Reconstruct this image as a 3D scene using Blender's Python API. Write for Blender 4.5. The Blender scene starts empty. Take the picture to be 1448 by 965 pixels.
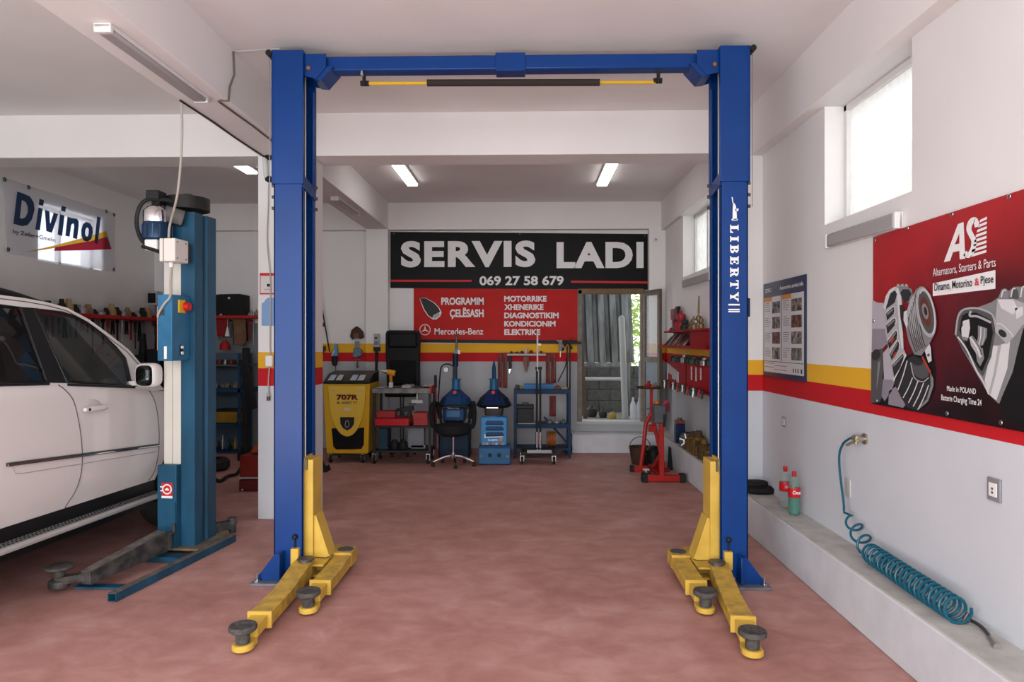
import bpy, bmesh, math, random
from math import sin, cos, pi, radians, atan, sqrt
from mathutils import Vector, Matrix, geometry
random.seed(7)
S = bpy.context.scene
COL = S.collection
V = Vector

# ------------------------------------------------------------------ camera, world, light, exposure
YAW = atan(23 / 965.0)
FPX = 965.0
EYE = V((0, 0, 1.67))
cam = bpy.data.cameras.new('camera'); cam_o = bpy.data.objects.new('camera', cam); COL.objects.link(cam_o)
cam.sensor_width = 36.0; cam.lens = 36.0 * FPX / 1448.0; cam.clip_start = .05
cam_o.location = EYE; cam_o.rotation_euler = (pi / 2, 0, YAW)
S.camera = cam_o
S.view_settings.view_transform = 'Standard'; S.view_settings.look = 'None'
S.view_settings.gamma = 1.0; S.view_settings.use_curve_mapping = False
S.view_settings.exposure = 0.06

wd = bpy.data.worlds.new('sky'); S.world = wd; wd.use_nodes = True
bg = wd.node_tree.nodes['Background']; bg.inputs[0].default_value = (.90, .95, 1.0, 1); bg.inputs[1].default_value = 3.0


def area(name, loc, rot, sx, sy, power, color=(1, 1, 1)):
    l = bpy.data.lights.new(name, 'AREA'); l.shape = 'RECTANGLE'; l.size = sx; l.size_y = sy
    l.energy = power; l.color = color
    o = bpy.data.objects.new(name, l); o.location = loc; o.rotation_euler = rot; COL.objects.link(o)
    return o


# daylight through the open front of the workshop (behind the camera)
area('daylight_front', (-1.7, -1.3, 2.1), (radians(97), 0, 0), 7.0, 3.4, 150, (.95, .97, 1.0))


# light thrown up from the sunlit yard outside
area('daylight_bounce', (-2.2, -1.25, .35), (radians(122), 0, 0), 7.0, .6, 128, (1.0, .93, .87))


# ------------------------------------------------------------------ photograph rays onto real planes
def ray(px, py):
    u = (px - 724) / FPX; v = (482.5 - py) / FPX
    return V((-sin(YAW) + u * cos(YAW), cos(YAW) + u * sin(YAW), v))


def on_plane(px, py, n, c):
    d = ray(px, py)
    return EYE + d * ((c - n.dot(EYE)) / n.dot(d))


def at_x(px, py, X): return on_plane(px, py, V((1, 0, 0)), X)
def at_y(px, py, Y): return on_plane(px, py, V((0, 1, 0)), Y)
def at_z(px, py, Z=0.0): return on_plane(px, py, V((0, 0, 1)), Z)


# ------------------------------------------------------------------ materials
MATS = {}


def mat(name, col, rough=.5, metal=0.0, var=0.0, scale=6.0, bump=0.0, col2=None, spec=None, coat=0.0, detail=4.0, stretch=None):
    if name in MATS: return MATS[name]
    m = bpy.data.materials.new(name); m.use_nodes = True; nt = m.node_tree; b = nt.nodes['Principled BSDF']
    b.inputs['Base Color'].default_value = (*col, 1); b.inputs['Roughness'].default_value = rough; b.inputs['Metallic'].default_value = metal
    if spec is None and not metal: spec = .22 if rough > .3 else .4
    if spec is not None: b.inputs['Specular IOR Level'].default_value = spec
    if coat: b.inputs['Coat Weight'].default_value = coat
    if var or col2 or bump:
        tc = nt.nodes.new('ShaderNodeTexCoord'); nz = nt.nodes.new('ShaderNodeTexNoise')
        nz.inputs['Scale'].default_value = scale; nz.inputs['Detail'].default_value = detail
        if stretch:
            mp = nt.nodes.new('ShaderNodeMapping'); mp.inputs['Scale'].default_value = stretch
            nt.links.new(tc.outputs['Object'], mp.inputs[0]); nt.links.new(mp.outputs[0], nz.inputs['Vector'])
        else: nt.links.new(tc.outputs['Object'], nz.inputs['Vector'])
        if var or col2:
            mx = nt.nodes.new('ShaderNodeMix'); mx.data_type = 'RGBA'
            c2 = col2 or tuple(max(0, c * (1 - var)) for c in col)
            mx.inputs[6].default_value = (*col, 1); mx.inputs[7].default_value = (*c2, 1)
            cr = nt.nodes.new('ShaderNodeMapRange'); cr.inputs[1].default_value = .38; cr.inputs[2].default_value = .68
            nt.links.new(nz.outputs[0], cr.inputs[0]); nt.links.new(cr.outputs[0], mx.inputs[0]); nt.links.new(mx.outputs[2], b.inputs['Base Color'])
        if bump:
            bp = nt.nodes.new('ShaderNodeBump'); bp.inputs['Strength'].default_value = bump; bp.inputs['Distance'].default_value = .01
            nt.links.new(nz.outputs[0], bp.inputs['Height']); nt.links.new(bp.outputs[0], b.inputs['Normal'])
    MATS[name] = m
    return m


def wall_paint(name, z0, z1, z2, low=(.60, .62, .66), white=(.80, .785, .775)):
    """Painted plaster: grey below z0, red to z1, yellow to z2, white above."""
    m = bpy.data.materials.new(name); m.use_nodes = True; nt = m.node_tree; b = nt.nodes['Principled BSDF']
    b.inputs['Roughness'].default_value = .75; b.inputs['Specular IOR Level'].default_value = .25
    g = nt.nodes.new('ShaderNodeNewGeometry'); sp = nt.nodes.new('ShaderNodeSeparateXYZ'); nt.links.new(g.outputs['Position'], sp.inputs[0])
    nz = nt.nodes.new('ShaderNodeTexNoise'); nz.inputs['Scale'].default_value = 1.3; nz.inputs['Detail'].default_value = 5
    nt.links.new(g.outputs['Position'], nz.inputs['Vector'])
    prev = None
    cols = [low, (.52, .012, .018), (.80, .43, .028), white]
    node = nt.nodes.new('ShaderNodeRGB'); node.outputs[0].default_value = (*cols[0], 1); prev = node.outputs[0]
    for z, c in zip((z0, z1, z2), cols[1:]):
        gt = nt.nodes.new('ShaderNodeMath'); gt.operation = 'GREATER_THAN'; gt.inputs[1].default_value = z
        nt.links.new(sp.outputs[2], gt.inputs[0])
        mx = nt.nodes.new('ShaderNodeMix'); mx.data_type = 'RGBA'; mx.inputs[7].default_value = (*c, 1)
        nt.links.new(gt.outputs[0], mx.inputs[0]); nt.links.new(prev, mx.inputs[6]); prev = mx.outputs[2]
    ml = nt.nodes.new('ShaderNodeMix'); ml.data_type = 'RGBA'; ml.blend_type = 'MULTIPLY'; ml.inputs[0].default_value = 1
    mr = nt.nodes.new('ShaderNodeMapRange'); mr.inputs[1].default_value = .3; mr.inputs[2].default_value = .7; mr.inputs[3].default_value = .93; mr.inputs[4].default_value = 1.0
    nt.links.new(nz.outputs[0], mr.inputs[0]); nt.links.new(prev, ml.inputs[6]); nt.links.new(mr.outputs[0], ml.inputs[7])
    nt.links.new(ml.outputs[2], b.inputs['Base Color'])
    n2 = nt.nodes.new('ShaderNodeTexNoise'); n2.inputs['Scale'].default_value = 9; n2.inputs['Detail'].default_value = 6
    nt.links.new(g.outputs['Position'], n2.inputs['Vector'])
    bp = nt.nodes.new('ShaderNodeBump'); bp.inputs['Strength'].default_value = .12; bp.inputs['Distance'].default_value = .02
    nt.links.new(n2.outputs[0], bp.inputs['Height']); nt.links.new(bp.outputs[0], b.inputs['Normal'])
    return m


def emit(name, col, strength):
    if name in MATS: return MATS[name]
    m = bpy.data.materials.new(name); m.use_nodes = True; nt = m.node_tree
    b = nt.nodes['Principled BSDF']; b.inputs['Base Color'].default_value = (*col, 1)
    b.inputs['Emission Color'].default_value = (*col, 1); b.inputs['Emission Strength'].default_value = strength
    MATS[name] = m; return m


def glass(name, col=(1, 1, 1), alpha=.25, rough=.05):
    """Thin pane: part mirror-like surface, part clear."""
    if name in MATS: return MATS[name]
    m = bpy.data.materials.new(name); m.use_nodes = True; nt = m.node_tree
    b = nt.nodes['Principled BSDF']; b.inputs['Base Color'].default_value = (*col, 1); b.inputs['Roughness'].default_value = rough
    b.inputs['Alpha'].default_value = alpha
    MATS[name] = m; return m


def translucent(name, col, amount=.5, clear=0.0, var=0.0):
    if name in MATS: return MATS[name]
    m = bpy.data.materials.new(name); m.use_nodes = True; nt = m.node_tree
    out = nt.nodes['Material Output']; b = nt.nodes['Principled BSDF']; b.inputs['Base Color'].default_value = (*col, 1); b.inputs['Roughness'].default_value = .5
    t = nt.nodes.new('ShaderNodeBsdfTranslucent'); t.inputs[0].default_value = (*col, 1)
    mx = nt.nodes.new('ShaderNodeMixShader'); mx.inputs[0].default_value = amount
    nt.links.new(b.outputs[0], mx.inputs[1]); nt.links.new(t.outputs[0], mx.inputs[2]); last = mx
    if clear:
        tr = nt.nodes.new('ShaderNodeBsdfTransparent'); tr.inputs[0].default_value = (*col, 1); m2 = nt.nodes.new('ShaderNodeMixShader'); m2.inputs[0].default_value = clear
        if var:
            tc = nt.nodes.new('ShaderNodeTexCoord'); nz = nt.nodes.new('ShaderNodeTexNoise'); nz.inputs['Scale'].default_value = 5; nz.inputs['Detail'].default_value = 8
            mr = nt.nodes.new('ShaderNodeMapRange'); mr.inputs[1].default_value = .35; mr.inputs[2].default_value = .65; mr.inputs[3].default_value = clear - var; mr.inputs[4].default_value = clear
            nt.links.new(tc.outputs['Object'], nz.inputs['Vector']); nt.links.new(nz.outputs[0], mr.inputs[0]); nt.links.new(mr.outputs[0], m2.inputs[0])
        nt.links.new(mx.outputs[0], m2.inputs[1]); nt.links.new(tr.outputs[0], m2.inputs[2]); last = m2
    nt.links.new(last.outputs[0], out.inputs[0])
    MATS[name] = m; return m


# ------------------------------------------------------------------ mesh building
def wmat(o):
    m = Matrix.Identity(4)
    while o is not None:
        m = o.matrix_basis @ m; o = o.parent
    return m


def frames(pts, closed=False):
    n = len(pts); T = []
    for i in range(n):
        a = pts[i - 1] if (i > 0 or closed) else pts[0]
        b = pts[(i + 1) % n] if (i < n - 1 or closed) else pts[-1]
        t = (b - a); T.append(t.normalized() if t.length > 1e-9 else V((0, 0, 1)))
    up = V((0, 0, 1)) if abs(T[0].z) < .9 else V((1, 0, 0))
    U = [(up - T[0] * up.dot(T[0])).normalized()]
    for i in range(1, n):
        u = U[-1] - T[i] * U[-1].dot(T[i]); U.append(u.normalized() if u.length > 1e-9 else U[-1])
    return T, U


class MB:
    def __init__(self): self.bm = bmesh.new()

    def faces(self, vs, fs):
        b = [self.bm.verts.new(v) for v in vs]
        for f in fs:
            try: self.bm.faces.new([b[i] for i in f])
            except ValueError: pass
        return self

    def box(self, c, s, rot=None, taper=(1, 1)):
        c = V(c); h = [x / 2 for x in s]; vs = []
        for z in (-1, 1):
            for x, y in ((-1, -1), (1, -1), (1, 1), (-1, 1)):
                k = taper if z > 0 else (1, 1)
                p = V((x * h[0] * k[0], y * h[1] * k[1], z * h[2]))
                vs.append(c + (rot @ p if rot else p))
        return self.faces(vs, [(3, 2, 1, 0), (4, 5, 6, 7), (0, 1, 5, 4), (1, 2, 6, 5), (2, 3, 7, 6), (3, 0, 4, 7)])

    def span(self, lo, hi):
        lo = V(lo); hi = V(hi)
        return self.box((lo + hi) / 2, [abs(a) for a in (hi - lo)])

    def beam(self, p0, p1, w, h, up=(0, 0, 1), w1=None, h1=None):
        """Rectangular bar from p0 to p1, w across, h along up."""
        p0 = V(p0); p1 = V(p1); t = (p1 - p0).normalized(); up = V(up)
        if abs(t.dot(up)) > .98: up = V((0, 1, 0))
        r = t.cross(up).normalized(); u = r.cross(t).normalized(); vs = []
        for p, ww, hh in ((p0, w, h), (p1, w1 or w, h1 or h)):
            for a, b in ((-1, -1), (1, -1), (1, 1), (-1, 1)): vs.append(p + r * a * ww / 2 + u * b * hh / 2)
        return self.faces(vs, [(0, 1, 2, 3), (7, 6, 5, 4), (0, 4, 5, 1), (1, 5, 6, 2), (2, 6, 7, 3), (3, 7, 4, 0)])

    def cyl(self, p0, p1, r, r1=None, seg=16, cap=True):
        return self.sweep([V(p0), V(p1)], [r, r if r1 is None else r1], seg, cap)

    def sweep(self, pts, r, seg=8, cap=True, closed=False):
        pts = [V(p) for p in pts]
        if not hasattr(r, '__len__'): r = [r] * len(pts)
        T, U = frames(pts, closed); rings = []
        for p, t, u, rr in zip(pts, T, U, r):
            w = t.cross(u)
            rings.append([self.bm.verts.new(p + (u * cos(2 * pi * k / seg) + w * sin(2 * pi * k / seg)) * rr) for k in range(seg)])
        n = len(rings)
        for i in range(n if closed else n - 1):
            a = rings[i]; b = rings[(i + 1) % n]
            for k in range(seg): self.bm.faces.new((a[k], a[(k + 1) % seg], b[(k + 1) % seg], b[k]))
        if cap and not closed:
            self.bm.faces.new(rings[0][::-1]); self.bm.faces.new(rings[-1])
        return self

    def prism(self, poly, vec):
        """Closed polygon (3-D points, planar) pushed along vec."""
        poly = [V(p) for p in poly]; vec = V(vec); n = len(poly)
        tri = geometry.tessellate_polygon([poly])
        fs = [tuple(t) for t in tri] + [tuple(i + n for i in t[::-1]) for t in tri]
        fs += [(i, (i + 1) % n, (i + 1) % n + n, i + n) for i in range(n)]
        return self.faces(poly + [p + vec for p in poly], fs)

    def flat(self, poly, holes=()):
        poly = [V(p) for p in poly]; hs = [[V(p) for p in h] for h in holes]
        tri = geometry.tessellate_polygon([poly] + hs)
        allv = list(poly)
        for h in hs: allv += h
        return self.faces(allv, [tuple(t) for t in tri])

    def lathe(self, prof, o=(0, 0, 0), axis=(0, 0, 1), seg=24):
        o = V(o); ax = V(axis).normalized(); u = ax.orthogonal().normalized(); w = ax.cross(u); rings = []
        for r, z in prof:
            if r < 1e-6: rings.append([self.bm.verts.new(o + ax * z)])
            else: rings.append([self.bm.verts.new(o + ax * z + (u * cos(2 * pi * k / seg) + w * sin(2 * pi * k / seg)) * r) for k in range(seg)])
        for a, b in zip(rings, rings[1:]):
            if len(a) == 1 and len(b) == 1: continue
            for k in range(seg):
                j = (k + 1) % seg
                if len(a) == 1: self.bm.faces.new((a[0], b[j], b[k]))
                elif len(b) == 1: self.bm.faces.new((a[k], a[j], b[0]))
                else: self.bm.faces.new((a[k], a[j], b[j], b[k]))
        return self

    def ball(self, c, r, seg=12, sc=(1, 1, 1)):
        m = Matrix.Translation(V(c)) @ Matrix.Diagonal((*[r * s for s in sc], 1))
        bmesh.ops.create_uvsphere(self.bm, u_segments=seg, v_segments=max(6, seg // 2 + 1), radius=1, matrix=m)
        return self

    def build(self, name, m, parent=None, bevel=0.0, smooth=35, world=True, origin=None, norm=True):
        bm = self.bm
        if norm: bmesh.ops.recalc_face_normals(bm, faces=bm.faces)
        if parent is not None:
            if world: bm.transform(wmat(parent).inverted())
            loc = None
        else:
            xs = [v.co for v in bm.verts]
            lo = [min(p[i] for p in xs) for i in range(3)]; hi = [max(p[i] for p in xs) for i in range(3)]
            loc = V(origin) if origin is not None else V(((lo[0] + hi[0]) / 2, (lo[1] + hi[1]) / 2, lo[2]))
            bm.transform(Matrix.Translation(-loc))
        me = bpy.data.meshes.new(name); bm.to_mesh(me); bm.free()
        if smooth:
            for p in me.polygons: p.use_smooth = True
            me.set_sharp_from_angle(angle=radians(smooth))
        me.materials.append(m)
        o = bpy.data.objects.new(name, me); COL.objects.link(o)
        if parent is not None: o.parent = parent
        else: o.location = loc
        if bevel:
            bv = o.modifiers.new('edges', 'BEVEL'); bv.width = bevel; bv.segments = 2; bv.limit_method = 'ANGLE'; bv.angle_limit = radians(40)
        return o


def tag(o, label, cat, group=None, kind=None):
    o['label'] = label; o['category'] = cat
    if group: o['group'] = group
    if kind: o['kind'] = kind
    return o


def thing(name, loc, label, cat, group=None, rz=0.0):
    o = bpy.data.objects.new(name, None); COL.objects.link(o); o.empty_display_size = .1
    o.location = loc; o.rotation_euler = (0, 0, rz)
    return tag(o, label, cat, group)


def struct(o):
    o['kind'] = 'structure'; return o


def copy_thing(src, loc, rz=None, label=None):
    def cp(o, par):
        c = o.copy(); COL.objects.link(c)
        if par is not None: c.parent = par
        for k in o.children: cp(k, c)
        return c
    c = cp(src, None); c.location = loc
    if rz is not None: c.rotation_euler = (0, 0, rz)
    if label: c['label'] = label
    return c


def lettering(body, m, parent, o, xd, ud, w, h, bold=0.0, shear=0.0, name='lettering', spacing=1.0, out=None):
    """Flat letters filling a w by h rectangle whose lower-left corner is o; xd along the line, ud up."""
    cu = bpy.data.curves.new('t', 'FONT'); cu.body = body; cu.offset = bold; cu.shear = shear; cu.space_character = spacing; cu.size = 1
    cu.resolution_u = 4; cu.extrude = 0
    to = bpy.data.objects.new('t', cu); COL.objects.link(to)
    dg = bpy.context.evaluated_depsgraph_get()
    me = bpy.data.meshes.new_from_object(to.evaluated_get(dg))
    bpy.data.objects.remove(to); bpy.data.curves.remove(cu)
    xs = [v.co.x for v in me.vertices]; ys = [v.co.y for v in me.vertices]
    x0, x1, y0, y1 = min(xs), max(xs), min(ys), max(ys)
    inv = wmat(parent).inverted(); o = V(o); xd = V(xd).normalized(); ud = V(ud).normalized()
    n = xd.cross(ud)
    for v in me.vertices:
        v.co = inv @ (o + xd * ((v.co.x - x0) / (x1 - x0) * w) + ud * ((v.co.y - y0) / (y1 - y0) * h) + n * .002)
    me.name = name; me.materials.clear(); me.materials.append(m)
    ob = bpy.data.objects.new(name, me); COL.objects.link(ob); ob.parent = parent
    return ob


def arc(c, r, a0, a1, n, u=V((1, 0, 0)), w=V((0, 0, 1))):
    return [V(c) + u * r * cos(a0 + (a1 - a0) * k / n) + w * r * sin(a0 + (a1 - a0) * k / n) for k in range(n + 1)]


def spline(pts, n=8):
    """Catmull-Rom through points."""
    P = [V(p) for p in pts]; P = [P[0] * 2 - P[1]] + P + [P[-1] * 2 - P[-2]]; out = []
    for i in range(1, len(P) - 2):
        a, b, c, d = P[i - 1:i + 3]
        for k in range(n):
            t = k / n
            out.append(.5 * ((2 * b) + (c - a) * t + (2 * a - 5 * b + 4 * c - d) * t * t + (3 * b - a - 3 * c + d) * t ** 3))
    out.append(P[-2]); return out


# common materials
white_plaster = mat('white_plaster', (.80, .77, .76), .8, spec=.2, var=.05, scale=1.2)
steel = mat('steel', (.55, .55, .56), .3, 1.0)
dark_steel = mat('dark_steel', (.10, .10, .105), .45, .6)
chrome = mat('chrome', (.8, .8, .82), .12, 1.0)
black_plastic = mat('black_plastic', (.014, .014, .015), .5)
rubber = mat('rubber', (.022, .021, .021), .75, var=.4, scale=30)
blue_paint = mat('blue_paint', (.0012, .038, .19), .32, var=.12, scale=3.0, spec=.28)
yellow_paint = mat('yellow_paint', (.64, .42, .075), .42, col2=(.54, .34, .055), scale=5)
old_blue = mat('old_blue_paint', (.017, .085, .155), .45, col2=(.010, .045, .08), scale=4.0, stretch=(1, 1, .3))
beige = mat('beige_paint', (.62, .59, .53), .5, var=.06, scale=3)
red_paint = mat('red_paint', (.42, .014, .014), .4, var=.2, scale=8)
white_ink = mat('white_ink', (.80, .79, .79), .5)
white_plastic = mat('white_plastic', (.78, .77, .75), .4)
grey_plastic = mat('grey_plastic', (.42, .42, .43), .4)

# ------------------------------------------------------------------ the room
X_LEFT, X_RIGHT, X_REAR = -5.88, 2.135, 2.09
Y_BEAM, Y_BACK, Z_CEIL = 6.33, 10.6, 3.80
paint_side = wall_paint('paint_side', 1.217, 1.362, 1.497)
paint_rear_dim = wall_paint('paint_rear_dim', 1.35, 1.49, 1.63, low=(.43, .44, .46))  # lower grey darkened, partly to carry the dimmer light at the back
paint_pillar = wall_paint('paint_pillar', 1.25, 1.415, 1.565)


def concrete_floor():
    m = bpy.data.materials.new('red_concrete'); m.use_nodes = True; nt = m.node_tree; b = nt.nodes['Principled BSDF']
    g = nt.nodes.new('ShaderNodeNewGeometry'); mp = nt.nodes.new('ShaderNodeMapping'); mp.inputs['Scale'].default_value = (.85, 1.15, 1)
    mp.inputs['Rotation'].default_value = (0, 0, .25)
    nt.links.new(g.outputs['Position'], mp.inputs[0])
    n1 = nt.nodes.new('ShaderNodeTexNoise'); n1.inputs['Scale'].default_value = 5.0; n1.inputs['Detail'].default_value = 9; n1.inputs['Roughness'].default_value = .62; n1.inputs['Distortion'].default_value = .5
    n2 = nt.nodes.new('ShaderNodeTexNoise'); n2.inputs['Scale'].default_value = 1.3; n2.inputs['Detail'].default_value = 6; n2.inputs['Distortion'].default_value = 1.2
    nt.links.new(mp.outputs[0], n1.inputs['Vector']); nt.links.new(mp.outputs[0], n2.inputs['Vector'])
    r1 = nt.nodes.new('ShaderNodeValToRGB'); e = r1.color_ramp.elements
    e[0].position = .30; e[0].color = (.31, .133, .110, 1); e[1].position = .72; e[1].color = (.57, .34, .305, 1)
    k = r1.color_ramp.elements.new(.5); k.color = (.435, .215, .187, 1)
    mx = nt.nodes.new('ShaderNodeMath'); mx.operation = 'MULTIPLY_ADD'; mx.inputs[1].default_value = .55
    m3 = nt.nodes.new('ShaderNodeMath'); m3.operation = 'MULTIPLY'; m3.inputs[1].default_value = .45
    nt.links.new(n2.outputs[0], m3.inputs[0]); nt.links.new(n1.outputs[0], mx.inputs[0]); nt.links.new(m3.outputs[0], mx.inputs[2])
    nt.links.new(mx.outputs[0], r1.inputs[0]); nt.links.new(r1.outputs[0], b.inputs['Base Color'])
    mr = nt.nodes.new('ShaderNodeMapRange'); mr.inputs[3].default_value = .5; mr.inputs[4].default_value = .72; nt.links.new(n1.outputs[0], mr.inputs[0]); nt.links.new(mr.outputs[0], b.inputs['Roughness'])
    b.inputs['Specular IOR Level'].default_value = .35
    bp = nt.nodes.new('ShaderNodeBump'); bp.inputs['Strength'].default_value = .08; bp.inputs['Distance'].default_value = .02
    nt.links.new(n1.outputs[0], bp.inputs['Height']); nt.links.new(bp.outputs[0], b.inputs['Normal'])
    return m


struct(MB().span((X_LEFT - .2, -1.2, -.2), (2.5, 10.9, 0)).build('floor', concrete_floor(), smooth=0))
struct(MB().span((-9, -14, -.25), (6, -1.2, -.02)).build('ground', mat('pale_yard_concrete', (.42, .40, .38), .9, var=.2, scale=2), smooth=0))
struct(MB().span((X_LEFT - .2, -1.2, Z_CEIL), (2.6, 10.9, Z_CEIL + .2)).build('ceiling', white_plaster, smooth=0))

# side wall beside the compressor hose: two window openings
w = MB()
XO = 2.46
W1 = (3.85, 4.97, 2.505); W2 = (7.75, 9.27, 2.53)       # y0, y1, sill height
Z_HEAD = 3.36
w.span((X_RIGHT, -1.2, 0), (XO, W1[0], Z_CEIL)); w.span((X_RIGHT, W1[0], 0), (XO, W1[1], W1[2])); w.span((X_RIGHT, W1[0], Z_HEAD), (XO, W1[1], Z_CEIL))
w.span((X_RIGHT, W1[1], 0), (XO, 6.45, Z_CEIL))
struct(w.build('wall_right', paint_side, smooth=0))
w = MB()
w.span((X_REAR, 6.45, 0), (XO, W2[0], Z_CEIL)); w.span((X_REAR, W2[0], 0), (XO, W2[1], W2[2])); w.span((X_REAR, W2[0], Z_HEAD), (XO, W2[1], Z_CEIL))
w.span((X_REAR, W2[1], 0), (XO, Y_BACK, Z_CEIL))
struct(w.build('wall_right_rear', paint_rear_dim, smooth=0))
struct(MB().span((1.93, 6.27, 0), (X_RIGHT + .01, 6.62, 3.42)).build('trim_side_pillar', paint_side, smooth=0, bevel=.006))
struct(MB().span((2.03, -1.2, Z_HEAD), (XO - .05, 10.5, Z_CEIL + .05)).build('trim_side_beam', white_plaster, smooth=0, bevel=.006))
ledge_mat = mat('grey_ledge', (.60, .61, .64), .8, var=.10, scale=5, bump=.25)
ledge_top = mat('ledge_top', (.52, .50, .47), .85, col2=(.40, .385, .36), scale=7, bump=.3)
lg = struct(MB().span((1.897, -1.2, 0), (X_RIGHT + .02, 10.3, .325)).build('trim_ledge', ledge_mat, smooth=0, bevel=.012))
struct(MB().span((1.905, -1.2, .325), (X_RIGHT + .02, 10.3, .333)).build('trim_ledge_top', ledge_top, smooth=0))

# back wall with the yard door
DX0, DX1, DZ0, DZ1 = .80, 1.78, .418, 2.46
w = MB()
w.span((-3.72, Y_BACK, 0), (DX0, Y_BACK + .25, Z_CEIL)); w.span((DX1, Y_BACK, 0), (2.5, Y_BACK + .25, Z_CEIL))
w.span((DX0, Y_BACK, 0), (DX1, Y_BACK + .25, DZ0)); w.span((DX0, Y_BACK, DZ1), (DX1, Y_BACK + .25, Z_CEIL))
struct(w.build('wall_back', paint_rear_dim, smooth=0))
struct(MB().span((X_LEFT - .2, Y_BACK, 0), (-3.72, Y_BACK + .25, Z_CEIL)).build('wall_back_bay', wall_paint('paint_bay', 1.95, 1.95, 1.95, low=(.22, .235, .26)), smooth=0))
struct(MB().span((X_LEFT, 10.46, 3.385), (2.2, Y_BACK + .01, Z_CEIL + .05)).build('trim_back_beam', white_plaster, smooth=0, bevel=.006))
struct(MB().span((at_y(517, 300, 10.46).x, 10.46, 0), (at_y(548.5, 300, 10.46).x, Y_BACK + .01, 3.39)).build('trim_back_pillar', paint_rear_dim, smooth=0, bevel=.005))
struct(MB().span((at_y(918, 300, 10.46).x, 10.46, 0), (2.3, Y_BACK + .01, 3.39)).build('trim_corner_pillar', paint_rear_dim, smooth=0, bevel=.005))
struct(MB().span((at_y(809, 600, 10.2).x, 10.17, 0), (1.95, Y_BACK + .01, .27)).build('trim_plinth', ledge_mat, smooth=0, bevel=.01))

# far side wall with a window behind the hanging sheet
LW = (8.05, 9.27, 2.64, 3.34)
w = MB(); XL = X_LEFT
w.span((XL - .3, -1.2, 0), (XL, LW[0], Z_CEIL)); w.span((XL - .3, LW[1], 0), (XL, 10.8, Z_CEIL))
w.span((XL - .3, LW[0], 0), (XL, LW[1], LW[2])); w.span((XL - .3, LW[0], LW[3]), (XL, LW[1], Z_CEIL))
def sooty_wall():
    m = mat('white_wall', (.80, .785, .775), .8, spec=.2); nt = m.node_tree; b = nt.nodes['Principled BSDF']
    g = nt.nodes.new('ShaderNodeNewGeometry'); sp = nt.nodes.new('ShaderNodeSeparateXYZ'); nt.links.new(g.outputs['Position'], sp.inputs[0])
    nz = nt.nodes.new('ShaderNodeTexNoise'); nz.inputs['Scale'].default_value = 1.6; nz.inputs['Detail'].default_value = 6; nt.links.new(g.outputs['Position'], nz.inputs['Vector'])
    # oily soot that has settled above the tool shelf
    mr = nt.nodes.new('ShaderNodeMapRange'); mr.inputs[1].default_value = 2.75; mr.inputs[2].default_value = 1.9; nt.links.new(sp.outputs[2], mr.inputs[0])
    mu = nt.nodes.new('ShaderNodeMath'); mu.operation = 'MULTIPLY'; nt.links.new(mr.outputs[0], mu.inputs[0]); nt.links.new(nz.outputs[0], mu.inputs[1])
    mx = nt.nodes.new('ShaderNodeMix'); mx.data_type = 'RGBA'; mx.inputs[6].default_value = (.80, .785, .775, 1); mx.inputs[7].default_value = (.20, .17, .14, 1)
    nt.links.new(mu.outputs[0], mx.inputs[0]); nt.links.new(mx.outputs[2], b.inputs['Base Color'])
    return m


struct(w.build('wall_left', sooty_wall(), smooth=0))

# beams and the pillar between the bays
struct(MB().span((X_LEFT, Y_BEAM, 3.40), (2.2, Y_BEAM + .36, Z_CEIL + .05)).build('trim_cross_beam', white_plaster, smooth=0, bevel=.006))
struct(MB().span((-2.505, -1.2, 3.395), (-2.155, 10.5, Z_CEIL + .05)).build('trim_long_beam', white_plaster, smooth=0, bevel=.006))
struct(MB().span((-2.53, Y_BEAM, 0), (-2.02, Y_BEAM + .34, 3.41)).build('trim_bay_pillar', paint_pillar, smooth=0, bevel=.006))


# windows
def side_window(name, y0, y1, z0, z1, x, mull, t, pane_mat, frame_mat):
    root = bpy.data.objects.new(name, None); COL.objects.link(root); root.location = (x, (y0 + y1) / 2, z0); root['kind'] = 'structure'
    f = MB(); b = .045
    f.span((x - t, y0, z0), (x + t, y0 + b, z1)); f.span((x - t, y1 - b, z0), (x + t, y1, z1)); f.span((x - t, y0, z0), (x + t, y1, z0 + b)); f.span((x - t, y0, z1 - b), (x + t, y1, z1))
    for k in mull: f.span((x - t, k - .025, z0), (x + t, k + .025, z1))
    f.build('window_frame', frame_mat, root, bevel=.004)
    MB().span((x - .003, y0 + b * .5, z0 + b * .5), (x + .003, y1 - b * .5, z1 - b * .5)).build('pane', pane_mat, root, smooth=0)
    return root


dusty_pane = translucent('dusty_pane', (.95, .95, .94), .8, .55, .35)
win_white = mat('window_white', (.72, .71, .70), .45)
side_window('window_1', W1[0], W1[1], W1[2], Z_HEAD, 2.30, [], .03, dusty_pane, win_white)
side_window('window_2', W2[0], W2[1], W2[2], Z_HEAD, 2.27, [8.6], .03, dusty_pane, win_white)
side_window('window_3', LW[0], LW[1], LW[2], LW[3], XL - .16, [8.62], .03, glass('clear_pane', alpha=.12), win_white)
# the neighbouring house wall outside the side windows, in daylight

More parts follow.
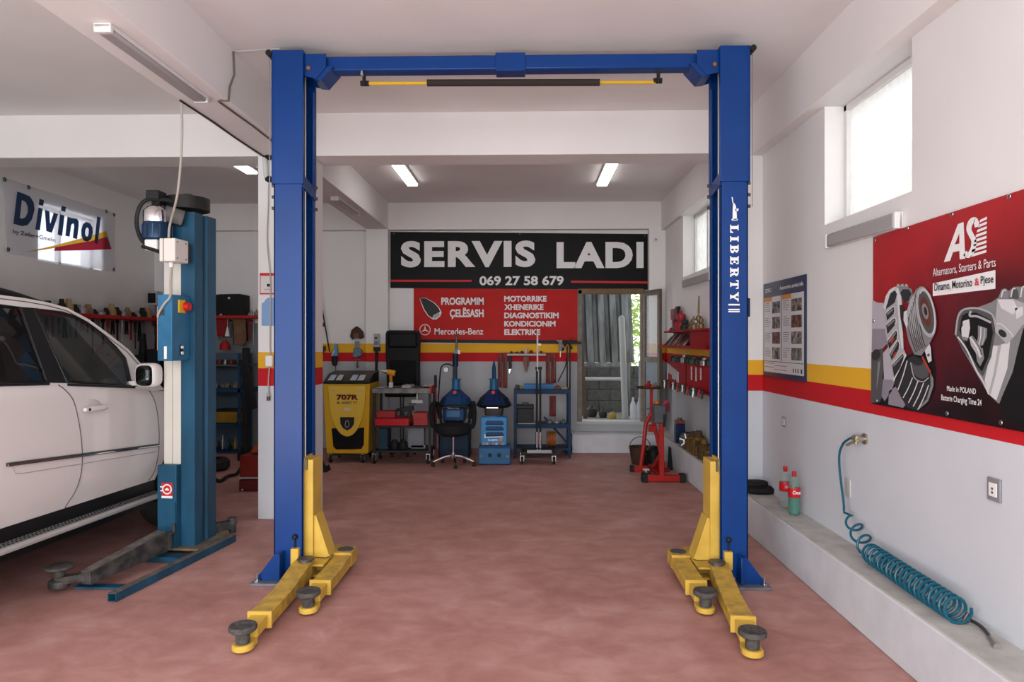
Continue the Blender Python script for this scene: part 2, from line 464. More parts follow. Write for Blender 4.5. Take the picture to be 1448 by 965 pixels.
# ------------------------------------------------------------------ outside the yard door and windows
def yard():
    struct(MB().span((-.6, 10.85, -.2), (4.2, 14.0, .40)).build('ground.001', mat('yard_dirt', (.20, .185, .17), .95, var=.4, scale=6), smooth=0))
    blk = MB()
    for r in range(4):
        for c in range(6):
            x = .45 + c * .41 + (.2 if r % 2 else 0)
            blk.span((x, 12.22, .40 + r * .205), (x + .395, 12.4, .40 + r * .205 + .19))
    blk.span((.45, 12.235, .40), (3.1, 12.39, 1.22))
    struct(blk.build('wall_yard', mat('cinder_block', (.10, .10, .097), .9, var=.3, scale=14), bevel=.008))
    gal = mat('galvanised_sheet', (.20, .215, .215), .5, .5, col2=(.07, .075, .075), scale=3, stretch=(3, 3, .4))
    # corrugated sheet leaning behind the door
    sh = MB(); vs = []; fs = []; n = 0; x = .78; prof = []
    while x < 1.62:
        for dx, dy in ((0, 0), (.105, 0), (.125, .11), (.185, .11)): prof.append((x + dx, dy))
        x += .205
    for px, dy in prof:
        vs.append((px + .03, 11.62 + dy, 1.30)); vs.append((px - .02, 11.9 + dy, 3.2))
    m = len(prof)
    for i in range(m - 1): fs.append((2 * i, 2 * i + 2, 2 * i + 3, 2 * i + 1))
    sh.faces(vs, fs)
    # second skin so the sheet has thickness
    sh.faces([(a, b + .006, c) for a, b, c in vs], fs)
    tag(sh.build('corrugated_sheet', gal, smooth=20), 'grey corrugated metal sheet leaning upright beyond the yard doorway', 'metal sheet')
    fr = thing('pipe_rack', (1.3, 11.6, .40), 'low grey steel rack carrying the corrugated sheet outside the yard doorway', 'rack')
    MB().span((.86, 11.55, 1.24), (1.74, 11.68, 1.30)).build('rail', gal, fr); MB().cyl((.86, 11.5, 1.03), (1.55, 11.5, 1.03), .03).build('rail', mat('pale_pipe', (.45, .46, .47), .4, .3), fr)
    for xx in (.92, 1.70): MB().span((xx - .02, 11.56, .4), (xx + .02, 11.62, 1.24)).build('leg', gal, fr)
    tag(MB().cyl((1.58, 11.15, .40), (1.545, 11.35, 2.05), .052, seg=18).ball((1.545, 11.35, 2.05), .048).build('drain_pipe', mat('grey_pvc', (.30, .315, .315), .4)), 'grey plastic pipe standing upright just outside the yard doorway', 'pipe')
    tag(MB().prism([(.90, 11.2, .4), (.97, 11.2, .4), (.88, 11.25, 2.0), (.83, 11.25, 2.0)], (0, .03, 0)).build('timber_offcut', mat('weathered_wood', (.13, .10, .08), .8, var=.4, scale=9)), 'weathered dark board leaning outside against the doorway edge', 'board')
    for k, (x, y, s, c) in enumerate(((1.06, 11.45, .09, (.03, .03, .03)), (1.24, 11.35, .07, (.035, .03, .028)), (1.36, 11.05, .06, (.30, .22, .04)))):
        b = MB().lathe([(0, 0), (s * .8, 0), (s, s * .5), (s * .95, s * 1.5), (s * .5, s * 1.9), (s * .45, s * 2.1), (0, s * 2.1)], (x, y, .40))
        tag(b.build('jug', mat('jug%d' % k, c, .5)), ('black squat jug on the yard ground beside the board', 'dark jug on the yard ground under the rack', 'mustard yellow jug on the yard ground by the upright pipe')[k], 'jug')
    for k, x in enumerate((1.69, 1.79)):
        b = MB().lathe([(0, 0), (.045, 0), (.05, .03), (.045, .09), (.05, .16), (.045, .24), (.018, .31), (.018, .36), (0, .36)], (x, 11.06, .40))
        tag(b.build('water_bottle', glass('cloudy_bottle', (.7, .72, .74), .55, .2)), ('cloudy plastic bottle beside the upright pipe outside', 'cloudy plastic bottle by the door leaf outside')[k], 'bottle')
    tag(MB().span((1.76, 10.89, .40), (1.90, 10.92, 1.36)).build('pale_board', mat('pale_blue_board', (.36, .43, .52), .6, var=.1), bevel=.004), 'pale blue board standing beside the open door leaf', 'board')
    # a tree beyond: only its leaves and stem show through the gap
    rnd = random.Random(5); t = thing('garden_tree', (2.35, 13.3, .4), 'leafy green tree in the sun beyond the yard doorway', 'tree')
    MB().cyl((2.35, 13.3, .4), (2.35, 13.3, 2.2), .06, .04).build('trunk', mat('bark', (.12, .08, .05), .9, var=.3, scale=20), t)
    lf = MB()
    for k in range(1500):
        c = V((2.35 + rnd.gauss(0, .42), 13.3 + rnd.gauss(0, .4), 2.2 + rnd.gauss(0, .5))); d = V((rnd.uniform(-1, 1), rnd.uniform(-1, 1), rnd.uniform(-1, 1))).normalized() * .06
        e = d.orthogonal().normalized() * .03
        lf.faces([c - d, c + e, c + d, c - e], [(0, 1, 2, 3)])
    lf.build('foliage', translucent('leaf', (.30, .42, .07), .4), t, smooth=0, norm=False)


yard()
# unseen roof slab, added over the yard behind the door to darken it
struct(MB().span((-.6, 10.86, 3.35), (2.05, 12.6, 3.40)).build('ceiling_shade', mat('shade_grey', (.25, .26, .26), .7), smooth=0))

# sunlit neighbour wall seen through the side windows
struct(MB().span((4.2, 1.5, -.2), (4.4, 13, 3.9)).build('wall_neighbour', mat('sunlit_stucco', (.66, .63, .58), .9, col2=(.47, .42, .36), scale=5, bump=.2), smooth=0))


# door leaf swung into the room
def yard_door():
    d = bpy.data.objects.new('door_1', None); COL.objects.link(d); d.location = (DX0, Y_BACK, DZ0); d['kind'] = 'structure'
    wood = mat('door_wood', (.22, .135, .07), .6, var=.3, scale=10, stretch=(1, 1, .2)); pale = mat('pale_jamb', (.42, .41, .40), .6, var=.2)
    f = MB(); f.span((DX0 - .03, Y_BACK - .03, DZ1 - .06), (DX1, Y_BACK + .1, DZ1 + .02)); f.build('door_head', wood, d, bevel=.004)
    f = MB(); f.span((DX0 - .04, Y_BACK - .03, DZ0), (DX0 + .03, Y_BACK + .1, DZ1)); f.span((DX1 - .04, Y_BACK - .02, DZ0), (DX1 + .02, Y_BACK + .1, DZ1)); f.build('door_jamb', mat('old_jamb', (.26, .22, .18), .7, var=.3, scale=8), d, bevel=.004)
    MB().span((DX0 - .05, Y_BACK - .05, DZ0 - .03), (DX1 + .03, Y_BACK + .26, DZ0 + .005)).build('threshold', mat('threshold', (.50, .50, .49), .6), d)
    # leaf
    a = V((1.785, 10.57, 0)); b = V((1.955, 10.13, 0)); dr = (b - a).normalized(); L = (b - a).length; nz = V((0, 0, 1)); th = dr.cross(nz) * .022
    dk = mat('leaf_wood', (.14, .105, .075), .5, var=.25, scale=8)
    def bar(s0, s1, z0, z1, k=1.0):
        m = MB(); p = [a + dr * s0 + nz * z0, a + dr * s1 + nz * z0, a + dr * s1 + nz * z1, a + dr * s0 + nz * z1]
        m.prism([q - th * k for q in p], th * 2 * k); return m
    lf = bar(0, .06, .44, 2.44); lf2 = bar(L - .06, L, .44, 2.44)
    leaf = lf.build('door_leaf', dk, d, bevel=.003); lf2.build('stile', dk, leaf)
    for z0, z1 in ((2.36, 2.44), (.44, .52), (1.35, 1.43)): bar(.06, L - .06, z0, z1, .9).build('rail', dk, leaf)
    bar(.06, L - .06, 1.43, 2.36, .15).build('pane', glass('door_glass', (.9, .95, .95), .22), leaf, smooth=0)
    bar(.06, L - .06, .52, 1.35, .4).build('lower_panel', mat('blue_grey_panel', (.20, .24, .28), .5, var=.15), leaf)
    h = MB(); q = b - dr * .03 + nz * 1.38 - th; h.cyl(q, q - th.normalized() * .05, .012, seg=10); h.cyl(q - th.normalized() * .05, q - th.normalized() * .05 - dr * .1, .01, seg=10); h.build('handle', steel, leaf)


yard_door()


# ------------------------------------------------------------------ the two-post lift
LIFT = thing('two_post_lift', (-.115, 4.85, 0), 'tall two-post car lift, blue posts joined by an overhead beam, yellow arms on the floor', 'car lift')
slot_black = mat('slot_black', (.006, .006, .007), .7)
cable_grey = mat('cable_grey', (.35, .35, .36), .35, .7)
plate_grey = mat('plate_grey', (.17, .18, .21), .55, .3, var=.3, scale=15)
lblue = mat('light_blue_wear', (.09, .17, .42), .4)


def lift_post(sx, ox, ix):
    """sx = +1 for the post by the side wall; ox outer x, ix inner x of the front flange."""
    y0, y1 = 4.74, 5.02
    dirn = 1 if ix > ox else -1           # from outer towards inner
    t = .012
    m = MB()
    m.span((ox, y0, .02), (ox + dirn * t, y1, 2.80)); m.span((ox, y0, .02), (ix, y0 + t, 2.80)); m.span((ox, y1 - t, .02), (ix, y1, 2.80))
    # lips that hold the carriage
    m.span((ix - dirn * t, y0, .02), (ix, y0 + .022, 2.80)); m.span((ix - dirn * t, y1 - .05, .02), (ix, y1, 2.80))
    post = m.build('post', blue_paint, LIFT, bevel=.003)
    e = .012
    s = MB()
    s.span((ox - dirn * e, y0 - e, 2.77), (ox + dirn * t, y1 + e, 3.70)); s.span((ox - dirn * e, y0 - e, 2.77), (ix + dirn * .004, y0 + t, 3.70)); s.span((ox - dirn * e, y1 - t, 2.77), (ix + dirn * .004, y1 + e, 3.70))
    s.span((ox - dirn * e, y0 - e, 3.69), (ix + dirn * .004, y1 + e, 3.705))
    s.span((ix - dirn * t, y1 - .05, 2.77), (ix, y1, 3.5))
    s.build('upper_sleeve', blue_paint, post, bevel=.003)
    MB().span((ox + dirn * .02, y0 + .055, .05), (ix - dirn * .045, y0 + .15, 3.5)).build('inner_channel', slot_black, post)
    MB().cyl((ix - dirn * .012, y0 + .085, .8), (ix - dirn * .012, y0 + .085, 3.55), .007, seg=8).build('lift_cable', cable_grey, post)
    MB().cyl((ix - dirn * .05, y0 + .17, .8), (ix - dirn * .05, y0 + .17, 3.55), .012, seg=8).build('chain', dark_steel, post)
    # cross strap over the slot
    b = MB().beam((ix - dirn * .002, y0 + .005, 2.79), (ix - dirn * .002, y1, 2.745), .012, .085); b.build('slot_strap', lblue if 0 else blue_paint, post)
    for z in (2.72, 2.80, 2.64):
        bl = MB().cyl((ix - .02 * dirn, y1 - .02, z), (ix + .02 * dirn, y1 - .02, z), .013, seg=8)
        bl.build('bolt', dark_steel, post)
        MB().cyl((ox - dirn * .03, y0 + .05, z - .03), (ox, y0 + .05, z - .03), .012, seg=8).build('bolt', dark_steel, post)

    # pulley knob at the very top outer corner
    MB().cyl((ox - dirn * .03, y0 - .02, 3.685), (ox - dirn * .03, y0 + .06, 3.685), .022, seg=12).build('pulley', black_plastic, post)
    MB().cyl((ox - dirn * .035, y0 + .02, 3.68), (ox - dirn * .035, y0 + .02, 2.6), .003, seg=6).build('release_wire', cable_grey, post)
    # base plate, gusset, anchor bolts
    bx0, bx1 = ox - dirn * .115, ix + dirn * .0
    bp = MB().span((bx0, 4.60, 0), (bx1, 5.10, .018)).build('base_plate', plate_grey, post, bevel=.003)
    g = MB(); gy = 4.665
    g.prism([(ox - dirn * .10, gy, .018), (ox + dirn * .075, gy, .018), (ox + dirn * .075, gy, .20), (ox + dirn * .035, gy, .20)], (0, .012, 0))
    g.span((ox + dirn * .065, gy - .03, .018), (ox + dirn * .08, y0, .205))
    g.build('gusset', blue_paint, post, bevel=.002)
    g = MB(); g.prism([(ox - dirn * .10, 5.0, .018), (ox, 5.0, .018), (ox, 5.0, .20), (ox - dirn * .02, 5.0, .20)], (0, .012, 0)); g.build('gusset', blue_paint, post)
    for xx, yy in ((ox - dirn * .075, 4.635), (ox - dirn * .075, 5.06), (ox + dirn * .13, 4.63)):
        a = MB().cyl((xx, yy, .018), (xx, yy, .03), .02, seg=6).cyl((xx, yy, .03), (xx, yy, .075), .009, seg=8); a.build('anchor_bolt', steel, post)
    # bracket to the overhead beam
    k = MB(); zb, zt = 3.515, 3.69
    pl = lambda y: [(ix - dirn * .0, y, zt), (ix + dirn * .155, y, zt), (ix + dirn * .155, y, zb + .085), (ix + dirn * .085, y, zb), (ix - dirn * .0, y, zb + .02)]
    k.prism(pl(y0 + .02), (0, .01, 0)); k.prism(pl(y1 - .06), (0, .01, 0))
    k.prism([(ix + dirn * .06, y0 + .03, zb), (ix + dirn * .16, y0 + .03, zb + .09), (ix + dirn * .205, y0 + .03, zb + .09), (ix + dirn * .12, y0 + .03, zb - .005)], (0, .2, 0))
    k.build('beam_bracket', blue_paint, post, bevel=.002)
    MB().cyl((ix + dirn * .035, y0 + .005, 3.585), (ix + dirn * .035, y0 + .025, 3.585), .014, seg=8).build('bracket_bolt', mat('rusty_bolt', (.25, .10, .04), .7), post)
    return post, dirn


OXL = at_y(387, 300, 4.74).x; IXL = at_y(428.5, 300, 4.74).x
OXR = at_y(1058, 300, 4.74).x; IXR = at_y(1018.5, 300, 4.74).x
POST_L, DL = lift_post(-1, OXL, IXL)
POST_R, DR = lift_post(1, OXR, IXR)
# overhead beam, joint sleeve and the trip bar under it
bz, by = 3.585, 4.86
MB().span((IXL + .02, by - .055, bz), (IXR - .02, by + .055, bz + .105)).build('overhead_beam', blue_paint, LIFT, bevel=.012)
jx = at_y(722, 80, by).x
MB().span((jx - .105, by - .065, bz - .012), (jx + .105, by + .065, bz + .115)).build('beam_joint', blue_paint, LIFT, bevel=.004)
tz = 3.515
TB = MB().cyl((at_y(519, 108, by).x, by, tz), (at_y(927, 108, by).x, by, tz - .01), .013, seg=10).build('trip_bar', mat('bar_yellow', (.60, .36, .03), .5), LIFT)
MB().cyl((at_y(604, 108, by).x, by, tz), (at_y(848, 110, by).x, by, tz - .008), .024, seg=14).build('foam_sleeve', mat('foam_black', (.03, .024, .022), .9), TB)
for px in (516, 930):
    x = at_y(px, 100, by).x
    b = MB(); b.span((x - .012, by - .03, tz - .02), (x + .012, by - .02, bz + .07)); b.span((x - .02, by - .03, bz + .02), (x + .02, by, bz + .05)); b.cyl((x - .03, by, tz), (x + .03, by, tz), .02, seg=10); b.cyl((x, by - .035, tz - .03), (x, by - .035, tz + .03), .008, seg=8)
    b.build('trip_bracket', black_plastic, TB)
hp = MB().prism([(at_y(512, 90, by).x - .0, by - .05, 3.56), (at_y(514, 90, by).x, by - .05, 3.62), (at_y(516, 90, by).x, by - .05, 3.55)], (0, .01, 0)); hp.build('tab', cable_grey, TB)

# carriage: yellow mast in the slot, foot box with a pivot for two arms
grime = mat('worn_yellow', (.60, .37, .055), .45, col2=(.36, .24, .06), scale=14)


def carriage(ix, dirn):
    m = MB(); y0 = 4.79
    m.span((ix - dirn * .02, y0, .06), (ix + dirn * .055, y0 + .20, .83))
    c = m.build('carriage', yellow_paint, LIFT, bevel=.004)
    m = MB(); m.span((ix - dirn * .025, y0 - .008, .62), (ix - dirn * .005, y0 + .21, .845)); m.build('mast_cheek', yellow_paint, c)
    MB().cyl((ix + dirn * .01, y0 - .012, .76), (ix + dirn * .01, y0 + .0, .84), .008, seg=6).build('latch_rod', dark_steel, c)
    # web plates down to the foot
    m = MB()
    for y in (y0 + .02, y0 + .17):
        m.prism([(ix + dirn * .02, y, .10), (ix + dirn * .15, y, .10), (ix + dirn * .15, y, .14), (ix + dirn * .055, y, .43), (ix + dirn * .02, y, .43)], (0, .012, 0))
    m.prism([(ix + dirn * .055, y0 + .02, .43), (ix + dirn * .15, y0 + .02, .14), (ix + dirn * .165, y0 + .02, .14), (ix + dirn * .07, y0 + .02, .43)], (0, .16, 0))
    m.build('web_plate', yellow_paint, c, bevel=.002)
    # foot: two shelves that fork the arms
    m = MB(); m.span((ix - dirn * .02, y0 - .14, .12), (ix + dirn * .17, y0 + .34, .135)); m.span((ix - dirn * .02, y0 - .10, .035), (ix + dirn * .17, y0 + .34, .05)); m.span((ix - dirn * .02, y0 + .0, .035), (ix + dirn * .16, y0 + .2, .135))
    m.build('foot', grime, c, bevel=.003)
    # lock block on the outer side with a small knob
    m = MB(); m.span((ix - dirn * .075, y0 - .09, .10), (ix - dirn * .02, y0 - .03, .225)); m.build('arm_lock', yellow_paint, c, bevel=.003)
    m = MB().cyl((ix - dirn * .055, y0 - .06, .225), (ix - dirn * .055, y0 - .06, .29), .006, seg=8).ball((ix - dirn * .055, y0 - .06, .30), .02, 10); m.build('lock_knob', black_plastic, c)
    return c


def arm(c, p0, p1, name='swing_arm', hi=.20):
    """Box arm from its pivot p0 (x,y) to the pad p1: raised root, drop, long tube, inner tube, round pad."""
    p0 = V((*p0, 0)); p1 = V((*p1, 0)); d = (p1 - p0).normalized(); L = (p1 - p0).length; r = d.cross(V((0, 0, 1))); z = V((0, 0, 1))
    wdt = .062
    def sec(s, zb, zt, w=wdt): return [p0 + d * s + r * k * w + z * q for k, q in ((-1, zb), (1, zb), (1, zt), (-1, zt))]
    st = [(-.05, .045, hi - .045), (.07, .045, hi - .045), (min(.40, L * .42), .035, .112), (L - .24, .035, .115)]
    m = MB(); vs = []
    for s, a, b in st: vs += sec(s, a, b)
    fs = [(3, 2, 1, 0)]
    for i in range(len(st) - 1):
        for k in range(4): fs.append((4 * i + k, 4 * i + (k + 1) % 4, 4 * i + 4 + (k + 1) % 4, 4 * i + 4 + k))
    e = 4 * (len(st) - 1); fs.append((e, e + 1, e + 2, e + 3))
    m.faces(vs, fs)
    a = m.build(name, grime, c, bevel=.004)
    mm = MB(); s = L - .255; k = .008
    mm.prism([p0 + d * s + r * i * (wdt + k) + z * q for i, q in ((-1, .03), (1, .03), (1, .123), (-1, .123))], d * .022)
    s0 = sec(L - .25, .045, .105, .047); mm.prism(s0, d * .16); mm.build('inner_tube', grime, a, bevel=.002) if False else mm.bm.free()
    return a, (p0, p1, d, r, z, L)


def full_arm(ix, dirn, c, p0, p1, hi):
    a, (q0, q1, d, r, z, L) = arm(c, p0, p1, hi=hi)
    inv = LIFT
    # collar + inner tube + ring + pad are pieces of the carriage's arm: parts of the lift
    m = MB(); s = L - .25
    m.prism([q0 + d * s + r * i * .07 + z * q for i, q in ((-1, .028), (1, .028), (1, .124), (-1, .124))], d * .02)
    m.prism([q0 + d * (s + .02) + r * i * .048 + z * q for i, q in ((-1, .042), (1, .042), (1, .106), (-1, .106))], d * .15)
    t = m.build('inner_tube', yellow_paint, LIFT, bevel=.003)
    m = MB().lathe([(0, 0), (.052, 0), (.057, .006), (.057, .028), (.05, .034), (0, .034)], q1 + z * .014)
    m.prism([q1 - d * .08 + r * .05 + z * .015, q1 - d * .08 - r * .05 + z * .015, q1 + r * -.055 + z * .015, q1 + r * .055 + z * .015], z * .03)
    m.build('pad_cup', yellow_paint, t, bevel=.002)
    m = MB().lathe([(0, .05), (.036, .05), (.038, .06), (.036, .085), (.04, .115), (0, .115)], q1)
    m.lathe([(0, .112), (.062, .112), (.073, .12), (.074, .137), (.070, .145), (.055, .147), (.045, .143), (0, .143)], q1, seg=30)
    m.build('rubber_pad', rubber_pad, t)


rubber_pad = mat('pad_rubber', (.085, .078, .072), .75, var=.5, scale=40)
CL = carriage(IXL, DL); CR = carriage(IXR, DR)


def fl(px, py, z=0.0):
    p = at_z(px, py, z); return (p.x, p.y)


full_arm(IXL, DL, CL, (IXL + .03, 4.66), fl(343.5, 884, .145), .20)
full_arm(IXL, DL, CL, (IXL + .235, 4.98), fl(436, 835, .145), .17)
full_arm(IXR, DR, CR, (IXR - .03, 4.66), fl(1064, 891, .145), .20)
full_arm(IXR, DR, CR, (IXR - .235, 4.98), fl(997.5, 835, .145), .17)
for ix, dn, c in ((IXL, DL, CL), (IXR, DR, CR)):
    for dx, dy, zz in ((.045, -.13, .165), (.235, .19, .135)):
        MB().cyl((ix + dn * dx, 4.79 + dy, zz - .05), (ix + dn * dx, 4.79 + dy, zz), .05, .045, seg=18).cyl((ix + dn * dx, 4.79 + dy, zz), (ix + dn * dx, 4.79 + dy, zz + .012), .058, seg=18).build('pivot_pin', dark_steel, c, bevel=.003)
    MB().beam((ix + dn * .14, 4.98, .09), (ix + dn * .30, 4.98, .09), .17, .10).build('rear_yoke', grime, c, bevel=.003)

# white serif lettering down the front of the post by the wall, under a small statue emblem


def serif_word(word, m, parent, o, xd, ud, w, h, gap=.28):
    xd = V(xd); ud = V(ud); S_ = .24; T_ = .13                                # stem and serif thickness in letter heights
    G = {
        'L': (.78, [[(0, 0), (.74, 0), (.78, .34), (.66, .34), (.60, T_), (.40, T_), (.40, .87), (.52, .87), (.52, 1), (0, 1), (0, .87), (.12, .87), (.12, T_), (0, T_)]], []),
        'I': (.52, [[(0, 0), (.52, 0), (.52, T_), (.40, T_), (.40, .87), (.52, .87), (.52, 1), (0, 1), (0, .87), (.12, .87), (.12, T_), (0, T_)]], []),
        'E': (.78, [[(0, 0), (.74, 0), (.78, .32), (.66, .32), (.60, T_), (.40, T_), (.40, .44), (.52, .44), (.52, .34), (.62, .34), (.62, .68), (.52, .68), (.52, .57), (.40, .57), (.40, .87), (.60, .87), (.64, .70), (.75, .70), (.73, 1), (0, 1), (0, .87), (.12, .87), (.12, T_), (0, T_)]], []),
        'T': (.84, [[(.20, 0), (.64, 0), (.64, T_), (.54, T_), (.54, .87), (.68, .87), (.74, .68), (.84, .68), (.82, 1), (.02, 1), (0, .68), (.10, .68), (.16, .87), (.30, .87), (.30, T_), (.20, T_)]], []),
        'Y': (.90, [[(.24, 0), (.66, 0), (.66, T_), (.57, T_), (.57, .42), (.80, .87), (.90, .87), (.90, 1), (.54, 1), (.54, .87), (.63, .87), (.48, .56), (.33, .87), (.42, .87), (.42, 1), (0, 1), (0, .87), (.09, .87), (.33, .42), (.33, T_), (.24, T_)]], []),
    }
    bowl = lambda cx, cy, rx, ry, a0, a1, n=8: [(cx + rx * cos(a0 + (a1 - a0) * k / n), cy + ry * sin(a0 + (a1 - a0) * k / n)) for k in range(n + 1)]
    G['B'] = (.80, [[(0, 0)] + bowl(.46, .27, .34, .27, -pi / 2, pi / 2 - .35) + bowl(.44, .76, .31, .24, -pi / 2 + .5, pi / 2) + [(0, 1), (0, .87), (.12, .87), (.12, T_), (0, T_)]],
              [[(.38, T_)] + bowl(.46, .29, .10, .155, -pi / 2, pi / 2) + [(.38, .445)], [(.38, .57)] + bowl(.44, .72, .09, .15, -pi / 2, pi / 2) + [(.38, .87)]])
    G['R'] = (.88, [[(0, 0), (.50, 0), (.50, T_), (.40, T_), (.40, .42), (.50, .38), (.62, 0), (.88, 0), (.88, T_), (.80, T_), (.68, .46)] + bowl(.46, .73, .34, .27, -pi / 2 + .7, pi / 2) + [(0, 1), (0, .87), (.12, .87), (.12, T_), (0, T_)]],
              [[(.38, .56)] + bowl(.46, .715, .10, .155, -pi / 2, pi / 2) + [(.38, .87)]])
    tot = sum(G[c][0] for c in word) + gap * (len(word) - 1)
    k = w / tot; x = 0; b = MB()
    for c in word:
        wd_, outs, holes = G[c]
        P = lambda q: V(o) + xd * (x + q[0]) * k + ud * q[1] * h
        hs = [[P(q) for q in hh] for hh in holes]
        for ou in outs: b.flat([P(q) for q in ou], hs)
        x += wd_ + gap
    return b.build('lettering', m, parent, smooth=0, norm=False)


yf = 4.74 - .004
PX = lambda px, py: at_y(px, py, yf)
a = PX(1032.5, 318.5); e_ = PX(1044.5, 424)
serif_word('LIBERTY', white_ink, POST_R, (PX(1032.5, 318).x, yf, PX(1032, 318).z), (0, 0, -1), (1, 0, 0), PX(0, 318).z - PX(0, 424).z, PX(1044.5, 0).x - PX(1032.5, 0).x)
em = MB()
for poly in ([(1036, 311), (1042, 311), (1041.5, 296), (1040, 290), (1037.5, 286.5), (1036.5, 290), (1036, 300)], [(1034.5, 279), (1036, 279), (1037, 287), (1036, 288)], [(1039, 296), (1044.5, 295), (1044, 298), (1041, 300)], [(1034.6, 309.5), (1043, 309.5), (1043, 312), (1034.6, 312)]):
    em.flat([PX(*q) for q in poly])
em.build('statue_emblem', white_ink, POST_R, smooth=0, norm=False)
em = MB()
for x0, y0_, x1, y1_ in ((1030, 430, 1046, 432.2), (1030, 437, 1046, 439), (1030, 440, 1046, 441.8)):
    em.flat([PX(x0, y0_), PX(x1, y0_), PX(x1, y1_), PX(x0, y1_)])
em.build('rating_mark', white_ink, POST_R, smooth=0, norm=False)
lettering('LIFTS', white_ink, POST_R, PX(1031, 436), (1, 0, 0), (0, 0, 1), PX(1045, 0).x - PX(1031, 0).x, PX(0, 432.8).z - PX(0, 436).z, bold=.03) if False else None
# dark limit-switch box on the outer side of that post
m = MB().span((OXR, 4.80, 1.84), (OXR + .035, 4.92, 1.97)); m.cyl((OXR + .02, 4.86, 1.97), (OXR + .03, 4.86, 2.03), .008); m.build('limit_switch', mat('dark_navy', (.01, .02, .06), .5), POST_R, bevel=.006)

# ------------------------------------------------------------------ the older single post lift with its feet
OL = thing('lift_post', (-2.605, 5.27, 0), 'old dull blue lift post with belt guard on top, standing beside the white car', 'car lift', rz=-radians(5))
grime_black = mat('grimy_steel', (.028, .028, .030), .55, .3, col2=(.10, .092, .085), scale=12)
worn_top = mat('worn_top', (.16, .14, .125), .7, var=.5, scale=14)


def lb(mb, name, m, par=OL, **k): return mb.build(name, m, par, world=False, **k)


prof = [(-.115, 0), (0, 0), (0, .115), (-.028, .125), (-.028, .175), (0, .185), (0, .31), (-.262, .31), (-.262, .03), (-.115, .03)]
COLN = lb(MB().prism([(x, y, .06) for x, y in prof], (0, 0, 2.62)), 'column', old_blue, bevel=.004)
m = MB()
for px0, px1 in ((-.258, -.19), (-.186, -.118)): m.span((px0, .004, .66), (px1, .03, 2.42))
lb(m, 'slot_cover', beige, COLN, bevel=.002)
lb(MB().span((-.272, -.06, .06), (-.115, .02, .705)), 'carriage', old_blue, bevel=.005)
lb(MB().span((-.35, -.07, .050), (.07, .40, .066)), 'base_plate', mat('worn_plate', (.19, .155, .11), .7, var=.4, scale=10))
lb(MB().prism([(-.20, -.07, .07), (-.115, -.07, .07), (-.118, -.07, .42), (-.13, -.07, .42)], (0, .012, 0)), 'gusset', old_blue)
m = MB().cyl((-.15, -.11, .07), (-.15, -.11, .19), .035, seg=14).cyl((-.15, -.11, .19), (-.15, -.11, .20), .045, seg=14).cyl((-.115, -.09, .19), (-.115, -.09, .26), .012)
lb(m, 'arm_pivot', grime_black, bevel=.002)
# sticker: red square, white gear ring and caption strip
st = MB(); y = -.0615; cx, cz = -.19, .515
k = lb(MB().flat([(cx - .045, y, cz - .065), (cx + .045, y, cz - .065), (cx + .045, y, cz + .055), (cx - .045, y, cz + .055)]), 'sticker', mat('sticker_red', (.55, .02, .025), .5), smooth=0)
m = MB()
ring = lambda r, yy: [(cx + r * cos(2 * pi * i / 28), yy, cz + .005 + r * sin(2 * pi * i / 28)) for i in range(28)]
m.flat(ring(.040, y - .001), [ring(.030, y - .001)]); m.flat([(cx + .018 * cos(pi * i / 8), y - .001, cz - .004 + .018 * sin(pi * i / 8)) for i in range(9)])
m.flat([(cx - .045, y - .001, cz - .065), (cx + .045, y - .001, cz - .065), (cx + .045, y - .001, cz - .047), (cx - .045, y - .001, cz - .047)])
for zz in (-.012, .018): m.flat([(cx - .056, y - .001, cz + zz), (cx - .036, y - .001, cz + zz), (cx - .036, y - .001, cz + zz + .01), (cx - .056, y - .001, cz + zz + .01)])
lb(m, 'ring_mark', white_ink, k, smooth=0, norm=False)
# floor frame
r0 = V((-2.662, 4.30, .028)); r1 = V((-2.462, 5.63, .028)); d = (r1 - r0).normalized(); off = V((-.42, .05, 0))
def hollow(p0, p1, w_, h_):
    m = MB(); t = .005
    r = (p1 - p0).normalized().cross(V((0, 0, 1))); u = V((0, 0, 1))
    for sgn in (-1, 1): m.beam(p0 + r * sgn * (w_ / 2 - t / 2), p1 + r * sgn * (w_ / 2 - t / 2), t, h_)
    for sgn in (-1, 1): m.beam(p0 + u * sgn * (h_ / 2 - t / 2), p1 + u * sgn * (h_ / 2 - t / 2), w_, t)
    return m
fr = hollow(r0, r1, .062, .054).build('floor_rail', old_blue, OL, bevel=.002)
MB().beam(r0 + V((0, 0, .0275)), r1 + V((0, 0, .0275)), .056, .002).build('walked_top', worn_top, fr, smooth=0)
hollow(r0 + off + d * .25, r1 + off, .06, .054).build('floor_rail', old_blue, OL, bevel=.002)
MB().beam(r0 + d * .25 + V((0, 0, -.018)), r0 + d * .20 + off + V((0, 0, -.018)), .07, .012).build('cross_bar', old_blue, OL)
MB().beam(r0 + d * .78 + V((0, 0, -.0)), r0 + d * .80 + off + V((0, 0, -.0)), .09, .04).build('cross_bar', old_blue, OL)
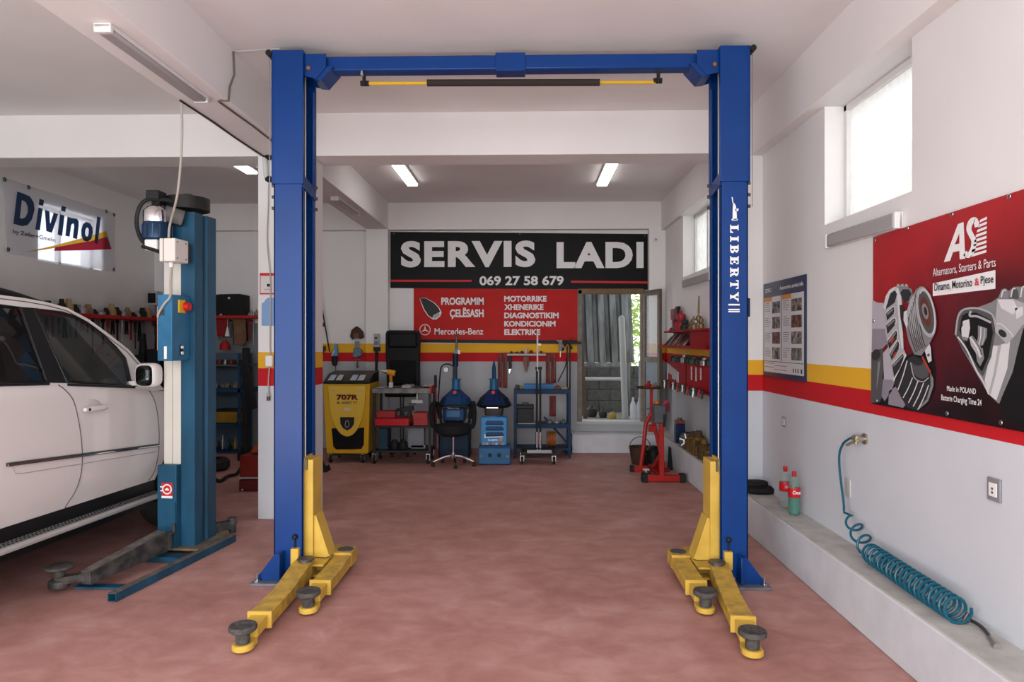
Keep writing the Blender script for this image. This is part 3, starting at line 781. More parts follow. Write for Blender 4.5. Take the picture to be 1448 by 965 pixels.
# front arm and pad
p0 = V((-2.755, 5.06, .165)); p1 = V((-2.925, 4.43, .105)); d = (p1 - p0).normalized()
A = MB().beam(p0, p1, .11, .15, w1=.095, h1=.085).build('swing_arm', grime_black, OL, bevel=.004)
MB().beam(p0 + V((0, 0, .077)), p1 + V((0, 0, .0445)), .08, .003, w1=.07).build('worn_strip', worn_top, A)
q = at_z(84, 837, 0.0); q = V((q.x, q.y, 0))
MB().beam(p1 - d * .04, V((q.x, q.y, .075)), .075, .05).build('inner_tube', grime_black, A, bevel=.003)
pd = MB().lathe([(0, .03), (.06, .03), (.066, .04), (.066, .075), (.05, .085), (0, .085)], q).build('pad_cup', grime_black, A, bevel=.002)
MB().lathe([(0, .08), (.032, .08), (.032, .15), (0, .15)], q).lathe([(0, .15), (.07, .15), (.085, .158), (.085, .172), (.07, .178), (0, .176)], q, seg=28).build('rubber_pad', rubber_pad, A)
# arm folded behind the post
p0 = V((-2.66, 5.68, .10)); p1 = V((-2.53, 5.78, .10))
MB().beam(p0, p1, .07, .07).cyl(p1, p1 + V((0, 0, .06)), .038, seg=14).cyl(p1 - V((0, 0, .07)), p1, .03).build('rear_arm', grime_black, OL, bevel=.004)
# motor, guard and belt cover
mz = V((-2.875, 5.22, 0))
MT = MB().lathe([(0, 2.42), (.07, 2.42), (.105, 2.46), (.105, 2.57), (.098, 2.58), (.098, 2.67), (.07, 2.71), (0, 2.71)], (mz.x, mz.y, 0), seg=22).build('motor', mat('motor_blue', (.015, .045, .10), .3, .4), OL)
m = MB()
for i in range(14):
    a = 2 * pi * i / 14; m.beam((mz.x + .104 * cos(a), mz.y + .104 * sin(a), 2.47), (mz.x + .104 * cos(a), mz.y + .104 * sin(a), 2.565), .008, .012, up=(cos(a), sin(a), 0))
m.build('cooling_fin', mat('motor_blue', (0, 0, 0)), MT)
MB().lathe([(.0995, 2.585), (.1005, 2.59), (.1005, 2.67), (.08, 2.705), (.07, 2.712)], (mz.x, mz.y, 0), seg=22).build('motor_collar', chrome, MT)
MB().span((mz.x - .045, mz.y - .10, 2.36), (mz.x + .055, mz.y - .0, 2.445)).build('terminal_box', white_plastic, MT, bevel=.01)
g = [V((mz.x - .03, mz.y - .05, 2.40)), V((mz.x - .09, mz.y - .06, 2.45)), V((mz.x - .125, mz.y - .06, 2.56)), V((mz.x - .11, mz.y - .06, 2.68)), V((mz.x - .05, mz.y - .06, 2.75)), V((mz.x + .05, mz.y - .04, 2.76)), V((mz.x + .13, mz.y, 2.75))]
MB().sweep(spline(g), .016, 8).sweep([(mz.x - .06, mz.y - .1, 2.39), (mz.x + .04, mz.y - .1, 2.36), (mz.x + .12, mz.y - .06, 2.33)], .014).build('motor_guard', black_plastic, MT)
MB().beam((mz.x + .06, mz.y, 2.66), (mz.x + .19, mz.y + .05, 2.62), .10, .12).build('motor_bracket', grime_black, OL, bevel=.006)
c0 = V((-2.735, 5.42, 2.715)); R_ = .165
bc = []
for i in range(25):
    a = -pi * .72 + 2 * pi * .72 * i / 24; bc.append(c0 + V((R_ * cos(a), R_ * sin(a), 0)))
bc += [V((-2.90, 5.36, 2.715)), V((-2.92, 5.22, 2.715)), V((-2.83, 5.17, 2.715))]
BC = MB().prism(bc, (0, 0, .10)).build('belt_cover', mat('cover_black', (.022, .020, .019), .5, var=.3, scale=9), OL, bevel=.015)
MB().cyl(c0 + V((.0, 0, .10)), c0 + V((0, 0, .135)), .035).build('shaft_cap', grime_black, BC)
MB().span((-2.92, 5.14, 2.755), (-2.82, 5.26, 2.825)).build('switch_block', black_plastic, BC, bevel=.006)
# control box
CB = lb(MB().span((-.158, -.23, 1.52), (-.04, .0, 2.02)), 'control_box', mat('box_blue', (.035, .165, .31), .4, var=.25, scale=6), bevel=.006)
lb(MB().prism([(-.155, -.232, 1.87), (-.10, -.232, 1.86), (-.10, -.232, 1.905), (-.14, -.232, 1.90)], (0, .003, 0)), 'scuff_mark', mat('scuff', (.05, .06, .07), .8), CB)
lb(MB().span((-.041, -.155, 1.885), (-.030, -.07, 1.985)), 'switch_plate', mat('switch_yellow', (.70, .45, .02), .4), CB, bevel=.003)
lb(MB().cyl((-.03, -.075, 1.935), (.005, -.075, 1.935), .036, .03, seg=18), 'rotary_knob', mat('knob_red', (.55, .012, .015), .35), CB)
m = MB().span((-.041, -.135, 1.56), (-.034, -.10, 1.64)); lb(m, 'button_plate', black_plastic, CB)
for zz in (1.578, 1.622): lb(MB().cyl((-.034, -.117, zz), (-.024, -.117, zz), .012, seg=10), 'push_button', white_plastic, CB)
lb(MB().span((-.10, -.238, 1.535), (-.078, -.231, 1.63)), 'indicator', white_plastic, CB, bevel=.002)
lb(MB().span((-.166, -.22, 1.60), (-.160, -.05, 1.93)), 'side_plate', mat('plate_salmon', (.62, .30, .24), .5), CB)
# junction box
JB = lb(MB().span((-.118, -.27, 2.262), (.008, -.095, 2.436)), 'junction_box', mat('ivory_plastic', (.74, .68, .63), .4), bevel=.008)
lb(MB().span((-.085, -.2745, 2.264), (-.079, -.25, 2.434)), 'lid_seam', mat('seam_grey', (.35, .32, .30), .6), JB)
for zz in (2.29, 2.41):
    for yy in (-.24, -.13): lb(MB().cyl((.006, yy, zz), (.0105, yy, zz), .006, seg=8), 'lid_screw', dark_steel, JB)
lb(MB().cyl((-.065, -.2, 2.225), (-.065, -.2, 2.262), .018, seg=12), 'cable_gland', white_plastic, JB)
lb(MB().span((-.09, -.096, 2.28), (-.03, .0, 2.42)), 'box_bracket', dark_steel, JB)
wm = wmat(OL)
cb = lambda x, y, z: wm @ V((x, y, z))
cable_beige = mat('cable_beige', (.40, .36, .32), .6)
MB().sweep(spline([cb(-.065, -.2, 2.24), cb(-.06, -.22, 2.1), cb(-.05, -.24, 2.0), cb(-.09, -.245, 1.95), cb(-.135, -.245, 1.88), cb(-.15, -.235, 1.85)]), .009, 8).build('box_cable', cable_beige, OL)
top = at_x(257, 141, -2.50)
tag(MB().sweep(spline([(-2.5, top.y, 3.40), (-2.51, top.y + .02, 3.1), (-2.545, top.y + .03, 2.75), cb(-.075, -.20, 2.55), cb(-.085, -.2, 2.47), cb(-.085, -.2, 2.437)]), .009, 8).build('power_cable', cable_beige), 'pale cable dropping from the ceiling beam to the old lift post', 'cable')

# ------------------------------------------------------------------ the white car
CAR = thing('car', (-3.22, 4.045, 0), 'white five-door SUV car parked beside the old blue lift post', 'car', rz=-radians(5))
CW = 2.08
car_white = mat('car_white', (.72, .675, .655), .16, coat=.6)
car_black = mat('car_black_trim', (.010, .010, .011), .35)
car_glass = glass('car_glass', (.010, .016, .016), .55, .02)
car_dark_glass = glass('car_dark_glass', (.004, .004, .005), .93, .02)
cabin = mat('cabin_grey', (.05, .06, .062), .7)


def belt(s):
    P = [(-2.3, 1.40), (-1.2, 1.43), (.05, 1.402), (.42, 1.385), (1.24, 1.308), (1.5, 1.265), (2.1, 1.20), (2.6, 1.12), (2.9, 1.0), (3.05, .90)]
    for (a, za), (b, zb) in zip(P, P[1:]):
        if s <= b: return za + (zb - za) * (s - a) / (b - a)
    return P[-1][1]


def lat(s, z):
    l = 0
    if s > 1.9: l -= ((s - 1.9) / 1.15) ** 2.2 * .42
    if s < -1.5: l -= ((-1.5 - s) / .75) ** 2 * .16
    if z > 1.36: return l - .40 * (z - 1.36)
    if z < .78: l -= ((.78 - z) / .3) ** 2 * .05
    l += .018 * max(0, 1 - ((z - .95) / .4) ** 2)
    return l


def panel(outer, holes=(), step=.12, dl=0.0, lf=lat):
    """Side skin in (s, z) mapped on the car's flank; returns 3-D verts and faces."""
    vs = [V(p) for p in outer]; es = [(i, (i + 1) % len(outer)) for i in range(len(outer))]
    for h in holes:
        b = len(vs); vs += [V(p) for p in h]; es += [(b + i, b + (i + 1) % len(h)) for i in range(len(h))]
    xs = [p.x for p in vs]; ys = [p.y for p in vs]; x = min(xs) + step / 2
    while x < max(xs):
        y = min(ys) + step / 2
        while y < max(ys): vs.append(V((x, y))); y += step
        x += step
    v2, _, f2, *_ = geometry.delaunay_2d_cdt([V((p[0], p[1])) for p in vs], es, [], 0, 1e-5)
    def inside(p, poly):
        r = False
        for (ax, ay), (bx, by_) in zip(poly, poly[1:] + poly[:1]):
            if (ay > p.y) != (by_ > p.y) and p.x < (bx - ax) * (p.y - ay) / (by_ - ay) + ax: r = not r
        return r
    fs = []
    for f in f2:
        c = sum((v2[i] for i in f), V((0, 0))) / len(f)
        if inside(c, [tuple(q[:2]) for q in outer]) and not any(inside(c, [tuple(q[:2]) for q in h]) for h in holes): fs.append(tuple(f))
    return [V((lf(p.x, p.y) + dl, p.x, p.y)) for p in v2], fs


def sides(name, m, par, vf, **k):
    for mirror in (False, True):
        vs, fs = vf
        if mirror: vs = [V((-CW - p.x, p.y, p.z)) for p in vs]
        carb(MB().faces(vs, fs), name, m, par, **k)


def both(mb, vf, thick=0.02):
    vs, fs = vf
    mb.faces(vs, fs); mb.faces([V((-CW - p.x, p.y, p.z)) for p in vs], fs)
    return mb


def carb(mb, name, m, par=CAR, **k): return mb.build(name, m, par, world=False, **k)


arch = lambda sc, r, zc=.42: [(sc + sqrt(r * r - (.50 - zc) ** 2) * 0 + r * cos(a), max(.50, zc + r * sin(a))) for a in [pi - .17 - (pi - .34) * i / 14 for i in range(15)]]
low = [(-2.25, .55)] + [(-2.2, .50)] + arch(-1.15, .47) + [(-.3, .507), (.5, .507)] + [(1.2, .507)] + arch(2.05, .47) + [(2.75, .50), (3.0, .45), (3.05, .6), (3.05, .90)]
low += [(s, belt(s)) for s in (2.9, 2.6, 2.1, 1.5, 1.24, .8, .42, .05, -.6, -1.2, -1.8, -2.25)]
body = both(MB(), panel(low))
# hood, nose, tail
def across(line, crown, fwd=0.0, n=10):
    vs = []; fs = []
    for s, l, z in line:
        for k in range(n + 1):
            t = k / n; b = 4 * t * (1 - t)
            vs.append(V((l + (-CW - 2 * l) * t, s + fwd * b, z + crown * b)))
    for i in range(len(line) - 1):
        for k in range(n): fs.append((i * (n + 1) + k, i * (n + 1) + k + 1, (i + 1) * (n + 1) + k + 1, (i + 1) * (n + 1) + k))
    return vs, fs
hood = [(s, lat(s, belt(s)), belt(s)) for s in (1.4, 1.5, 1.8, 2.1, 2.4, 2.6, 2.8, 2.9, 3.05)]
body.faces(*across(hood, .07, .10)); body.faces(*across([(3.05, lat(3.05, z), z) for z in (.9, .75, .6, .45)] + [(2.6, -.3, .35)], .0, .10))
body.faces(*across([(-2.25, lat(-2.25, z), z) for z in (.5, .8, 1.1, 1.40)], 0, -.12))
body = carb(body, 'body', car_white, smooth=40)
# greenhouse frame
A_ = [(1.60, 1.262), (1.50, 1.40), (1.428, 1.487), (1.343, 1.602), (1.185, 1.722), (1.024, 1.833), (.845, 1.913), (.66, 1.945), (.475, 1.962), (.25, 1.972), (-.2, 1.978), (-.8, 1.965), (-1.3, 1.935), (-1.7, 1.87)]
gh_out = A_ + [(-1.95, 1.70), (-2.2, 1.42)] + [(s, belt(s) - .01) for s in (-1.2, -.6, .05, .42, .8, 1.24, 1.45)]
fw = [(.582, 1.385), (.80, 1.365), (1.05, 1.340), (1.219, 1.322), (1.245, 1.43), (1.262, 1.535), (1.20, 1.625), (1.109, 1.722), (1.03, 1.782), (.949, 1.828), (.87, 1.858), (.773, 1.879), (.531, 1.893)]
rw = [(.421, 1.399), (.423, 1.895), (.26, 1.902), (-.1, 1.908), (-.50, 1.895), (-.60, 1.44)]
qw = [(-.78, 1.45), (-.74, 1.885), (-1.2, 1.86), (-1.5, 1.76), (-1.72, 1.60), (-1.78, 1.47)]
lg_ = lambda s, z: lat(min(s, 1.9), max(z, 1.28)) if z > 1.36 else -.40 * (z - 1.36)
gh = both(MB(), panel(gh_out, [fw, rw, qw], .25, lf=lg_))
gh = carb(gh, 'window_frame', car_white, body, smooth=40)
carb(MB().faces(*across([(s, lg_(s, z), z) for s, z in A_[6:]], .035, .04)), 'roof', car_white, smooth=60)
carb(MB().faces(*across([(s, lg_(s, z), z) for s, z in A_[:7]], .02, .16)), 'windscreen', car_glass, smooth=60)
carb(MB().faces(*across([(-1.7, lg_(-1.7, 1.87), 1.87), (-1.95, lg_(-1.95, 1.7), 1.70), (-2.25, lat(-2.25, 1.40), 1.40)], .0, -.10)), 'rear_screen', car_dark_glass, smooth=60)
for nm, w_, mt in (('front_door_glass', fw, car_glass), ('rear_door_glass', rw, car_dark_glass), ('quarter_glass', qw, car_dark_glass)):
    sides(nm, mt, CAR, panel(w_, step=.3, dl=-.012, lf=lg_), smooth=60)
# black pillar cover and black surround bead
sides('pillar_cover', car_black, body, panel([(.425, 1.392), (.582, 1.38), (.531, 1.897), (.423, 1.898)], step=.3, dl=.004, lf=lg_))
sides('pillar_cover', car_black, body, panel([(-.60, 1.43), (-.78, 1.44), (-.74, 1.89), (-.50, 1.90)], step=.3, dl=.004, lf=lg_))
for side in (0, 1):
    m = MB(); fx = (lambda p: p) if side == 0 else (lambda p: V((-CW - p.x, p.y, p.z)))
    for w_ in (fw, rw, qw): m.sweep([fx(V((lg_(s, z) + .002, s, z))) for s, z in w_], .007, 6, closed=True)
    for s0, s1 in ((-.62, .42), (.58, 1.24)): m.sweep([fx(V((lg_(s0 + (s1 - s0) * i / 6, belt(s0 + (s1 - s0) * i / 6)) + .006, s0 + (s1 - s0) * i / 6, belt(s0 + (s1 - s0) * i / 6)))) for i in range(7)], .010, 6)
    carb(m, 'window_seal', car_black, body)
# gutter line along the roof frame and door shut lines
seam = mat('seam_shadow', (.10, .095, .09), .8)
m = MB()
m.sweep([V((lg_(s, z) + .001, s, z)) for s, z in [(1.46, 1.40), (1.395, 1.475), (1.31, 1.585), (1.155, 1.70), (1.0, 1.81), (.83, 1.889), (.66, 1.92), (.475, 1.937), (.25, 1.947), (-.2, 1.953), (-.8, 1.94)]], .0035, 6)
sk = lambda pts, r=.0035: m.sweep([V((lat(s, z) + .0005, s, z)) for s, z in pts], r, 6)
sk(spline([(.50, 1.375, 0), (.56, 1.33, 0), (.625, 1.25, 0), (.668, 1.08, 0), (.694, .88, 0), (.69, .74, 0), (.662, .62, 0), (.60, .52, 0)], 4) if False else [(p.x, p.y) for p in spline([(.50, 1.375, 0), (.56, 1.33, 0), (.625, 1.25, 0), (.668, 1.08, 0), (.694, .88, 0), (.69, .74, 0), (.662, .62, 0), (.60, .515, 0)], 4)])
sk([(p.x, p.y) for p in spline([(1.44, 1.28, 0), (1.52, 1.15, 0), (1.56, .9, 0), (1.55, .6, 0), (1.5, .52, 0)], 4)])
sk([(p.x, p.y) for p in spline([(-.60, 1.42, 0), (-.58, 1.0, 0), (-.55, .85, 0), (-.2, .70, 0), (.02, .62, 0), (.05, .515, 0)], 4)])
carb(m, 'door_seam', seam, body)
m = MB().sweep([V((lat(s, z) + .001, s, z)) for s, z in ((.10, .895), (.13, .845), (.18, .835), (1.53, .755))], .003, 6)
carb(m, 'door_crease', mat('crease_shade', (.45, .42, .41), .5), body)
m = MB(); n = 12
for i in range(n):
    s0 = .06 + (1.54 - .06) * i / n; s1 = .06 + (1.54 - .06) * (i + 1) / n; z = lambda s: .912 - (s - .06) * .0705
    m.beam((lat(s0, z(s0)) + .006, s0, z(s0)), (lat(s1, z(s1)) + .006, s1, z(s1)), .022, .022)
MO = carb(m, 'side_moulding', mat('moulding_grey', (.055, .05, .05), .35), body)
m = MB()
for i in range(n):
    s0 = .06 + (1.54 - .06) * i / n; s1 = .06 + (1.54 - .06) * (i + 1) / n; z = lambda s: .909 - (s - .06) * .0705
    m.beam((lat(s0, z(s0)) + .018, s0, z(s0)), (lat(s1, z(s1)) + .018, s1, z(s1)), .004, .006)
carb(m, 'chrome_strip', chrome, MO)
# door handle: dish, bar, keyhole
hz = lambda s: 1.205 - (s - .70) * .25
H = carb(MB().sweep([V((lat(s, 1.19) + .03, s, 1.185 - (s - .70) * .02)) for s in (.69, .74, .80, .86, .91)], [.014, .022, .023, .022, .014], 10), 'door_handle', car_white, body)
H2 = carb(MB().ball((lat(.8, 1.2) - .008, .80, 1.192), .1, 16, (.13, 1.25, .62)), 'handle_dish', mat('dish_shade', (.60, .56, .545), .3), body)
carb(MB().cyl((lat(.72, 1.19) + .047, .715, 1.185), (lat(.72, 1.19) + .050, .715, 1.185), .011, seg=10), 'keyhole', car_black, body)
# roof rail
m = MB(); m.sweep(spline([(lg_(-1.2, 1.96) - .22, -1.2, 1.99), (lg_(-1.2, 1.96) - .20, -.9, 2.04), (lg_(0, 1.97) - .19, -.2, 2.055), (lg_(0, 1.97) - .19, .25, 2.035), (lg_(.5, 1.96) - .19, .55, 2.0), (lg_(.8, 1.93) - .19, .86, 1.935)]), .028, 8)
m.sweep(spline([(-CW - lg_(-1.2, 1.96) + .2, -1.2, 1.99), (-CW - lg_(0, 1.97) + .19, -.2, 2.055), (-CW - lg_(.8, 1.93) + .19, .86, 1.935)]), .028, 8)
carb(m, 'roof_rail', car_black)
# mirror
def pillow(c, hx, hy, hz, n=20, e=.55):
    vs = []; fs = []
    sp = lambda a, f: math.copysign(abs(f(a)) ** e, f(a))
    for i in range(n + 1):
        v = -pi / 2 + pi * i / n
        for k in range(n * 2):
            u = 2 * pi * k / (n * 2)
            vs.append(V(c) + V((hx * sp(v, cos) * sp(u, cos), hy * (abs(cos(v)) ** .8) * sin(u), hz * sp(v, sin))))
    w2 = n * 2
    for i in range(n):
        for k in range(w2): fs.append((i * w2 + k, i * w2 + (k + 1) % w2, (i + 1) * w2 + (k + 1) % w2, (i + 1) * w2 + k))
    return vs, fs
mm = MB().faces(*pillow((.165, 1.21, 1.405), .098, .075, .095)); mm.beam((-.02, 1.25, 1.335), (.09, 1.22, 1.345), .06, .035)
MIR = carb(mm, 'wing_mirror', car_white, smooth=60)
carb(MB().faces(*pillow((.17, 1.160, 1.403), .068, .045, .080)), 'mirror_glass', mat('mirror_face', (.03, .035, .035), .05, .9), MIR, smooth=60)
# sill, running board with studs
carb(MB().prism([(-.12, -.66, .30), (-.04, -.66, .30), (-.035, -.66, .512), (-.12, -.66, .512)], (0, 2.24, 0)), 'sill', car_black)
carb(MB().prism([(-CW + .12, -.66, .30), (-CW + .04, -.66, .30), (-CW + .035, -.66, .512), (-CW + .12, -.66, .512)], (0, 2.24, 0)), 'sill', car_black)
RB = carb(MB().prism([(-.06, -.66, .385), (.07, -.66, .385), (.092, -.66, .392), (.092, -.66, .412), (.075, -.66, .42), (-.06, -.66, .42)], (0, 2.24, 0)), 'running_board', mat('board_alu', (.55, .54, .53), .35, .5), bevel=.004)
carb(MB().span((-.055, -.62, .420), (.060, 1.54, .4225)), 'tread', mat('tread_grey', (.26, .25, .25), .7), RB)
m = MB()
for i in range(70):
    for k in range(3): m.span((-.035 + k * .032, -.60 + i * .031, .4225), (-.019 + k * .032, -.587 + i * .031, .4265))
carb(m, 'tread_stud', rubber, RB, smooth=0)
carb(MB().span((-CW + .12, -2.0, .30), (-.12, 2.5, .36)), 'underbody', car_black)
# wheels
for s in (-1.15, 2.05):
    for l0, dr in ((-.03, 1), (-CW + .03, -1)):
        t = carb(MB().lathe([(.24, 0), (.30, .0), (.375, -.03), (.40, -.08), (.40, -.20), (.375, -.25), (.24, -.26)], (l0, s, .402), (dr, 0, 0), 32), 'wheel', rubber)
        r = MB().lathe([(.0, -.05), (.06, -.045), (.22, -.03), (.245, -.005), (.25, -.02), (.25, -.24)], (l0, s, .402), (dr, 0, 0), 32)
        carb(r, 'rim', mat('alloy', (.5, .5, .5), .35, .8), t)
# cabin: seats, dashboard, steering wheel
for l in (-.55, -1.53):
    b = MB().prism([(l - .25, .42, .95), (l - .25, .95, .92), (l - .25, .95, 1.06), (l - .25, .5, 1.1)], (.5, 0, 0)).prism([(l - .24, .50, 1.05), (l - .24, .38, 1.05), (l - .24, .28, 1.62), (l - .24, .38, 1.64)], (.48, 0, 0)).prism([(l - .13, .32, 1.64), (l - .13, .39, 1.64), (l - .13, .36, 1.80), (l - .13, .29, 1.80)], (.26, 0, 0))
    carb(b, 'front_seat', cabin, bevel=.03)
carb(MB().span((-1.75, -.45, .85), (-.3, -.2, 1.60)), 'rear_bench', cabin, bevel=.04)
carb(MB().prism([(-1.95, 1.10, 1.0), (-1.95, 1.12, 1.28), (-1.95, 1.45, 1.30), (-1.95, 1.6, 1.0)], (1.85, 0, 0)), 'dashboard', mat('dash_teal', (.045, .065, .065), .5), bevel=.03)
SWc = V((-.52, .98, 1.30)); SWa = V((0, .9, -.45)).normalized(); u = V((1, 0, 0)); w_ = SWa.cross(u)
carb(MB().sweep([SWc + u * .19 * cos(2 * pi * i / 24) + w_ * .19 * sin(2 * pi * i / 24) for i in range(24)], .016, 8, closed=True).beam(SWc - u * .19, SWc + u * .19, .05, .02).cyl(SWc, SWc + SWa * .2, .04), 'steering_wheel', mat('wheel_teal', (.06, .10, .11), .5))

# ------------------------------------------------------------------ signs and banners
black_vinyl = mat('black_vinyl', (.008, .007, .007), .45, bump=.05, scale=3, spec=.12)
red_vinyl = mat('red_vinyl', (.50, .016, .014), .5, var=.12, scale=3, spec=.12)
ink_red = mat('ink_red', (.60, .03, .03), .5)
ink_black = mat('ink_black', (.012, .012, .013), .5)
YB = Y_BACK - .012


class Face:
    """A flat printed face: pixel corners of the photograph are laid on its plane."""
    def __init__(s, root, proj, n): s.root = root; s.proj = proj; s.n = V(n); s.k = 0
    def p(s, px, py, lift=.0): return s.proj(px, py) + s.n * (.0015 + lift)
    def shape(s, name, m, polys, holes=None, lift=0.0):
        b = MB()
        for i, q in enumerate(polys):
            b.flat([s.p(x, y, lift) for x, y in q], [[s.p(x, y, lift) for x, y in h] for h in (holes or {}).get(i, [])])
        return b.build(name, m, s.root, smooth=0, norm=False)
    def text(s, body, m, x0, y0, x1, y1, bold=.0, shear=0.0, y0b=None, y1b=None, name='lettering', spacing=1.0, lift=0.0):
        """Bottom-left (x0,y1)..bottom-right(x1,y1b), top-left (x0,y0)."""
        a = s.p(x0, y1, lift); b = s.p(x1, y1 if y1b is None else y1b, lift); c = s.p(x0, y0, lift)
        xd = b - a; ud = c - a; ud = V((0, 0, 1)) if abs(ud.normalized().z) > .9 else ud
        xl = V((xd.x, xd.y, 0)); sl = xd.z / xl.length
        return lettering(body, m, s.root, a, xl, V((0, 0, 1)), xl.length, (c - a).length, bold, shear, name, spacing)


def sheet(name, corners, n, th, m, **k):
    b = MB().prism([V(c) for c in corners], V(n) * -th); return b.build(name, m, smooth=0, **k)


# big black sign
c = [at_y(552, 407.5, YB), at_y(917.5, 410, YB), at_y(917.5, 331, YB), at_y(552, 328, YB)]
s1 = tag(sheet('shop_sign', c, (0, -1, 0), .012, black_vinyl), 'wide black sign with big white lettering and a telephone number, high on the back wall', 'sign')
F = Face(s1, lambda x, y: at_y(x, y, YB - .0), (0, -1, 0))
F.text('SERVIS', white_ink, 567, 341, 757, 378.5, .045, name='lettering', spacing=1.13)
F.text('LADI', white_ink, 787, 342.5, 910, 379.5, .045, spacing=1.13)
F.text('069 27 58 679', white_ink, 678, 390.5, 797, 404, .03)
F.shape('red_line', ink_red, [[(552, 398.8), (667, 398.8), (667, 396), (552, 395.8)], [(807.5, 400), (917, 401.2), (917, 398.3), (807.5, 397)]])
for x, y in ((557, 331), (912, 334), (735, 331)): MB().cyl(F.p(x, y), F.p(x, y, .012), .012, seg=8).build('sign_screw', dark_steel, s1)

# red sign under it
YB2 = YB - .004
c = [at_y(585, 484.5, YB2), at_y(818, 487, YB2), at_y(818, 409.6, YB2), at_y(585, 407.8, YB2)]
s2 = tag(sheet('service_sign', c, (0, -1, 0), .008, red_vinyl), 'red sign listing garage services in white, hung under the big black sign', 'sign')
F = Face(s2, lambda x, y: at_y(x, y, YB2), (0, -1, 0))
F.text('PROGRAMIM', white_ink, 624, 421, 684, 431.5, .035)
F.text('ÇELËSASH', white_ink, 636, 435.2, 684, 451.5, .035)
for t, x1, y in (('MOTORRIKE', 773, 418.7), ('XHENERIKE', 768.5, 430.5), ('DIAGNOSTIKIM', 790, 442.3), ('KONDICIONIM', 785.5, 454), ('ELEKTRIKE', 764, 465.8)):
    F.text(t, white_ink, 713, y, x1, y + 8.2, .04)
F.text('Mercedes-Benz', white_ink, 614.5, 464.3, 683.5, 473.5, .012)
ci = lambda cx, cy, r, n=28, q=1.0: [(cx + r * cos(2 * pi * i / n), cy + q * r * sin(2 * pi * i / n)) for i in range(n)]
F.shape('star_emblem', white_ink, [ci(601, 466.5, 7.8)] + [[(601, 466.5), (601 + 1.2 * cos(a + .9), 466.5 + 1.2 * sin(a + .9)), (601 + 7.2 * cos(a), 466.5 + 7.2 * sin(a)), (601 + 1.2 * cos(a - .9), 466.5 + 1.2 * sin(a - .9))] for a in (-pi / 2, -pi / 2 + 2 * pi / 3, -pi / 2 + 4 * pi / 3)], {0: [ci(601, 466.5, 6.9)]})
F.shape('key_outline', white_ink, [[(593.5, 423), (597, 421.5), (602, 421.5), (614, 428), (621, 435), (624.5, 442), (622.5, 447.5), (617, 452), (612, 452), (605, 447), (599, 438), (596, 430)]])
F.shape('key_body', mat('print_dark', (.03, .03, .03), .5), [[(594, 423), (597, 421.8), (602, 422), (613, 428.4), (620, 435.3), (622.5, 441), (613, 446), (611.5, 450), (606, 446.5), (600, 437.5), (597, 430)]], lift=.001)
F.shape('key_tip', mat('print_grey', (.42, .42, .43), .5), [[(613.5, 446), (621, 442), (621.8, 446.5), (616.5, 450.5), (612.5, 450.5)]], lift=.001)
F.shape('lower_band', ink_black, [[(585, 484.3), (818, 486.8), (818, 481.5), (585, 480)]])

# ------------------------------------------------------------------ red and black parts banner on the side wall


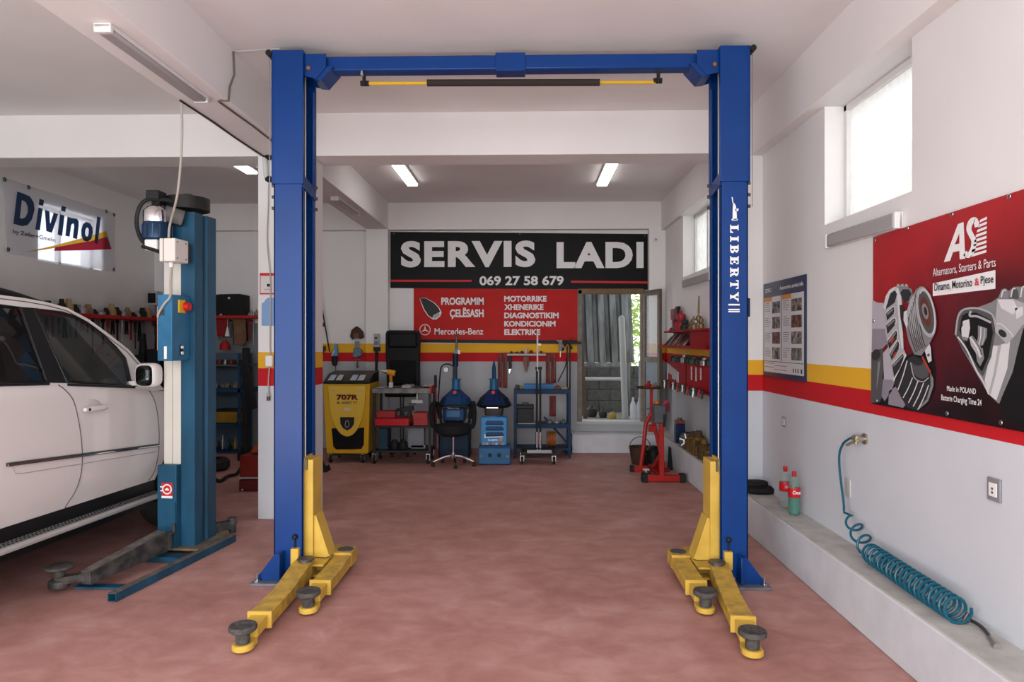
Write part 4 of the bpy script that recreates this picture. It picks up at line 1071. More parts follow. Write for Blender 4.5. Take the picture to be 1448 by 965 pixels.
def parts_banner():
    XB = X_RIGHT - .014
    m = bpy.data.materials.new('parts_print'); m.use_nodes = True; nt = m.node_tree; b = nt.nodes['Principled BSDF']; b.inputs['Roughness'].default_value = .35
    g = nt.nodes.new('ShaderNodeTexCoord'); sp = nt.nodes.new('ShaderNodeSeparateXYZ'); nt.links.new(g.outputs['Object'], sp.inputs[0])
    nz = nt.nodes.new('ShaderNodeTexNoise'); nz.inputs['Scale'].default_value = 2.2; nz.inputs['Detail'].default_value = 5; nt.links.new(g.outputs['Object'], nz.inputs['Vector'])
    ad = nt.nodes.new('ShaderNodeMath'); ad.operation = 'MULTIPLY_ADD'; ad.inputs[1].default_value = .7; nt.links.new(nz.outputs[0], ad.inputs[0]); nt.links.new(sp.outputs[2], ad.inputs[2])
    a2 = nt.nodes.new('ShaderNodeMath'); a2.operation = 'MULTIPLY_ADD'; a2.inputs[1].default_value = .22; nt.links.new(sp.outputs[1], a2.inputs[0]); nt.links.new(ad.outputs[0], a2.inputs[2])
    cr = nt.nodes.new('ShaderNodeValToRGB'); e = cr.color_ramp.elements; e[0].position = .55; e[0].color = (.012, .004, .004, 1); e[1].position = 1.32; e[1].color = (.40, .012, .015, 1)
    k = e.new(.85); k.color = (.10, .006, .008, 1)
    mr = nt.nodes.new('ShaderNodeMapRange'); mr.inputs[2].default_value = 1.4; mr.inputs[4].default_value = 1.0
    nt.links.new(a2.outputs[0], mr.inputs[0]); nt.links.new(mr.outputs[0], cr.inputs[0]); nt.links.new(cr.outputs[0], b.inputs['Base Color'])
    for el, ps in zip(cr.color_ramp.elements, (.30, .62, .95)): el.position = ps
    P0 = at_x(1234.5, 336, XB); P1 = at_x(1232, 571, XB); yl = P0.y; y_end = 2.36
    zt = P0.z; zb = P1.z
    c = [(XB, yl, zb), (XB, y_end, zb - .005), (XB, y_end, zt + .02), (XB, yl, zt)]
    s = tag(sheet('parts_banner', c, (-1, 0, 0), .006, m), 'red and black printed banner showing alternators on the side wall above the red stripe', 'banner')
    F = Face(s, lambda x, y: at_x(x, y, XB), (-1, 0, 0))
    G = lambda n, v, r=.4: mat('print_%s' % n, v if isinstance(v, tuple) else (v, v, v * 1.02), r)
    lt, md, dk, vd, bk = G('light', .52), G('mid', .27), G('dark', .10), G('vdark', .035), G('black', .010)
    hi = G('highlight', .72)
    # --- alternator at the end by the window
    A = lambda pts: [(1235 + x * .238, 370 + y * .238) for x, y in pts]
    def line(nm, m, pts, w, lift, conv):
        cen = spline([V((*q, 0)) for q in pts], 4); T, _u = frames(cen); n = len(cen); L_ = []; R_ = []
        for q, t_ in zip(cen, T): nn = V((-t_.y, t_.x, 0)) * w / 2; L_.append((q.x + nn.x, q.y + nn.y)); R_.append((q.x - nn.x, q.y - nn.y))
        F.shape(nm, m, [conv([L_[k], L_[k + 1], R_[k + 1], R_[k]]) for k in range(n - 1)], lift=lift)
    el = lambda cx_, cy_, a, b_, t, n=34: [(cx_ + a * cos(u) * cos(t) - b_ * sin(u) * sin(t), cy_ + a * cos(u) * sin(t) + b_ * sin(u) * cos(t)) for u in [2 * pi * i / n for i in range(n)]]
    g1, g2, g3, g4, g5 = G('g1', .62), G('g2', .40), G('g3', .22), G('g4', .085), G('g5', .03)
    copper = G('copper', (.40, .05, .02)); lilac = G('lilac', (.44, .41, .45)); lilac2 = G('lilac2', (.26, .235, .27))
    F.shape('alternator_shadow', bk, [A([(-12, 660), (40, 500), (120, 700), (200, 560), (350, 500), (372, 640), (370, 760), (330, 850), (262, 892), (180, 880), (90, 860), (-12, 845)])])
    F.shape('alternator_side', lilac, [A([(-3, 230), (30, 245), (62, 246), (78, 300), (84, 400), (90, 480), (60, 515), (-8, 535)])], lift=.001)
    F.shape('alternator_side', lilac2, [A([(-4, 400), (80, 400), (90, 480), (60, 515), (-8, 535)])], lift=.0012)
    F.shape('alternator_pipe', g4, [A([(-10, 540), (30, 515), (60, 520), (72, 600), (55, 690), (70, 770), (40, 835), (-12, 840)])], lift=.001)
    F.shape('pipe_mouth', g5, [A(el(18, 555, 26, 34, .3))], lift=.0015); F.shape('pipe_gleam', g3, [A([(30, 600), (45, 590), (30, 720), (20, 760)])], lift=.0015)
    F.shape('alternator_foot', lilac, [A([(60, 545), (95, 505), (112, 615), (132, 705), (112, 770), (70, 830), (52, 800), (66, 690)])], lift=.0016)
    F.shape('foot_shade', lilac2, [A([(60, 700), (132, 705), (112, 770), (70, 830), (52, 800)]), A([(96, 770), (150, 735), (205, 840), (180, 870), (92, 850)])], lift=.0018)
    F.shape('bracket', g2, [A([(62, 272), (78, 205), (100, 168), (130, 150), (165, 152), (176, 260), (178, 380), (184, 520), (200, 555), (150, 660), (124, 715), (104, 615), (90, 500), (76, 430)])], lift=.002)
    F.shape('bracket_gleam', g1, [A([(62, 272), (78, 205), (100, 168), (130, 150), (140, 156), (108, 182), (88, 250), (74, 290)]), A([(140, 160), (163, 152), (172, 262), (176, 380), (182, 520), (172, 520), (158, 420), (150, 290)]), A([(186, 548), (202, 556), (150, 664), (124, 716), (120, 700), (148, 640)])], lift=.0024)
    slots = [[(84, 255), (104, 190), (134, 170), (146, 190), (132, 244), (78, 284)], [(79, 306), (124, 268), (133, 292), (128, 306), (86, 352)], [(80, 376), (130, 334), (140, 356), (134, 376), (88, 432)], [(88, 470), (138, 408), (150, 432), (146, 456), (98, 520)], [(100, 548), (148, 470), (161, 492), (158, 516), (114, 588)], [(116, 612), (180, 545), (187, 575), (170, 620), (128, 690)]]
    F.shape('vent_slot', g5, [A(q) for q in slots], lift=.003)
    F.shape('slot_gleam', copper, [A([(105, 470), (125, 445), (130, 460), (112, 490)]), A([(122, 560), (138, 535), (142, 548), (128, 575)])], lift=.0034)
    F.shape('slot_gleam', g3, [A([(q[0][0] + 6, q[0][1] + 2), (q[1][0] - 2, q[1][1] + 10), (q[1][0] + 2, q[1][1] + 18), (q[0][0] + 10, q[0][1] + 14)]) for q in slots[1:]], lift=.0034)
    for q in slots: line('slot_edge', g1, q[:4], 5, .0036, A)
    F.shape('bracket_top', g3, [A([(150, 150), (195, 145), (235, 165), (238, 200), (212, 245), (185, 240), (165, 200)])], lift=.0026)
    F.shape('bracket_gap', g5, [A([(165, 185), (180, 165), (215, 165), (232, 190), (212, 238), (190, 245), (178, 225)]), A([(160, 260), (180, 255), (190, 330), (180, 420), (165, 330)])], lift=.003)
    for k in range(3): F.shape('top_boss', g2, [A([(140 + k * 24, 150), (146 + k * 24, 134), (158 + k * 24, 134), (163 + k * 24, 152)])], lift=.0022)
    # stator and fins
    F.shape('stator', g5, [A([(128, 725), (198, 585), (246, 555), (340, 640), (362, 735), (332, 830), (268, 885), (205, 870), (165, 800)])], lift=.0026)
    F.shape('stator_rim', g3, [A([(340, 640), (362, 700), (362, 740), (332, 830), (268, 886), (264, 876), (322, 818), (346, 735)])], lift=.003)
    for x0_, y0_, x1_, y1_ in ((206, 590, 150, 765), (238, 690, 182, 810), (272, 706, 214, 840), (304, 722, 242, 862), (334, 735, 272, 878)): line('stator_fin', g1, [(x0_, y0_), ((x0_ + x1_) / 2 + 4, (y0_ + y1_) / 2), (x1_, y1_)], 6, .0034, A)
    F.shape('shaft_housing', g4, [A(el(284, 640, 62, 46, .9))], lift=.004); F.shape('shaft_hole', g5, [A(el(268, 595, 34, 24, .3))], lift=.0044)
    line('housing_edge', g2, [(228, 600), (250, 690), (300, 715), (336, 690)], 6, .0046, A)
    F.shape('copper_wire', copper, [A([(292, 570), (302, 562), (348, 650), (356, 690), (340, 660)])], lift=.0048); F.shape('part_tag', g1, [A([(312, 530), (340, 490), (348, 510), (354, 590), (334, 602)])], lift=.0048)
    F.shape('tag_mark', g4, [A([(326, 552), (340, 545), (343, 560), (330, 568)])], lift=.005)
    # pulley drum with belt grooves, rim, hub
    F.shape('pulley_drum', g3, [A([(200, 400), (205, 300), (225, 230), (262, 165), (285, 148), (310, 150), (350, 200), (376, 330), (372, 430), (340, 490), (292, 560), (250, 552), (218, 480)])], lift=.005)
    F.shape('drum_light', g2, [A([(205, 300), (225, 230), (250, 190), (258, 300), (262, 420), (240, 420), (212, 380)])], lift=.0052)
    F.shape('drum_light', g1, [A([(188, 300), (205, 290), (212, 370), (205, 400), (186, 350)])], lift=.0052)
    for k in range(7): line('belt_groove', g5 if k % 2 == 0 else g4, [(216 + k * 7, 330 - k * 22), (222 + k * 10, 410 - k * 8), (240 + k * 11, 480), (262 + k * 10, 540 - k * 6)], 5, .0056, A)
    for k in range(6): line('groove_gleam', g2, [(220 + k * 7, 350 - k * 20), (226 + k * 10, 410 - k * 8), (240 + k * 10, 455 - k * 2)], 2.5, .006, A)
    F.shape('pulley_rim', g2, [A(el(322, 302, 152, 55, 1.38))], {0: [A(el(323, 303, 128, 42, 1.38))]}, lift=.0064)
    line('rim_gleam', g1, [(286, 190), (310, 165), (340, 200), (368, 290), (374, 380), (362, 430)], 6, .0068, A)
    F.shape('pulley_face', g4, [A(el(323, 303, 128, 42, 1.38))], lift=.0064); F.shape('pulley_dish', G('dish', (.12, .04, .025)), [A(el(320, 300, 92, 28, 1.38))], lift=.0068)
    F.shape('pulley_hub', g3, [A(el(318, 296, 48, 18, 1.38))], lift=.0072); F.shape('pulley_hub', g5, [A(el(320, 296, 26, 10, 1.38))], lift=.0076)
    # --- starter motor at the other end
    Bq = lambda pts: [(1310 + x * .3109, 290 + y * .3109) for x, y in pts]
    F.shape('motor_shadow', bk, [Bq([(330, 880), (390, 700), (444, 540), (700, 520), (790, 640), (800, 980), (720, 1110), (440, 1010), (345, 960)])])
    F.shape('motor_case', g3, [Bq([(134, 590), (148, 505), (172, 472), (235, 466), (300, 442), (330, 420), (345, 385), (362, 378), (378, 392), (400, 372), (440, 372), (640, 340), (690, 380), (700, 560), (444, 560), (418, 660), (395, 760), (332, 905), (285, 862), (240, 785), (160, 645)])], lift=.001)
    F.shape('motor_drum', g1, [Bq([(268, 800), (300, 640), (330, 640), (412, 612), (420, 590), (404, 715), (336, 902), (288, 862)])], lift=.002)
    F.shape('drum_shade', g3, [Bq([(385, 622), (412, 612), (420, 592), (404, 715), (336, 902), (322, 890), (372, 745)])], lift=.0024)
    F.shape('drum_shade', g2, [Bq([(330, 640), (345, 636), (318, 780), (296, 862), (286, 858), (308, 770)])], lift=.0024)
    F.shape('yoke', g2, [Bq([(318, 525), (328, 428), (400, 428), (444, 445), (600, 425), (630, 480), (610, 560), (444, 545), (405, 600), (372, 632), (316, 575)])], lift=.003)
    F.shape('yoke_gleam', g1, [Bq([(330, 430), (400, 430), (420, 470), (400, 500), (345, 470)]), Bq([(408, 470), (444, 462), (444, 500), (415, 520)])], lift=.0034)
    for k in range(3): F.shape('yoke_fin', g4 if k % 2 else g3, [Bq([(338 + k * 44, 425), (350 + k * 44, 388 - k * 8), (366 + k * 44, 382 - k * 8), (378 + k * 44, 400 - k * 8), (380 + k * 44, 428)])], lift=.0034); line('fin_gleam', g1, [(346 + k * 44, 420), (354 + k * 44, 392 - k * 8), (368 + k * 44, 388 - k * 8)], 6, .0038, Bq)
    F.shape('bolt_ear', g2, [Bq([(316, 545), (340, 535), (392, 580), (400, 602), (372, 634), (320, 580)])], lift=.004); F.shape('bolt_hole', g5, [Bq(el(352, 585, 22, 14, .75))], lift=.0044)
    line('ear_edge', g1, [(318, 548), (342, 540), (390, 582), (398, 600)], 5, .0044, Bq)
    F.shape('motor_nose', g4, [Bq([(140, 590), (152, 510), (176, 480), (236, 474), (300, 500), (320, 560), (300, 690), (262, 780), (236, 752), (160, 640)])], lift=.003)
    F.shape('nose_window', bk, [Bq([(154, 570), (166, 506), (186, 492), (232, 490), (296, 522), (308, 580), (288, 690), (258, 758), (240, 740), (188, 650)])], lift=.0034)
    line('nose_edge', g2, [(138, 592), (150, 508), (176, 476), (236, 470), (304, 498), (322, 560)], 8, .0044, Bq); line('nose_edge', g1, [(148, 600), (190, 660), (234, 755), (262, 800), (290, 862)], 7, .0044, Bq); line('nose_edge', g2, [(208, 482), (204, 505), (240, 508), (300, 535)], 10, .0046, Bq)
    F.shape('field_coil', g1, [Bq([(164, 560), (172, 528), (200, 520), (204, 560), (196, 605), (166, 598)])], lift=.004); F.shape('field_coil', g3, [Bq([(166, 598), (196, 605), (190, 620), (170, 612)])], lift=.0044); F.shape('coil_slot', g5, [Bq([(160, 545), (168, 530), (172, 545), (164, 562)])], lift=.0044)
    F.shape('armature', g3, [Bq([(240, 548), (282, 562), (280, 600), (262, 640), (232, 640), (240, 600)])], lift=.004); line('armature_gleam', g1, [(254, 556), (252, 600), (244, 636)], 5, .0044, Bq); line('armature_gleam', g2, [(270, 562), (268, 600), (258, 636)], 5, .0044, Bq)
    F.shape('pinion', g2, [Bq([(200, 602), (214, 595), (250, 640), (262, 690), (248, 700), (208, 640)])], lift=.0042); line('pinion_gleam', hi, [(206, 604), (236, 650), (252, 690)], 5, .0046, Bq); line('pinion_gleam', g5, [(214, 600), (246, 646), (258, 684)], 4, .0046, Bq)
    F.shape('pinion', g3, [Bq([(228, 660), (262, 650), (268, 700), (250, 735), (236, 712)])], lift=.0041)
    # --- writing
    F.shape('maker_mark', white_ink, [[(1335, 371), (1355, 317), (1363, 314), (1365.5, 366), (1357.5, 367), (1357, 355), (1348, 357), (1344, 369)]], {0: [[(1350.5, 346), (1357, 344.5), (1357, 330)]]})
    cen = spline([V((1382.5, 321, 0)), V((1379.5, 311.5, 0)), V((1373.5, 314, 0)), V((1370.5, 324, 0)), V((1374, 333, 0)), V((1377.5, 341, 0)), V((1376, 353, 0)), V((1370, 361, 0)), V((1364.5, 358, 0))], 6)
    T, _u = frames(cen); L_ = []; R_2 = []
    for q, t_ in zip(cen, T): nn = V((-t_.y, t_.x, 0)) * 3.6; L_.append((q.x + nn.x, q.y + nn.y * 1.1)); R_2.append((q.x - nn.x, q.y - nn.y * 1.1))
    F.shape('maker_mark', white_ink, [[L_[i], L_[i + 1], R_2[i + 1], R_2[i]] for i in range(len(cen) - 1)])
    F.shape('maker_mark', white_ink, [[(1386.5 - k * 1.9, 311 + k * 7.0), (1396 - k * .1, 306.5 + k * 7.0 - k * .3), (1395.9 - k * .1, 310.3 + k * 7.0 - k * .3), (1385.3 - k * 1.9, 315.2 + k * 7.0)] for k in range(8)])
    F.text('Alternators, Starters & Parts', white_ink, 1320, 380, 1409, 393, .0, y1b=379)
    F.shape('white_strip', white_ink, [[(1319.5, 401), (1408, 382), (1408, 408.5), (1319.5, 419)]])
    F.text('Dinamo, Motorino', ink_black, 1322.5, 401, 1376, 413.5, .012, y1b=406, lift=.001)
    F.text('&', ink_red, 1379.5, 394, 1386, 404.5, .02, y1b=404, lift=.001); F.text('Pjese', ink_black, 1388, 391, 1406, 405.5, .012, y1b=402.5, lift=.001)
    F.text('Made in POLAND', white_ink, 1340, 545.5, 1381, 553, .01, y1b=557)
    F.text('Batterie Charging Time 24', white_ink, 1332, 558, 1389, 568.5, .01, y1b=575)
    mm = MB()
    for x, y in ((1238, 340), (1284, 323), (1347, 303), (1428, 278), (1236, 454), (1240, 567), (1340, 585), (1416, 598)):
        q = F.p(x, y); mm.lathe([(.006, 0), (.012, .002), (.011, .004), (.006, .004)], q, (-1, 0, 0), 12)
    mm.build('eyelet', steel, s)


parts_banner()


def instruction_poster():
    XB = X_RIGHT - .012
    P = lambda x, y: at_x(x, y, XB)
    yl = P(1079.5, 402).y; yr = P(1139, 387).y; zt = P(1139, 388).z; zb = P(1139, 541).z
    s = tag(sheet('instruction_poster', [(XB, yl, zb), (XB, yr, zb), (XB, yr, zt), (XB, yl, zt)], (-1, 0, 0), .010, mat('poster_navy', (.012, .025, .075), .3)), 'framed poster of small photos under a navy heading, above the yellow wall stripe', 'poster')
    n = V((-1, 0, 0)); W = yl - yr; H = zt - zb
    def rect(name, m, u0, v0, u1, v1, par=s, lift=0.0):   # u from the far edge, v from the bottom, 0..1
        c = [V((XB, yl - W * u, zb + H * v)) + n * (.0015 + lift) for u, v in ((u0, v0), (u1, v0), (u1, v1), (u0, v1))]
        return MB().flat(c).build(name, m, par, smooth=0, norm=False)
    paper = mat('paper', (.62, .62, .64), .4); ic = mat('ink_caption', (.16, .16, .19), .5)
    rect('paper_area', paper, .025, .055, .975, .845)
    rect('column_rule', mat('ink_navy', (.03, .04, .08), .5), .462, .175, .478, .845, lift=.0005)
    rect('foot_rule', mat('ink_navy', (0, 0, 0)), .03, .165, .97, .171, lift=.0005)
    og = mat('ink_orange', (.62, .26, .04), .5)
    rect('column_heading', og, .03, .80, .24, .845, lift=.001); rect('column_heading', og, .49, .80, .70, .845, lift=.001)
    rnd = random.Random(3)
    pc = [mat('photo_%d' % k, c, .5, col2=c2, scale=22) for k, (c, c2) in enumerate((((.02, .018, .016), (.30, .30, .30)), ((.02, .016, .014), (.35, .28, .24)), ((.03, .02, .015), (.26, .10, .06)), ((.025, .02, .018), (.40, .36, .32))))]
    for col, (u0, u1) in enumerate(((.245, .44), (.705, .93))):
        for r in range(4):
            v = .795 - r * .158
            rect('small_photo', pc[(r + col) % 4], u0, v - .125, u1, v - .005, lift=.001)
            for q in range(5):
                rect('caption_line', ic, u0 - .19, v - .016 - q * .021, u0 - .19 + rnd.uniform(.09, .16), v - .010 - q * .021, lift=.001)
    for q in range(4): rect('caption_line', ic, .05 + (.25 if q % 2 else 0), .145 - q * .02, .30 + (.3 if q % 2 else 0), .151 - q * .02, lift=.001)
    for q, u in enumerate((.74, .79, .84, .91)): rect('foot_mark', ink_black, u, .075, u + (.02 if q < 3 else .03), .115, lift=.001)
    lettering('ZERO', white_ink, s, V((XB - .003, yl - W * .06, zb + H * .90)), (0, -1, 0), (0, 0, 1), W * .17, H * .04, .01)
    lettering('Automotive service info', white_ink, s, V((XB - .003, yl - W * .44, zb + H * .90)), (0, -1, 0), (0, 0, 1), W * .53, H * .04, .02)


instruction_poster()


def oil_banner():
    XB = X_LEFT + .02
    P = lambda x, y: at_x(x, y, XB)
    film = translucent('banner_film', (.93, .93, .95), .22, .60)
    c = [P(10, 357), P(163, 384.5), P(163, 302), P(4, 251)]
    s = tag(MB().prism(c, (-.004, 0, 0)).build('oil_banner', film, smooth=0), 'translucent white banner with navy lettering hung over the far side window', 'banner')
    F = Face(s, P, (1, 0, 0))
    navy = translucent('ink_navy_film', (.010, .045, .125), .3); yel = translucent('ink_yellow_film', (.75, .45, .05), .45, .1); rd = translucent('ink_red_film', (.42, .02, .045), .45, .1); gy = translucent('ink_grey_film', (.05, .055, .075), .3)
    # each letter from its photographed outline
    def o(q): return q
    F.shape('lettering', navy, [
        [(24, 271), (33, 274), (42, 278), (47, 286), (48.5, 297), (45, 310), (38.5, 318.5), (31, 320), (18.5, 316.5)],
        [(54, 293.5), (60, 295.5), (56, 326), (49.5, 324.5)], [(55.5, 281), (62, 283.5), (60.5, 291.5), (54, 289.5)],
        [(63, 297), (69.5, 299), (70.5, 317), (75.5, 301), (82, 303), (73, 329.5), (65, 327)],
        [(84.5, 303), (91, 305), (87.5, 334), (81, 332)], [(87, 291), (93, 293), (92, 300), (85.8, 298)],
        [(95, 306.5), (101, 308.5), (104, 309), (108, 309.5), (111, 313), (111, 320), (108.5, 338.5), (102.5, 336.5), (104.5, 320), (103.5, 316), (100.5, 318), (98, 335), (92, 333.5)],
        [(121.5, 313.8), (127, 316), (130.5, 322), (131, 330), (128.5, 338.5), (123.5, 342), (118, 340.5), (114.8, 334), (114.5, 325), (117, 317)],
        [(137, 306), (142, 308), (138, 345.5), (133, 344)]],
        {0: [[(30.5, 283), (36, 286), (39, 293), (39, 300), (36, 307), (31, 309.5), (27.5, 308.5)]], 6 + 1: [[(122.5, 321.5), (125, 324), (125, 330), (123.5, 334.5), (121, 334), (120, 330), (120.5, 325)]]}, lift=.0022)
    F.text('by Zeller+Gmelin', gy, 18, 324, 78, 332, .015, y1b=343)
    F.shape('swoosh', yel, [[(78, 347), (100, 341), (131, 333), (150.5, 326.5), (152, 335), (128, 341), (100, 347), (70, 352), (30, 358)]])
    F.shape('swoosh', rd, [[(78, 350), (100, 346), (128, 341), (152, 335), (157.5, 352.5), (128, 354), (76, 355)]], lift=.0005)
    mm = MB()
    for x, y in ((6, 254), (11, 353), (161, 304), (160.5, 381), (40, 265), (150, 299)):
        mm.lathe([(.012, 0), (.026, .004), (.024, .008), (.012, .008)], F.p(x, y), (1, 0, 0), 12)
    mm.build('eyelet', dark_steel, s)


oil_banner()

# ------------------------------------------------------------------ equipment along the back wall


def pb(mb, x0, y0, x1, y1, Yf, Yb):
    a = at_y(x0, y1, Yf); b = at_y(x1, y0, Yf)
    return mb.span((a.x, Yf, max(a.z, .0)), (b.x, Yb, b.z))


def cx(px, Y): return at_y(px, 482, Y).x
def cz(py, Y): return at_y(747, py, Y).z


def caster(parent, x, y, r=.05, name='caster'):
    t = MB().cyl((x - .016, y, r), (x + .016, y, r), r, seg=18).build(name, rubber, parent, bevel=.004)
    MB().span((x - .026, y - .02, r * .9), (x - .020, y + .03, r * 2.25)).span((x + .020, y - .02, r * .9), (x + .026, y + .03, r * 2.25)).span((x - .028, y - .022, r * 2.2), (x + .028, y + .032, r * 2.35)).cyl((x - .02, y, r), (x + .02, y, r), r * .3, seg=10).build('fork', steel, t)
    return t


# yellow air-conditioning service machine
def service_machine():
    Y = 9.25
    t = thing('service_machine', (cx(491, Y), Y + .3, 0), 'yellow wheeled service machine with black top console and number on its front', 'machine')
    yb = mat('machine_yellow', (.60, .34, .012), .38, var=.1, scale=2); yl = mat('shield_yellow', (.66, .43, .04), .3)
    blk = mat('console_black', (.012, .012, .013), .4)
    P = lambda x, y, d=0.0: V((cx(x, Y), Y - d, cz(y, Y)))
    b = MB(); out = [P(456.5, 543), P(461.5, 641.5), P(463, 643), P(519.5, 643), P(521, 641.5), P(523, 543)]
    b.prism([p for p in out], (0, .58, 0)); b.build('body', yb, t, bevel=.02)
    sh = [P(464.5, 546), P(517.5, 546)] + [P(517 - (517 - 493) * (k / 12) ** 1.7 if False else 492 + 25 * cos(pi / 2 * k / 12), 560 + 58 * sin(pi / 2 * k / 12)) for k in range(13)] + [P(492 - 26 * sin(pi / 2 * k / 12), 560 + 58 * cos(pi / 2 * k / 12)) for k in range(1, 13)]
    S_ = MB().prism([p + V((0, -.035, 0)) for p in sh], (0, .05, 0)).build('front_shield', yl, t, bevel=.012)
    cv = [P(469, 607), P(478, 606.5), P(482, 611), P(487, 616), P(492, 618.5), P(497, 616), P(502, 611), P(506, 606.5), P(515, 605.5), P(514.5, 630), P(511, 636), P(476, 637), P(471.5, 633)]
    MB().prism([p + V((0, -.006, 0)) for p in cv], (0, .05, 0)).build('cavity_panel', mat('cavity_dark', (.004, .004, .005), .8), t, bevel=.004)  # flat black panel standing in for the dark open cavity
    bg_ = [P(482, 590.5), P(502, 590.5), P(501.5, 600), P(498, 606), P(492, 609.5), P(486, 606), P(482.5, 600)]
    BD = MB().prism([p + V((0, -.042, 0)) for p in bg_], (0, .01, 0)).build('badge_panel', blk, S_, bevel=.003)
    MB().sweep([P(492 + 3 * cos(a) * (1 if a < pi else .8), 600 + 5 * sin(a), .046) for a in [2 * pi * i / 14 for i in range(14)]], .006, 6, closed=True).build('clip_mark', cable_grey, S_)
    tp = MB().prism([(cx(457, Y), Y - .02, cz(543.5, Y)), (cx(457, Y), Y + .58, cz(543.5, Y)), (cx(457, Y), Y + .58, cz(527, Y)), (cx(457, Y), Y + .25, cz(530, Y)), (cx(457, Y), Y - .02, cz(540.5, Y))], (cx(523, Y) - cx(457, Y), 0, 0))
    tp = tp.build('top_console', blk, t, bevel=.015)
    sl = (P(0, 530).z - P(0, 540.5).z) / .27
    for k, (x0, x1) in enumerate(((464, 472.5), (475.3, 483), (495, 503.5), (505.5, 514.5))):
        z0 = cz(540, Y); zz = lambda d: z0 + d * sl
        m = MB().prism([(cx(x0, Y), Y - .005, zz(.015) + .008), (cx(x1, Y), Y - .005, zz(.015) + .008), (cx(x1 - .7, Y), Y + .15, zz(.17) + .008), (cx(x0 + .5, Y), Y + .15, zz(.17) + .008)], (0, 0, .012))
        g = m.build('gauge', mat('gauge_face_%d' % (k % 2), ((.38, .45, .55), (.45, .45, .45))[k % 2], .3), tp)
    lettering('707R', mat('ink_brown', (.09, .012, .006), .5), S_, P(477, 566.2, .036), (1, 0, 0), (0, 0, 1), cx(507.5, Y) - cx(477, Y), cz(558.4, Y) - cz(566.2, Y), .05)
    lettering('BL ASSIST YT', mat('ink_slate', (.09, .08, .05), .5), S_, P(477.5, 571.8, .036), (1, 0, 0), (0, 0, 1), cx(506.5, Y) - cx(477.5, Y), cz(568.2, Y) - cz(571.8, Y), .03)
    MB().flat([P(487, 581.5, .037), P(497, 581.5, .037), P(497, 577, .037), P(487, 577, .037)]).build('paper_label', mat('label_paper', (.60, .52, .36), .6), S_, smooth=0, norm=False)
    for x0 in (470.5, 507): MB().flat([P(x0, 553.5, .037), P(x0 + 5, 553, .037), P(x0 + 5, 551.5, .037), P(x0, 552, .037)]).build('small_badge', cable_grey, S_, smooth=0, norm=False)
    for x in (466, 512):
        for y in (Y + .05, Y + .5): caster(t, cx(x, Y), y, .052)
    MB().span((cx(464, Y), Y + .03, .10), (cx(518, Y), Y + .55, .14)).build('chassis', black_plastic, t)


service_machine()


